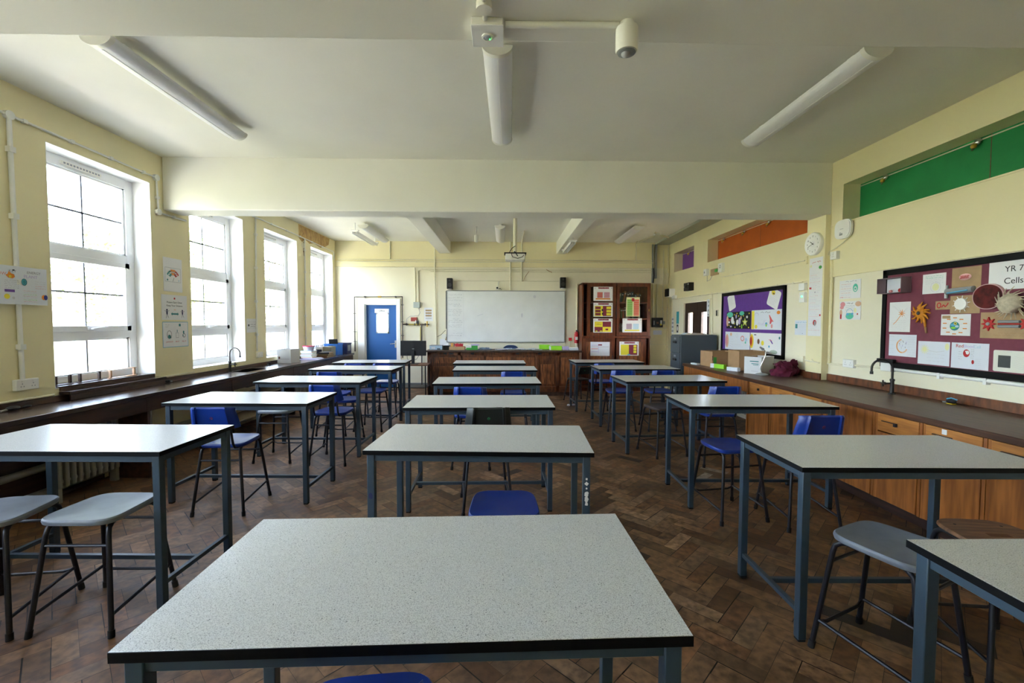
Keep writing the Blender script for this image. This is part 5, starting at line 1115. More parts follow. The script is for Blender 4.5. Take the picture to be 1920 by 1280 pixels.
# ================================================================== RIGHT WALL
# clips and thin wire rail in the green and orange recesses
for (p, q), k, lb in ((GREENR, 3, 'thin cream rail with clips along the top of the green recess'), (ORR, 4, 'thin cream rail with clips along the top of the orange recess'), (VIR, 1, 'thin cream rail with a clip at the top of the violet recess')):
    m = MB().tube([(XR+0.185, p, 3.055), (XR+0.185, q-0.002, 3.055)], 0.006, COND, 8)
    for j in range(k):
        y = p+(q-p)*(j+0.6)/k; m.T = Matrix.Translation((XR+0.17, y, 3.04)); m.ball((0, 0, 0), 0.028, CHROME, 10); m.ball((-0.02, 0.02, -0.03), 0.022, BRASS, 10); m.tube([(0, 0, 0), (-0.02, 0.02, -0.04), (-0.03, 0.02, -0.07)], 0.008, CHROME, 8); m.T = Matrix()
    tag(m.build('clip_rail'), lb, 'rail')
# clock on the pier
XP = XR-0.062
c = empty('wall_clock', (XP, 5.258, 2.470)); Fc = Matrix(((0, 0, -1, 0), (-1, 0, 0, 0), (0, 1, 0, 0), (0, 0, 0, 1)))
MB(Fc).lathe([(0.135, 0), (0.138, 0.035), (0.130, 0.045), (0.118, 0.038), (0.0, 0.037)], WHITEP, 40).build('case', parent=c)
m = MB(Fc).lathe([(0.117, 0.0372), (0.0, 0.0374)], PAPER, 40)
for k in range(12): a = PI/2-k*PI/6; m.text(str(k or 12), 0.092*math.cos(a), 0.092*math.sin(a), 0.028, 0.0376, INK)
m.build('dial', parent=c, smooth=False)
m = MB(Fc)
m.stroke([(0.02, -0.010), (-0.046, 0.034)], 0.007, 0.039, INK); m.stroke([(0.022, 0.008), (-0.082, -0.030)], 0.005, 0.040, INK); m.disc(0, 0, 0.008, 0.0405, INK); m.build('hands', parent=c, smooth=False)
tag(c, 'round white clock on the pier at the right end of the beam', 'clock')
def d_scroll(m, z, w_, h):
    m.scrib(-w_*0.3, w_*0.35, h*0.44, 0.022, z, RED, 0.004); m.disc(w_*0.32, h*0.37, 0.026, z, GRN, 0.020); m.disc(-w_*0.38, h*0.40, 0.016, z, PYEL)
    m.rect(-w_*0.46, -w_*0.30, h*0.105, h*0.13, z, RED); m.disc(w_*0.02, -h*0.33, 0.030, z, RED, 0.034); m.disc(w_*0.05, -h*0.34, 0.016, z+0.0004, GREYINK, 0.03); m.disc(w_*0.4, -h*0.235, 0.012, z, RED); m.disc(-w_*0.02, h*0.06, 0.008, z, GREYINK)
    for k in range(34): m.scrib(-w_*0.42, w_*random.uniform(0.0, 0.42), h*0.30-k*h*0.022, 0.007, z, (FAINT, PINK, FAINT, LILAC)[k % 4], 0.0016)
sheet(FR(5.235, 1.835, 0.064), 0.225, 0.94, 'long vertical strip of handwritten sheets below the clock', d_scroll)
def d_q1(m, z, w_, h):
    m.disc(w_*0.26, h*0.05, 0.035, z, MINT, 0.045); m.disc(w_*0.26, 0, 0.02, z+0.0004, PAPER, 0.026); m.disc(w_*0.26, 0, 0.013, z+0.0008, MINT)
    m.scrib(-w_*0.2, w_*0.3, h*0.42, 0.016, z, GREYINK, 0.003)
    for k in range(7): m.scrib(-w_*0.42, w_*0.05, h*0.28-k*0.024, 0.009, z, LILAC if k % 2 else PINK, 0.002)
    m.scrib(-w_*0.46, -w_*0.3, -h*0.42, 0.012, z, PINK, 0.003)
def d_q2(m, z, w_, h):
    m.disc(-w_*0.34, h*0.34, 0.035, z, PINK, 0.028); m.disc(-w_*0.38, h*0.18, 0.028, z, PINK, 0.02); m.disc(-w_*0.42, -h*0.1, 0.020, z, PEACH, 0.034); m.rect(-w_*0.46, -w_*0.38, -h*0.45, -h*0.2, z, RED); m.disc(w_*0.38, h*0.34, 0.04, z, PEACH, 0.028)
    m.scrib(-w_*0.15, w_*0.15, h*0.38, 0.014, z, INK, 0.003); m.disc(0.0, -h*0.3, 0.055, z, MINT, 0.035); m.ring(0, -h*0.12, 0.045, 0.004, z, SKY, a0=0, a1=PI); m.disc(-0.03, -h*0.2, 0.02, z, SKY, 0.014); m.disc(0.035, -h*0.18, 0.018, z, SKY, 0.012); m.disc(w_*0.36, -h*0.2, 0.009, z, RED); m.disc(w_*0.25, h*0.0, 0.018, z, PYEL, 0.026)
    for k in range(4): m.scrib(-w_*0.2, w_*0.22, h*0.26-k*0.018, 0.007, z, GREYINK, 0.0016)
sheet(FR(4.81, 1.895, -0.018), 0.30, 0.205, 'drawing with a green blob on the right wall, upper of two beside the pier', d_q1)
sheet(FR(4.80, 1.660, -0.018), 0.30, 0.205, 'drawing with red and green shapes on the right wall, lower of two', d_q2)
# wifi unit, small boxes, switches, sockets
e = empty('wireless_access_point', (XR, 4.865, 2.565))
def squircle(w_, h, e_, n=32): return [(w_*math.copysign(abs(math.cos(2*PI*k/n))**e_, math.cos(2*PI*k/n)), h*math.copysign(abs(math.sin(2*PI*k/n))**e_, math.sin(2*PI*k/n))) for k in range(n)]
m = MB(Fc); m.prism(squircle(0.118, 0.105, 0.62), 0.02, 0.045, WHITEP); m.prism(squircle(0.108, 0.096, 0.62), 0.045, 0.052, WHITEP); 
MB(Fc).prism(squircle(0.10, 0.09, 0.62), 0.0, 0.02, SHADE).build('back_plate', parent=e)
m.rect(-0.03, 0.02, 0.0, 0.004, 0.0522, GREYINK); m.rect(-0.035, 0.01, -0.068, -0.045, 0.0522, SHADE); m.rect(-0.035, -0.012, -0.040, -0.034, 0.0522, GREYINK); m.build('cover', parent=e)
tag(e, 'white rounded wireless unit on the right wall below the green recess', 'device')
m = MB().tube([(XR-0.01, 4.80, 2.48), (XR-0.02, 4.88, 2.42), (XR-0.03, 5.0, 2.37), (XR-0.03, 5.075, 2.35), (XR-0.035, 5.085, 2.315), (XR-0.045, 5.03, 2.30)], 0.004, COND, 8); tag(m.build('cable'), 'thin cable curving from the wireless unit to a white socket box', 'cable')
socket(FR(4.995, 2.295), 0.095, 0.09, 'white socket box beside the pier under the wireless unit', False, 0.045)
socket(FR(4.765, 1.075, -0.022), 0.15, 0.088, 'white double socket on the right wall between pier and maroon board')
m = MB(FR(4.27, 1.095, -0.022)); m.box(-0.06, 0.06, -0.05, 0.05, 0, 0.05, WHITEP); tag(m.build('socket_box', bevel=0.004), 'plain white box at the lower left corner of the maroon board', 'box')
cond([(XR+0.008, 5.09, 1.045), (XR+0.008, 4.84, 1.05)], 0.010, CREAM2, 'cream conduit stub between the pier and the double socket')
cond([(XR+0.008, 4.69, 1.06), (XR+0.008, 4.33, 1.07)], 0.010, CREAM2, 'cream conduit between the double socket and the plain box')
m = MB().tube([(XR-0.0, 4.21, 1.068), (XR-0.0, 1.6, 1.063)], 0.016, WHITEP, 12)
for y in (3.75, 3.38, 2.9, 2.4): m.box(XR-0.018, XR+0.02, y-0.012, y+0.012, 1.035, 1.085, WHITEP)
tag(m.build('conduit'), 'white conduit with clips running under the maroon board', 'conduit')
cond([(XR-0.002, 5.06, 2.28), (XR-0.002, 5.06, 1.05)], 0.014, CREAM, 'cream vertical conduit in the corner beside the pier')
m = MB().tube([(XP-0.012, 5.37, 1.06), (XP-0.012, 5.12, 1.05)], 0.009, CREAM2, 10).tube([(XP-0.012, 5.20, 1.05), (XP-0.005, 5.26, 1.08)], 0.006, CREAM2, 8); tag(m.build('conduit'), 'short cream conduit crossing the foot of the clock pier', 'conduit')
m = MB(FR(5.60, 1.060, -0.022)); m.box(-0.12, 0.10, -0.04, 0.04, 0, 0.03, CREAM2); tag(m.build('socket_box', bevel=0.003), 'cream wall box above the maroon cloth', 'box')
# far bay conduits, thermostat group, switches
cond([(XR-0.010, 5.52, 2.31), (XR-0.010, 7.52, 2.32), (XR-0.010, 7.66, 2.33)], 0.007, CREAM2, 'thin conduit with clips below the orange recess', 8)
cond([(XR-0.010, 5.55, 2.045), (XR-0.010, 9.7, 2.062)], 0.008, CREAM2, 'thin conduit with clips above the purple board', 12)
cond([(XR+0.006, 7.655, 2.42), (XR+0.006, 7.655, 1.36)], 0.008, CREAM2, 'cream conduit left of the purple board', 0)
cond([(XR+0.006, 8.02, 2.08), (XR+0.006, 7.98, 1.33)], 0.012, CREAM2, 'cream conduit beside the dark double door', 0)
m = MB(FR(7.63, 2.485)); m.box(-0.075, 0.06, -0.075, 0.08, 0, 0.05, WHITEP); m.disc(0.0, 0.02, 0.030, 0.05, SHADE); m.disc(0.0, 0.02, 0.018, 0.0504, PAPER); tag(m.build('thermostat', bevel=0.004), 'white thermostat with a round dial left of the orange recess end', 'thermostat')
m = MB(FR(7.93, 2.455)); m.box(-0.13, 0.17, -0.07, 0.05, 0, 0.015, KRAFT); m.box(0.06, 0.15, -0.02, 0.03, 0.015, 0.03, GRN); tag(m.build('mounting_board', bevel=0.002), 'tan mounting board with a green tag beside the thermostat', 'board')
m = MB(FR(8.20, 2.47)); m.box(-0.07, 0.06, -0.06, 0.06, 0, 0.05, WHITEP); m.disc(-0.03, 0.0, 0.02, 0.05, GREYINK); m.T = Matrix(); m.tube([(XR-0.02, 8.17, 2.40), (XR-0.03, 8.15, 2.30), (XR-0.02, 8.05, 2.32), (XR-0.01, 7.98, 2.40)], 0.004, GREYINK, 6); tag(m.build('control_box'), 'white control box with a hanging wire left of the tan mounting board', 'box')
m = MB(FR(8.92, 2.265)); m.box(-0.13, 0.13, -0.085, 0.075, 0, 0.10, BLACK); m.box(-0.02, 0.05, -0.03, 0.03, 0.10, 0.14, INK); m.box(0.08, 0.11, 0.03, 0.055, 0.10, 0.105, PAPER); m.box(-0.12, -0.09, -0.02, 0.01, 0.10, 0.105, PAPER); tag(m.build('wall_device', bevel=0.01), 'black wall device above the dark double door', 'device')
m = MB(FR(9.86, 2.20)); m.box(-0.10, 0.10, -0.09, 0.09, 0.0, 0.14, WHITEP); m.box(-0.101, 0.101, -0.08, 0.09, 0.13, 0.16, BLACK); tag(m.build('loudspeaker', bevel=0.005), 'small black and white speaker box in the far right corner', 'speaker')
m = MB(FR(9.72, 2.10)); m.box(-0.09, 0.09, -0.045, 0.04, 0.0, 0.06, PLAST); tag(m.build('junction_box', bevel=0.01), 'cream junction box below the corner speaker', 'box')
m = MB(FR(7.83, 1.70, -0.022)); m.box(-0.06, 0.05, -0.055, 0.055, 0, 0.03, CREAM2); m.box(0.01, 0.05, -0.05, 0.05, 0.03, 0.034, BLACK); tag(m.build('door_switch', bevel=0.003), 'cream switch plate with a black strip right of the dark door', 'switch')
m = MB(FR(5.52, 1.98, -0.0)); m.box(-0.06, 0.05, -0.045, 0.045, 0, 0.04, WHITEP); m.T = Matrix(); m.tube([(XR+0.0, 5.50, 1.95), (XR-0.01, 5.47, 1.93), (XR-0.005, 5.43, 1.88)], 0.010, CREAM2, 8); tag(m.build('junction_box', bevel=0.004), 'white junction box left of the pier above the green lit switch', 'box')
m = MB(FR(5.55, 1.85, -0.022)); m.box(-0.05, 0.05, -0.065, 0.065, 0, 0.035, WHITEP); m.box(-0.012, 0.012, -0.002, 0.022, 0.035, 0.037, LED); tag(m.build('lit_switch', bevel=0.003), 'white switch with a glowing green light left of the pier', 'switch')
m = MB(FR(5.48, 2.31, -0.0)); m.box(-0.012, 0.012, -0.05, 0.05, 0, 0.02, CREAM); tag(m.build('conduit_end', bevel=0.003), 'small cream fitting at the end of the upper thin conduit', 'fitting')
sheet(FR(5.58, 1.462, -0.018), 0.26, 0.19, 'bluish printed notice with a small photo left of the pier', lambda m, z, w_, h: (m.rect(-w_*.46, -w_*.30, -h*.05, h*.25, z, TEAL), m.scrib(-w_*.45, w_*.4, h*.36, 0.014, z, SKY, 0.003), [m.scrib(-w_*.22, w_*.4, h*.2-k*.02, 0.006, z, FAINT, 0.0015) for k in range(7)], m.disc(w_*.08, -h*.4, 0.006, z, GREYINK)), PAPERB)
sheet(FR(8.155, 1.805, -0.0), 0.10, 0.32, 'narrow notice with grey photos taped on the dark double door', lambda m, z, w_, h: [m.rect(0.0, w_*.4, h*y-0.018, h*y+0.018, z, GREYINK) for y in (.35, .12, -.15, -.4)], PAPERB)
sheet(FR(9.63, 1.640, -0.018), 0.14, 0.27, 'teal sheet on the wall left of the dark double door', None, cm('teal card', (0.03, 0.30, 0.36)))
sheet(FR(9.63, 1.40, -0.018), 0.12, 0.22, 'black and white notice under the teal sheet', lambda m, z, w_, h: (m.rect(-w_*.4, w_*.4, -h*.4, h*.4, z, INK), m.disc(0, 0, 0.03, z+0.0004, PAPER, 0.05)))
sheet(FR(9.86, 1.47, 0.002), 0.12, 0.36, 'notice with small grey photos near the far right corner', lambda m, z, w_, h: [m.rect(x, x+w_*.35, h*y-0.02, h*y+0.02, z, GREYINK) for y in (.38, .15, -.1, -.35) for x in (-w_*.4, w_*.05)])
# ---- purple board
def board(y0, y1, z0, z1, m_, lb, x=XR+0.021):
    yc, zc = (y0+y1)/2, (z0+z1)/2; b = empty('display_board', (x, yc, zc)); W2, H2 = abs(y0-y1)/2, (z1-z0)/2
    MB(Fc).box(-W2+0.03, W2-0.03, -H2+0.03, H2-0.03, 0, 0.018, m_).build('backing', parent=b, smooth=False)
    m = MB(Fc)
    for q in ((-W2, W2, H2-0.055, H2), (-W2, W2, -H2, -H2+0.055), (-W2, -W2+0.045, -H2, H2), (W2-0.045, W2, -H2, H2)): m.box(q[0], q[1], q[2], q[3], 0, 0.03, BLKEDGE)
    m.build('frame', parent=b, bevel=0.003)
    return tag(b, lb, 'board')
board(7.63, 5.90, 1.02, 2.035, PURPLE, 'purple display board with space drawings on the right wall')
board(4.36, 1.9, 1.085, 2.045, MAROON, 'maroon display board with cell models on the right wall')
DB = -0.0025   # sheets on a board: 18 mm in front of the recessed wall
def card(y0, y1, z0, z1, lb, fn=None, m_=None, **k):
    d = 0.0 - 0.021 + 0.0185
    return sheet(FR((y0+y1)/2, (z0+z1)/2, d+k.pop('lift', 0)), abs(y0-y1), z1-z0, lb, fn, m_, **k)
def d_lines(n, c=FAINT, pic=None):
    def f(m, z, w_, h):
        if pic: m.disc(-w_*0.15, h*0.28, w_*0.16, z, pic, w_*0.13); m.disc(-w_*0.10, h*0.24, w_*0.09, z+0.0004, BROWN, w_*0.04)
        for k in range(n): m.scrib(-w_*0.4, w_*random.uniform(0.1, 0.4), h*(0.25 if not pic else 0.0)-k*h*0.07, 0.009, z, c, 0.002)
    return f
card(7.42, 7.20, 1.74, 2.00, 'white tilted card near the upper left of the purple board', d_lines(7), rot=0.32, corners=0.03)
card(6.29, 6.02, 1.74, 2.00, 'white tilted card with a yellow planet on the upper right of the purple board', d_lines(6, FAINT, YEL), rot=-0.38, corners=0.03)
def d_gal(m, z, w_, h):
    m.disc(-w_*0.35, h*0.34, 0.10, z, MINT, 0.045); m.disc(w_*0.15, h*0.40, 0.07, z, MINT, 0.035)
    for x, y, a, b_, c in ((-0.46, -0.05, 0.035, 0.09, PEACH), (-0.24, 0.0, 0.045, 0.06, PAPER), (-0.03, -0.14, 0.035, 0.05, PAPER), (0.06, -0.06, 0.035, 0.055, LILAC), (-0.08, 0.22, 0.02, 0.035, LILAC), (-0.38, -0.12, 0.025, 0.018, PAPER), (-0.20, -0.12, 0.04, 0.03, PAPER), (-0.30, -0.38, 0.03, 0.015, LILAC), (0.36, 0.18, 0.025, 0.02, PAPER), (0.12, 0.14, 0.018, 0.03, PEACH)): m.disc(w_*x, h*y, a, z, c, b_)
    m.rect(-w_*0.40, -w_*0.32, -h*0.02, h*0.08, z, RED)
    st = [(w_*0.28+(0.085 if k % 2 == 0 else 0.038)*math.cos(PI/2+PI*k/5), -h*0.12+(0.075 if k % 2 == 0 else 0.03)*math.sin(PI/2+PI*k/5)) for k in range(10)]; m.prism(st, z, z+0.0004, cm('star yellow green', (0.62, 0.66, 0.12))); m.disc(w_*0.29, -h*0.12, 0.03, z+0.0004, PYEL, 0.02)
    m.rect(w_*0.14, w_*0.18, -h*0.48, -h*0.25, z, LIME)
    for x, y in ((-0.15, 0.33), (0.02, 0.25), (0.44, 0.38), (0.43, -0.42), (0.08, -0.36), (-0.12, -0.42), (-0.38, -0.30), (-0.15, -0.2), (0.22, 0.25), (-0.05, 0.4)): m.disc(w_*x, h*y, 0.014, z, YEL, 0.011)
card(7.46, 6.725, 1.43, 1.705, 'black sheet covered in bright planets and a yellow star on the purple board', d_gal, mat('black sugar paper', (0.010, 0.010, 0.010), 0.8))
def d_rock(m, z, w_, h):
    m.rect(-w_*0.5, -w_*0.40, -h*0.48, h*0.46, z, YEL); m.disc(-w_*0.33, -h*0.36, 0.035, z, YEL, 0.03); m.scrib(-w_*0.18, w_*0.15, h*0.38, 0.026, z, INK, 0.004); m.disc(w_*0.40, h*0.34, 0.04, z, ORG, 0.025)
    m.prism([(w_*0.10, h*0.25), (w_*0.13, h*0.22), (w_*0.22, -h*0.03), (w_*0.26, -h*0.10), (w_*0.20, -h*0.10), (w_*0.17, -h*0.22), (w_*0.13, -h*0.20), (w_*0.14, -h*0.02)], z, z+0.0004, cm('coral red', (0.70, 0.10, 0.12)))
    m.disc(w_*0.02, -h*0.20, 0.026, z, SKY, 0.020); m.disc(w_*0.02, -h*0.28, 0.016, z, LIME, 0.022); m.disc(w_*0.20, -h*0.32, 0.02, z, PINK, 0.03)
    m.ring(-w_*0.32, h*0.22, 0.05, 0.008, z, LILAC, 0.04, a0=0, a1=PI)
    for k in range(6): m.stroke([(w_*random.uniform(-.3, .1), h*random.uniform(-.3, .1)), (w_*random.uniform(-.3, .1), h*random.uniform(-.3, .1))], 0.003, z, LILAC)
card(6.70, 5.965, 1.425, 1.715, 'pale drawing with a red rocket and yellow stripe on the purple board', d_rock, PAPERB)
def d_sun(m, z, w_, h):
    m.disc(-w_*0.42, -h*0.02, 0.055, z, PEACH, 0.115); m.disc(-w_*0.44, -h*0.02, 0.035, z+0.0004, PINK, 0.09); m.disc(w_*0.22, h*0.16, 0.055, z, PINK, 0.045); m.disc(w_*0.22, h*0.16, 0.035, z+0.0004, PAPERB, 0.028); m.disc(w_*0.36, h*0.10, 0.04, z, PSKY, 0.03); m.disc(w_*0.34, -h*0.05, 0.02, z, MINT, 0.018)
    m.disc(-w_*0.25, h*0.36, 0.035, z, PEACH, 0.028); m.ring(0.0, h*0.3, 0.03, 0.004, z, FAINT); m.scrib(-w_*0.1, w_*0.15, -h*0.2, 0.014, z, FAINT, 0.003)
    for k in range(5): m.stroke([(-w_*0.28, h*0.2-k*h*0.12), (-w_*0.15, h*0.25-k*h*0.16)], 0.003, z, FAINT)
card(7.49, 6.735, 1.08, 1.375, 'pale drawing with a pink sun at its left edge, lower left of purple board', d_sun, PAPERB)
def d_pl(m, z, w_, h):
    m.disc(-w_*0.46, h*0.08, 0.055, z, YEL, 0.11); m.disc(-w_*0.47, h*0.08, 0.040, z+0.0004, ORG, 0.085); m.disc(-w_*0.485, h*0.08, 0.028, z+0.0008, RED, 0.06)
    m.disc(-w_*0.22, h*0.08, 0.030, z, BROWN, 0.040); m.disc(-w_*0.08, h*0.02, 0.034, z, YEL, 0.036); m.disc(w_*0.13, -h*0.12, 0.018, z, SKY, 0.018); m.disc(w_*0.44, h*0.30, 0.018, z, TEAL, 0.02); m.rect(-w_*0.38, -w_*0.30, h*0.38, h*0.42, z, INK)
    m.stroke([(w_*0.16, h*0.20), (w_*0.24, h*0.02)], 0.020, z, cm('violet felt', (0.12, 0.04, 0.35))); m.stroke([(w_*0.12, h*0.20), (w_*0.22, h*0.16)], 0.008, z, PINK); m.disc(w_*0.27, -h*0.36, 0.09, z, cm('sage pencil', (0.40, 0.48, 0.42)), 0.030)
card(6.715, 5.955, 1.065, 1.375, 'white drawing of planets in a row, lower right of the purple board', d_pl)
# ---- maroon board
card(3.945, 3.735, 1.782, 1.958, 'pale sheet with faint green writing at the top of the maroon board', lambda m, z, w_, h: ([m.scrib(-w_*.38, w_*.38, h*.38-k*.016, 0.008, z, MINT if k < 2 else FAINT, 0.0016) for k in range(5)], m.disc(w_*.08, -h*.18, 0.03, z, PYEL, 0.032), m.ring(w_*.08, -h*.18, 0.045, 0.002, z, FAINT)))
def d_brown1(m, z, w_, h):
    m.ball((0.0, 0.01, z+0.008), 0.05, mat('pink clay', (0.75, 0.42, 0.42), 0.7), 16, 1.0, 0.55, 0.18)
    for k in range(6): m.tube([(-0.03+k*0.012, -0.004, z+0.017), (-0.02+k*0.010, 0.012, z+0.018), (-0.03+k*0.013, 0.022, z+0.015)], 0.0025, RED, 6)
    m.scrib(-w_*.42, w_*.3, -h*.40, 0.012, z, KRAFTD, 0.003)
card(3.685, 3.455, 1.80, 1.982, 'brown card with an oval pink and red cell model, top of the maroon board', d_brown1, KRAFT)
t = empty('model_tube', (XR+0.021-0.0215, 3.605, 1.788)); 
MB(Fc).tube([(-0.10, 0, 0.016), (0.115, 0.008, 0.016)], 0.026, mat('clear film', (0.30, 0.32, 0.34), 0.12, spec=0.8), 14).build('sleeve', parent=t)
MB(Fc).tube([(-0.07, -0.014, 0.046), (-0.02, -0.010, 0.048), (0.09, 0.0, 0.046)], 0.006, SKY, 8).build('blue_pipe', parent=t)
MB(Fc).box(-0.128, -0.102, -0.055, 0.055, 0.002, 0.010, SHADE).tube([(-0.115, -0.055, 0.010), (-0.115, 0.055, 0.012)], 0.008, PAPER, 8).build('foil_end', parent=t)
tag(t, 'shiny wrapped tube model with a blue strip below the brown card', 'model')
card(3.69, 3.455, 1.600, 1.750, 'brown card with a round white cell model in the middle of the maroon board', lambda m, z, w_, h: (m.disc(-0.022, 0.004, 0.048, z, WHITEP, t=0.016, n=32), [m.tube([(-0.022+0.045*math.cos(a), 0.004+0.045*math.sin(a), z+0.006), (-0.022+0.07*math.cos(a), 0.004+0.07*math.sin(a), z+0.006)], 0.003, WHITEP, 6) for a in [k*PI/5+0.2 for k in range(10)]]), KRAFT)
card(3.818, 3.686, 1.638, 1.712, 'small brown card with a red squiggle beside the white cell model', lambda m, z, w_, h: (m.ring(-0.035, 0.0, 0.016, 0.009, z, RED, 0.022), m.stroke([(-0.012, -0.018), (0.005, 0.005), (0.02, -0.015), (0.04, 0.008), (0.045, 0.02)], 0.009, z, RED)), KRAFT)
t = empty('round_model', (XR+0.021-0.0185, 3.385, 1.728)); T_ = Fc @ Matrix.Scale(1.0, 4)
m = MB(Fc); m.prism(squircle(0.112, 0.100, 0.95, 40), 0.0, 0.022, mat('pale pink rim', (0.55, 0.33, 0.35), 0.5)); m.build('tray', parent=t)
m = MB(Fc); m.prism(squircle(0.104, 0.093, 0.95, 40), 0.022, 0.024, mat('glossy blood red', (0.12, 0.006, 0.008), 0.5, spec=0.2, var=0.6, scale=22)); m.build('red_film', parent=t)
tag(t, 'large round glossy dark red cell model on the maroon board', 'model')
card(3.40, 2.95, 1.775, 1.990, 'white YR 7 Cells title sheet at the top of the maroon board', lambda m, z, w_, h: (m.text('YR 7', -0.055, 0.045, 0.062, z, INK), m.text('Cells', -0.055, -0.045, 0.064, z, INK)))
def spiky(cx, cz, r, n, spike, m_, lb, core=None, name='cell_model', body=0.75, thick=0.010, depth=0.03, flat=0.4):
    t = empty(name, (XR+0.021-0.0185, cx, cz))
    MB(Fc).ball((0, 0, depth), r, m_, 26, body, body, flat, 0.05).build('body', parent=t)
    for k in range(n):
        a = 2*PI*k/n+random.uniform(-.15, .15); L = r+spike*random.uniform(0.6, 1.1); p = [(r*0.55*math.cos(a), r*0.55*math.sin(a), depth), ((r*0.55+L)/2*math.cos(a+.12), (r*0.55+L)/2*math.sin(a+.12), depth*1.1), (L*math.cos(a-.1), L*math.sin(a-.1), depth*0.8)]
        MB(Fc).tube(p, [thick, thick*0.8, thick*0.35], m_, 8).build('arm', parent=t)
    if core: MB(Fc).ball((0, 0, depth+r*flat*0.9), r*0.34, core, 14, 1, 1, 0.5).build('nucleus', parent=t)
    return t
ORGM = mat('orange painted foam', (0.72, 0.27, 0.01), 0.6, var=0.3, scale=30)
t = spiky(3.935, 1.610, 0.052, 13, 0.052, ORGM, '', INK, 'neuron_model', 0.9, 0.012, 0.022, 0.4)
MB(Fc).tube([(0.03, -0.03, 0.02), (0.045, -0.09, 0.02), (0.042, -0.135, 0.012), (0.046, -0.175, 0.01)], [0.012, 0.010, 0.006, 0.004], ORGM, 8).tube([(0.045, -0.125, 0.012), (0.052, -0.18, 0.01)], 0.007, KRAFTD, 8).build('axon', parent=t)
tag(t, 'spiky orange nerve cell model stuck on the maroon board', 'model')
VM = mat('cream crumpled clay', (0.62, 0.54, 0.40), 0.8, var=0.35, scale=25)
t = spiky(3.205, 1.665, 0.075, 22, 0.05, VM, '', None, 'cell_model', 1.0, 0.006, 0.052, 0.65)
tag(t, 'cream ball cell model with many tentacles on the maroon board', 'model')
def d_br3(m, z, w_, h):
    for sx in (-1, 1):
        cx = sx*w_*0.30-0.02; pts = []
        for k in range(16): q = 0.055 if k % 2 == 0 else 0.028; pts.append((cx+q*math.cos(PI*k/8), 0.01+q*math.sin(PI*k/8)))
        m.prism(pts, z, z+0.012, RED)
    m.T = m.T @ Matrix.Translation((-w_*0.30-0.02, 0.01, z+0.012)); m.lathe([(0.014, 0), (0.012, 0.006), (0.0, 0.006)], SHADE, 14); m.T = m.T @ Matrix.Translation((w_*0.30+0.02, -0.01, -z-0.012))
    for y in (0.028, -0.008): m.tube([(-w_*0.17, y, z+0.014), (w_*0.16, y, z+0.014)], 0.011, MATS['clear film'], 10)
    m.tube([(-w_*0.17, 0.010, z+0.016), (w_*0.16, 0.010, z+0.016)], 0.005, RED, 8); m.scrib(-w_*0.2, w_*0.3, -h*0.3, 0.012, z, KRAFTD, 0.003); m.scrib(-w_*0.28, w_*0.25, -h*0.38, 0.012, z, KRAFTD, 0.003)
card(3.445, 3.02, 1.402, 1.605, 'brown card with a red nerve model and clear tube on the maroon board', d_br3, KRAFT)
def d_neu(m, z, w_, h):
    for k in range(9): a = 2*PI*k/9; m.stroke([(w_*.1, h*.12), (w_*.1+0.035*math.cos(a), h*.12+0.035*math.sin(a))], 0.005, z, ORG)
    m.disc(w_*.1, h*.12, 0.016, z, ORG); m.stroke([(w_*.08, h*.08), (-w_*.15, -h*.15), (-w_*.3, -h*.25)], 0.005, z, ORG)
    for k in range(8): m.stroke([(w_*.1, h*.12), (w_*random.uniform(-.4, .45), h*random.uniform(-.1, .4))], 0.0012, z, FAINT)
    for k in range(6): m.scrib(-w_*.4, w_*.3, -h*.12-k*.018, 0.006, z, FAINT, 0.0014)
card(4.278, 4.054, 1.436, 1.723, 'white sheet with an orange nerve cell drawing, left on the maroon board', d_neu)
def d_pla(m, z, w_, h):
    m.rect(-w_*.46, -w_*.18, h*.30, h*.44, z, KRAFT); m.disc(-0.005, -0.01, 0.040, z, TEAL, 0.038); m.disc(-0.02, 0.0, 0.018, z+0.0004, SKY, 0.012); m.disc(0.0, 0.012, 0.012, z+0.0004, YEL); m.disc(0.0, 0.012, 0.006, z+0.0008, INK); m.disc(-0.015, -0.025, 0.020, z+0.0004, LIME, 0.008); m.disc(0.014, -0.012, 0.016, z+0.0004, PSKY, 0.010)
    for k in range(10):
        a = 2*PI*k/10+.3; x, y = 0.088*math.cos(a)-0.005, 0.068*math.sin(a)-0.008; m.stroke([(0.04*math.cos(a)-0.005, 0.038*math.sin(a)-0.01), (x, y)], 0.0012, z, FAINT); m.rect(x-0.016, x+0.016, y-0.004, y+0.004, z, ORG)
card(3.762, 3.519, 1.415, 1.595, 'white sheet with a teal cell and orange labels, middle of the maroon board', d_pla)
def d_moon(m, z, w_, h):
    m.ring(0.0, -0.005, 0.056, 0.013, z, PEACH, 0.062, a0=PI*0.55, a1=PI*1.85); m.ring(0.0, -0.005, 0.058, 0.006, z+0.0003, ORG, 0.064, a0=PI*0.8, a1=PI*1.5)
    for k in range(16): m.disc(random.uniform(-.03, .05), random.uniform(-.03, .045), 0.004, z, random.choice((GREYINK, FAINT, LILAC)), 0.006)
    for k in range(8): m.scrib(w_*.2, w_*.45, h*.4-k*.024, 0.006, z, FAINT, 0.0014)
    for k in range(5): m.scrib(-w_*.47, -w_*.3, h*.4-k*.04, 0.006, z, FAINT, 0.0014)
card(4.271, 3.983, 1.202, 1.411, 'white sheet with an orange crescent cell, lower left of the maroon board', d_moon, PAPERB)
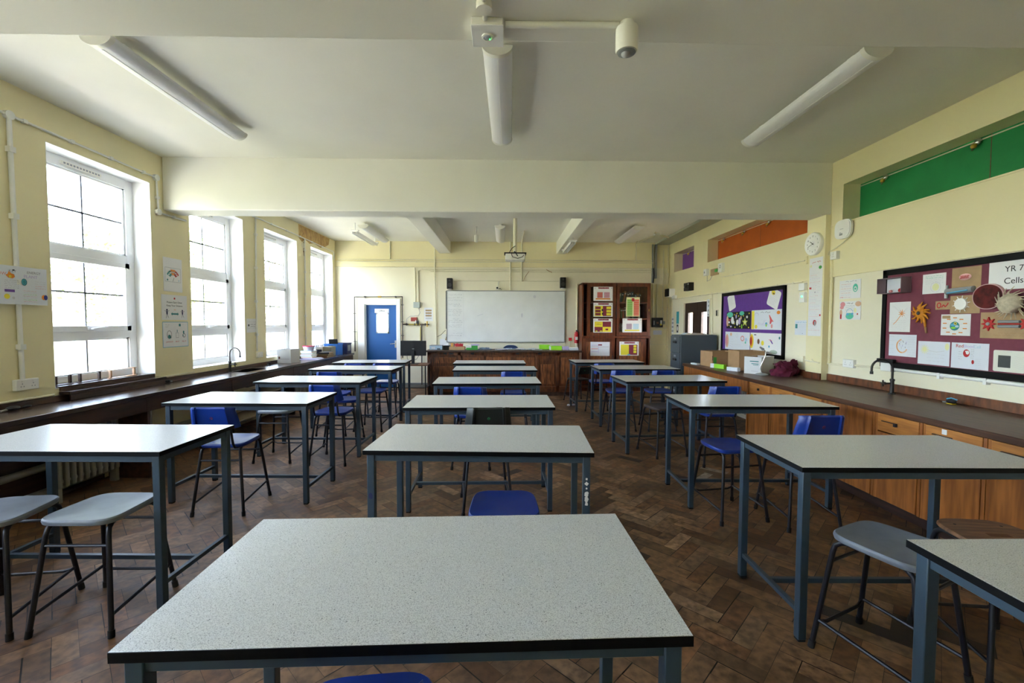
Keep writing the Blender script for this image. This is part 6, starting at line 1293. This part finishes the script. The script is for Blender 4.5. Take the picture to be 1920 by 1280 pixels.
def d_pale(m, z, w_, h):
    for k in range(12): a = 2*PI*k/12; m.stroke([(-w_*.28, h*.15), (-w_*.28+0.04*math.cos(a), h*.15+0.04*math.sin(a))], 0.006, z, PYEL)
    m.disc(-w_*.28, h*.15, 0.02, z, PYEL); m.stroke([(-w_*.15, h*.1), (w_*.1, h*.06), (w_*.35, h*.12)], 0.003, z, FAINT); m.disc(w_*.42, h*.3, 0.018, z, PYEL, 0.03)
    for k in range(4): m.scrib(-w_*.2, w_*.35, -h*.05-k*.03, 0.008, z, FAINT, 0.0014)
card(3.964, 3.677, 1.150, 1.357, 'pale blue sheet with a faint yellow drawing, bottom row of the maroon board', d_pale, PAPERB)
def d_red(m, z, w_, h):
    m.text('Red', -w_*.27, h*.37, 0.040, z, RED); m.text('Blood', -w_*.02, h*.37, 0.036, z, LILAC); m.text('Cell', w_*.20, h*.36, 0.034, z, PSKY)
    m.disc(-w_*.08, h*.10, 0.026, z, RED, 0.032); m.disc(-w_*.05, h*.13, 0.013, z+0.0004, PAPER, 0.016); m.disc(-w_*.09, h*.17, 0.006, z+0.0004, PAPER); m.disc(w_*.10, -h*.22, 0.010, z, RED, 0.017)
    for k in range(6): m.scrib(-w_*.0+.01, w_*.12, h*.26-k*.014, 0.005, z, GREYINK, 0.0012); m.scrib(w_*.16, w_*.32, -h*.1-k*.016, 0.005, z, FAINT, 0.0012)
    for k in range(4): m.scrib(-w_*.3, -w_*.2, h*.15-k*.02, 0.005, z, GREYINK, 0.0012)
card(3.663, 3.373, 1.144, 1.357, 'white Red Blood Cell sheet, bottom row of the maroon board', d_red, PAPERB)
def d_gry(m, z, w_, h):
    m.rect(-w_*.34, w_*.06, -h*.30, h*.26, z, mat('dark pencil shading', (0.07, 0.08, 0.08), 0.7, var=0.4, scale=90, stretch=(1, 30, 1)))
    for k in range(7): m.stroke([(w_*.08, h*.2-k*h*.07), (w_*.22, h*.24-k*h*.08), (w_*.34, h*.18-k*h*.08), (w_*.46, h*.22-k*h*.09)], 0.0012, z, FAINT)
    m.scrib(-w_*.2, w_*.1, h*.44, 0.005, z, FAINT, 0.0012)
card(3.341, 3.131, 1.149, 1.313, 'cream sheet with a black pencilled block, bottom right of the maroon board', d_gry, mat('cream card', (0.74, 0.74, 0.66), 0.7), corners=0.012)
# shadow box
t = empty('box_model', (XR+0.021-0.0185, 4.19, 1.882)); m = MB(Fc); w2, h2, dp = 0.132, 0.074, 0.10; SB = mat('mauve card box', (0.22, 0.15, 0.17), 0.7)
m.box(-w2, w2, -h2, -h2+0.004, 0, dp, SB).box(-w2, w2, h2-0.004, h2, 0, dp, SB).box(-w2, -w2+0.004, -h2, h2, 0, dp, SB).box(w2-0.004, w2, -h2, h2, 0, dp, SB).box(-w2, w2, -h2, h2, 0, 0.004, PAPERB); m.build('box', parent=t, smooth=False)
MB(Fc @ Matrix.Translation((-0.03, -h2+0.02, 0.05))).ball((0, 0, 0), 0.016, PINK, 12).box(-0.018, 0.018, 0.012, 0.016, -0.015, 0.015, PAPER).build('pink_bead', parent=t)
MB(Fc @ Matrix.Translation((0.07, -h2+0.025, 0.04))).ball((0, 0, 0), 0.021, RED, 12, 1.2).build('red_ball', parent=t)
tag(t, 'open mauve box model at the upper left corner of the maroon board', 'model')
m = MB(FR(4.255, 1.150, -0.022)); m.box(-0.095, 0.095, -0.022, 0.018, 0.04, 0.075, BLACK); tag(m.build('black_bar', bevel=0.006), 'black bar lying across the lower left of the maroon board', 'bar')
# ================================================================== THINGS ON THE BENCHES
def obox(name, x, y, z, sx, sy_, h, rz, m_, lb, cat='box', open_=False, inner=None, deco=None, t=0.004):
    F = Matrix.Translation((x, y, z)) @ Matrix.Rotation(rz, 4, 'Z'); m = MB(F)
    if open_:
        m.box(-sx/2, sx/2, -sy_/2, sy_/2, 0, t, m_).box(-sx/2, -sx/2+t, -sy_/2, sy_/2, t, h, m_).box(sx/2-t, sx/2, -sy_/2, sy_/2, t, h, m_).box(-sx/2+t, sx/2-t, -sy_/2, -sy_/2+t, t, h, m_).box(-sx/2+t, sx/2-t, sy_/2-t, sy_/2, t, h, m_)
    else: m.box(-sx/2, sx/2, -sy_/2, sy_/2, 0, h, m_)
    if deco: deco(m, sx, sy_, h)
    return tag(m.build(name, smooth=False), lb, cat)
ZR = 0.849
obox('carton', 3.36, 6.80, ZR, 0.42, 0.33, 0.235, 0.10, KRAFTD, 'brown open carton at the far end of the right bench', open_=True, deco=lambda m, a, b_, h: (m.box(-a/2+0.02, -a/2+0.07, -b_/2-0.001, -b_/2, 0.03, 0.15, GRN), m.box(-a/2, -a/2+t_, -b_/2-0.0005, -b_/2, 0.1, 0.17, INK)))
obox('carton', 3.50, 6.28, ZR, 0.36, 0.34, 0.275, -0.05, KRAFTD, 'tall brown carton, middle one of the cartons on the right bench', open_=True)
def d_car(m, a, b_, h):
    for k, z in enumerate((0.16, 0.13, 0.115)): m.box(-a/2-0.0006, -a/2, -b_*.1-0.05, -b_*.1+0.06-0.02*k, z, z+0.012-0.003*k, TEAL)
    m.box(-a/2-0.0006, -a/2, -0.07, 0.02, 0.03, 0.045, FAINT); m.box(-a/2+0.01, a/2-0.01, b_/2-0.012, b_/2-0.006, 0.18, h-0.001, KRAFTD)
obox('carton', 3.43, 5.83, ZR, 0.38, 0.22, 0.225, math.radians(37), mat('white printed carton', (0.66, 0.67, 0.70), 0.6), 'white carton with small teal print in front of the brown cartons', open_=True, deco=d_car)
obox('paper_pack', 3.18, 6.45, ZR, 0.05, 0.25, 0.062, 0.35, LIME, 'lime green and white packet leaning before the brown carton', deco=lambda m, a, b_, h: m.box(-a/2-0.0005, a/2+0.0005, b_/2-0.07, b_/2+0.0005, 0, h+0.0005, PAPERB))
obox('paper_pack', 3.215, 6.08, ZR, 0.06, 0.17, 0.05, 0.4, PAPERB, 'small white packet between the lime packet and the white carton')
obox('paper_pack', 3.10, 7.05, ZR, 0.06, 0.16, 0.022, 0.2, PAPERB, 'small white papers at the far left of the brown open carton')
t = empty('desk_lamp', (3.335, 5.60, ZR))
MB().lathe([(0.075, 0), (0.075, 0.012), (0.05, 0.022), (0.012, 0.03), (0.0, 0.03)], SHADE, 26).build('base', parent=t)
MB().tube([(0, 0, 0.025), (-0.02, 0.01, 0.10), (0.01, 0, 0.18), (0.035, -0.01, 0.26), (0.03, -0.01, 0.31), (0.0, 0, 0.34)], 0.007, CHROME, 10).build('gooseneck', parent=t)
MB(Matrix.Translation((-0.02, 0, 0.35)) @ Matrix.Rotation(2.2, 4, 'Y')).lathe([(0.010, -0.02), (0.011, 0.0), (0.018, 0.035), (0.0, 0.036)], GREYINK, 18).build('lamp_head', parent=t)
tag(t, 'small bent gooseneck lamp with round base before the maroon cloth', 'lamp')
def cloth(x, y, z, sx, sy_, h, m_, lb):
    m = MB(Matrix.Translation((x, y, z))); n1, n2 = 30, 22; vs = []; fs = []
    for i in range(n2+1):
        t_i = i/n2*PI/2
        for k in range(n1):
            a = 2*PI*k/n1; q = 1+0.16*math.sin(3*a+1.3*i*0.3)+0.10*math.sin(7*a-i*0.5)+0.06*math.sin(13*a+i)
            c_ = math.cos(t_i)**0.7; vs.append((sx*q*c_*math.cos(a)+0.02*math.sin(9*t_i+a), sy_*q*c_*math.sin(a), max(0, h*math.sin(t_i)**0.8*(1+c_*(0.22*math.sin(2*a+0.8)+0.14*math.sin(5*a+i*0.6)+0.08*math.sin(11*a-i*0.9))))))
    for i in range(n2):
        for k in range(n1): fs.append((i*n1+k, i*n1+(k+1) % n1, (i+1)*n1+(k+1) % n1, (i+1)*n1+k))
    fs.append(tuple(reversed(range(n1)))); m.add(vs, fs, m_); return tag(m.build('folded_cloth'), lb, 'cloth')
m_ = BURG
cloth(3.55, 5.50, ZR, 0.125, 0.10, 0.175, BURG, 'heap of burgundy cloth on the right bench beside the gooseneck lamp')
cloth(3.715, 5.56, ZR, 0.05, 0.06, 0.19, BURG, 'smaller upright fold of burgundy cloth against the wall')
t = MB(Matrix.Translation((3.71, 3.555, ZR))); t.ball((0, 0, 0.022), 0.03, BLACK, 14, 0.9, 1.3, 0.7).tube([(-0.02, 0.02, 0.04), (0.0, 0.0, 0.05), (0.02, -0.03, 0.038)], 0.005, SKY, 8).tube([(0.0, 0.03, 0.012), (-0.01, 0.06, 0.010)], 0.006, SHADE, 8).box(-0.02, 0.02, -0.025, 0.02, 0.0, 0.006, YEL)
tag(t.build('gas_tap'), 'small black gas outlet knob on the right bench near the maroon board', 'tap')
m = MB(Matrix.Translation((-3.79, 3.42, 0.823))); m.ball((0, 0, 0.02), 0.03, BLACK, 12, 1, 1.6, 0.65).ball((0.0, 0.10, 0.016), 0.022, BLACK, 12, 1, 1.4, 0.6).tube([(0, -0.09, 0.01), (0, -0.03, 0.016)], 0.008, SHADE, 8)
tag(m.build('gas_tap'), 'black gas outlet on the left bench below the double socket', 'tap')
m = MB(Matrix.Translation((-3.80, 4.99, 0.823))); m.ball((0, 0, 0.02), 0.022, BLACK, 12, 1, 1.4, 0.8).tube([(0, 0.02, 0.015), (0, 0.06, 0.012)], 0.008, SHADE, 8)
tag(m.build('gas_tap'), 'small black gas outlet at the right end of the window sill board', 'tap')
m = MB(Matrix.Translation((-3.80, 7.13, 0.823))); m.ball((0, 0, 0.02), 0.022, BLACK, 12, 1, 1.4, 0.8).tube([(0, -0.02, 0.015), (0, -0.06, 0.012)], 0.008, SHADE, 8)
tag(m.build('gas_tap'), 'small black gas outlet left of the white carton', 'tap')
# far end of the left bench
ZL = 0.8235
obox('carton', -3.70, 7.56, ZL, 0.24, 0.26, 0.235, -0.12, mat('white printed carton', (0.66, 0.67, 0.70), 0.6), 'white open carton on the left bench below the third window', open_=True, deco=lambda m, a, b_, h: (m.box(-a/2+0.02, -a/2+0.05, -b_/2-0.0006, -b_/2, 0.07, 0.11, BROWN), m.box(-a/2+0.06, a/2-0.03, -b_/2-0.0006, -b_/2, 0.06, 0.08, FAINT)))
m = MB(Matrix.Translation((-3.62, 8.30, ZL)) @ Matrix.Rotation(0.1, 4, 'Z'))
for k in range(4): m.box(-0.20+0.02*k, 0.17-0.015*k, -0.15+0.012*k, 0.14, k*0.006, k*0.006+0.005, PAPERB if k % 2 else LILAC)
tag(m.build('papers', smooth=False), 'loose pale papers spread on the left bench under the exercise books', 'papers')
cols = [PINK, PYEL, PSKY, PAPER, PEACH, MINT]; zc = ZL+0.0245
for k in range(9):
    o = obox('exercise_book', -3.70+random.uniform(-.008, .008), 8.33+random.uniform(-.01, .01), zc, 0.20, 0.25, 0.0145, 0.05+random.uniform(-.05, .05), cols[k % 6], 'thin exercise book in the pastel stack under the red lidded tub, %s' % ('lowest', 'second', 'third', 'fourth', 'fifth', 'sixth', 'seventh', 'eighth', 'topmost')[k], 'book', deco=lambda m, a, b_, h: m.box(-a/2+0.003, a/2+0.0005, -b_/2-0.0005, b_/2-0.003, h*0.25, h*0.75, PAPER)); o['group'] = 'stack of exercise books on the left bench'; zc += 0.015
t = empty('storage_tub', (-3.70, 8.33, zc+0.0005))
MB().lathe([(0.085, 0), (0.10, 0.075), (0.0, 0.075)], mat('cloudy tub plastic', (0.55, 0.50, 0.58), 0.3), 26).build('body', parent=t)
MB().lathe([(0.108, 0.0755), (0.108, 0.09), (0.0, 0.093)], mat('hot pink lid', (0.65, 0.03, 0.10), 0.4), 26).build('lid', parent=t)
tag(t, 'round tub with a pink red lid on top of the exercise books', 'tub')
zc = ZL
for k, (c, lb) in enumerate(((BROWN, 'bottom'), (cm('olive brown', (0.16, 0.11, 0.04)), 'middle'), (INK, 'top'))):
    o = obox('large_book', -3.58+0.01*k, 8.78, zc, 0.22-0.01*k, 0.30, 0.034, 0.08*k-0.05, c, 'thick dark book, %s of the pile before the grey box on the left bench' % lb, 'book', deco=lambda m, a, b_, h: m.box(-a/2+0.004, a/2+0.0006, -b_/2+0.006, b_/2-0.006, h*0.2, h*0.8, KRAFT)); o['group'] = 'pile of dark books on the left bench'; zc += 0.0345
obox('storage_box', -3.65, 9.14, ZL, 0.20, 0.24, 0.19, 0.0, mat('grey olive box', (0.28, 0.28, 0.22), 0.6), 'grey olive box between the dark books and the blue crate', open_=False)
def crate(x, y, sx, sy_, h, m_, lb):
    o = obox('crate', x, y, ZL, sx, sy_, h, 0.0, m_, lb, 'crate', open_=True, t=0.006, deco=lambda m, a, b_, hh: (m.box(-a/2-0.008, a/2+0.008, -b_/2-0.008, -b_/2, hh-0.02, hh, m_), m.box(-a/2-0.008, a/2+0.008, b_/2, b_/2+0.008, hh-0.02, hh, m_), m.box(-0.05, 0.05, -b_/2-0.001, -b_/2, hh-0.06, hh-0.035, INK), m.box(a/2, a/2+0.001, -b_*.3, b_*.3, hh*.25, hh*.8, SHADE if m_ is NAVY else m_)))
crate(-3.68, 9.48, 0.28, 0.30, 0.235, CRATE, 'bright blue plastic crate on the far end of the left bench')
crate(-3.62, 9.83, 0.30, 0.28, 0.235, NAVY, 'dark blue crate with a pale label behind the bright blue crate')
m = MB(Matrix.Translation((-3.66, 9.48, ZL+0.01)) @ Matrix.Rotation(0.3, 4, 'X')); m.box(-0.08, 0.10, -0.01, 0.01, 0.05, 0.34, BLACK).box(-0.10, 0.0, 0.03, 0.05, 0.05, 0.30, INK); tag(m.build('black_tray'), 'black trays sticking out of the bright blue crate', 'tray')
m = MB(Matrix.Translation((-3.78, 9.02, ZL))); m.box(-0.06, 0.06, -0.05, 0.05, 0, 0.19, PAPER); 
for s in (-1, 1): m.tube([(-0.045, s*0.04, 0.185), (-0.04, s*0.04, 0.27), (0.0, s*0.04, 0.30), (0.04, s*0.04, 0.27), (0.045, s*0.04, 0.185)], 0.005, BLACK, 8)
m.box(-0.061, 0.061, -0.051, -0.05, 0.05, 0.14, NAVY); tag(m.build('carrier_bag'), 'white and navy carrier bag with loop handles on the left bench', 'bag')
# ---- things on the teacher desk
ZT = 0.946
obox('power_supply', -1.44, 9.30, ZT, 0.26, 0.22, 0.085, 0.0, PSKY, 'pale blue instrument at the left end of the teacher desk', 'instrument', deco=lambda m, a, b_, h: (m.box(-a/2-0.003, a/2+0.003, -b_/2-0.003, b_/2+0.003, h, h+0.008, GREYINK), m.box(a*.1, a*.35, -b_/2-0.004, -b_/2, 0.01, 0.03, INK), m.box(-a*.35, -a*.05, -b_/2-0.002, -b_/2, 0.02, 0.06, PAPER)))
obox('black_box', -1.225, 9.32, ZT, 0.13, 0.16, 0.085, 0.0, BLACK, 'small black box beside the pale instrument on the teacher desk')
obox('wooden_tray', -1.0, 9.28, ZT, 0.32, 0.22, 0.07, 0.0, mat('pale wood tray', (0.50, 0.34, 0.18), 0.6), 'pale wooden tray of red things on the teacher desk', 'tray', open_=True, t=0.01)
RAGS = RED
cloth(-0.96, 9.28, ZT+0.011, 0.10, 0.06, 0.11, cm('bright red cloth', (0.55, 0.012, 0.03)), 'bright red cloth bundle heaped in the wooden tray')
m = MB(Matrix.Translation((-1.115, 9.27, ZT+0.011))); 
for k in range(5): m.tube([(0.0+0.012*k, -0.03+0.015*k, 0), (-0.01+0.014*k, -0.03+0.015*k, 0.13)], 0.006, (ORG, YEL, ORG, KRAFT, BROWN)[k], 8)
tag(m.build('pencils'), 'orange and yellow pens standing at the left of the wooden tray', 'pens')
obox('card_box', -0.69, 9.28, ZT, 0.24, 0.16, 0.09, 0.08, GRN, 'green and white carton right of the wooden tray', deco=lambda m, a, b_, h: (m.box(-a/2-0.001, -a*.05, -b_/2-0.001, b_/2, h*.5, h+0.001, PAPER), m.box(-0.02, a/2+0.03, -b_/2, b_/2, h+0.001, h+0.02, LILAC)))
cloth(-0.42, 9.30, ZT, 0.12, 0.08, 0.045, cm('slate blue plastic bag', (0.20, 0.28, 0.40)), 'slate blue plastic bag lying flat on the teacher desk')
m = MB(Matrix.Translation((0.13, 9.28, ZT)));
for k in range(16): m.box(-0.35+0.055*k+random.uniform(-.03, .03), -0.20+0.055*k+random.uniform(-.02, .05), -0.12+random.uniform(0, .06), 0.08, k % 5*0.006+k*0.0002, k % 5*0.006+0.004+k*0.0002, random.choice((PAPER, PAPERB, LILAC, PSKY)))
tag(m.build('papers', smooth=False), 'long spread of loose papers along the teacher desk', 'papers')
obox('card_box', 0.86, 9.44, ZT, 0.22, 0.12, 0.10, 0.0, LIME, 'lime green box, left one of two on the teacher desk')
obox('card_box', 1.08, 9.26, ZT, 0.25, 0.14, 0.085, 0.0, LIME, 'lime green box, right one of two on the teacher desk', deco=lambda m, a, b_, h: m.box(-a/2-0.001, -a/2+0.02, -b_/2-0.001, b_/2, 0, h*.9, PAPER))
obox('card_box', 1.285, 9.26, ZT, 0.13, 0.14, 0.075, 0.0, LILAC, 'pale lilac box at the right of the lime green boxes')
m = MB(Matrix.Translation((1.46, 9.26, ZT)));
for k in range(8): m.box(-0.09+random.uniform(-.01, .01), 0.09, -0.12, 0.10, k*0.006, k*0.006+0.005, PAPER if k % 2 else PSKY)
tag(m.build('papers', smooth=False), 'stack of papers at the right end of the teacher desk', 'papers')
t = empty('swivel_chair', (0.14, 9.83, 0)); DB_ = cm('dark blue fabric', (0.012, 0.035, 0.11))
m = MB(Matrix.Translation((0, -0.02, 0.78)) @ Matrix.Rotation(PI/2, 4, 'X')); m.prism(squircle(0.20, 0.24, 0.7), -0.02, 0.02, DB_); m.build('backrest', parent=t, bevel=0.008)
m = MB(); m.prism(squircle(0.21, 0.16, 0.6), 0.46, 0.52, DB_); m.build('seat', parent=t, bevel=0.01)
m = MB().tube([(0, 0, 0.08), (0, 0, 0.46)], 0.025, BLACK, 12).tube([(0, 0.0, 0.47), (0, 0.04, 0.6), (0, 0.01, 0.75)], 0.015, BLACK, 8)
for k in range(5): a = 2*PI*k/5; m.tube([(0, 0, 0.10), (0.22*math.cos(a), 0.22*math.sin(a), 0.05)], 0.016, BLACK, 8).ball((0.22*math.cos(a), 0.22*math.sin(a), 0.027), 0.026, BLACK, 10)
m.build('base', parent=t); tag(t, 'dark blue rounded chair back showing behind the teacher desk', 'chair')
m = MB(Matrix.Translation((1.22, 7.93, 0.0))); 
for k in range(3): m.ball((-0.05+0.05*k, 0.02*k, 0.018), 0.03, PAPERB, 10, 1.1, 0.8, 0.6, 0.2)
tag(m.build('paper_scrap'), 'crumpled white paper on the floor by the farthest right table', 'paper')
m = MB(Matrix.Translation((-1.75, 8.15, 0.0))); m.box(-0.08, 0.07, -0.04, 0.04, 0, 0.045, PAPERB).box(0.0, 0.02, -0.041, 0.04, 0.0, 0.046, NAVY); tag(m.build('tissue_box'), 'small white box on the floor left of the teacher desk', 'box')
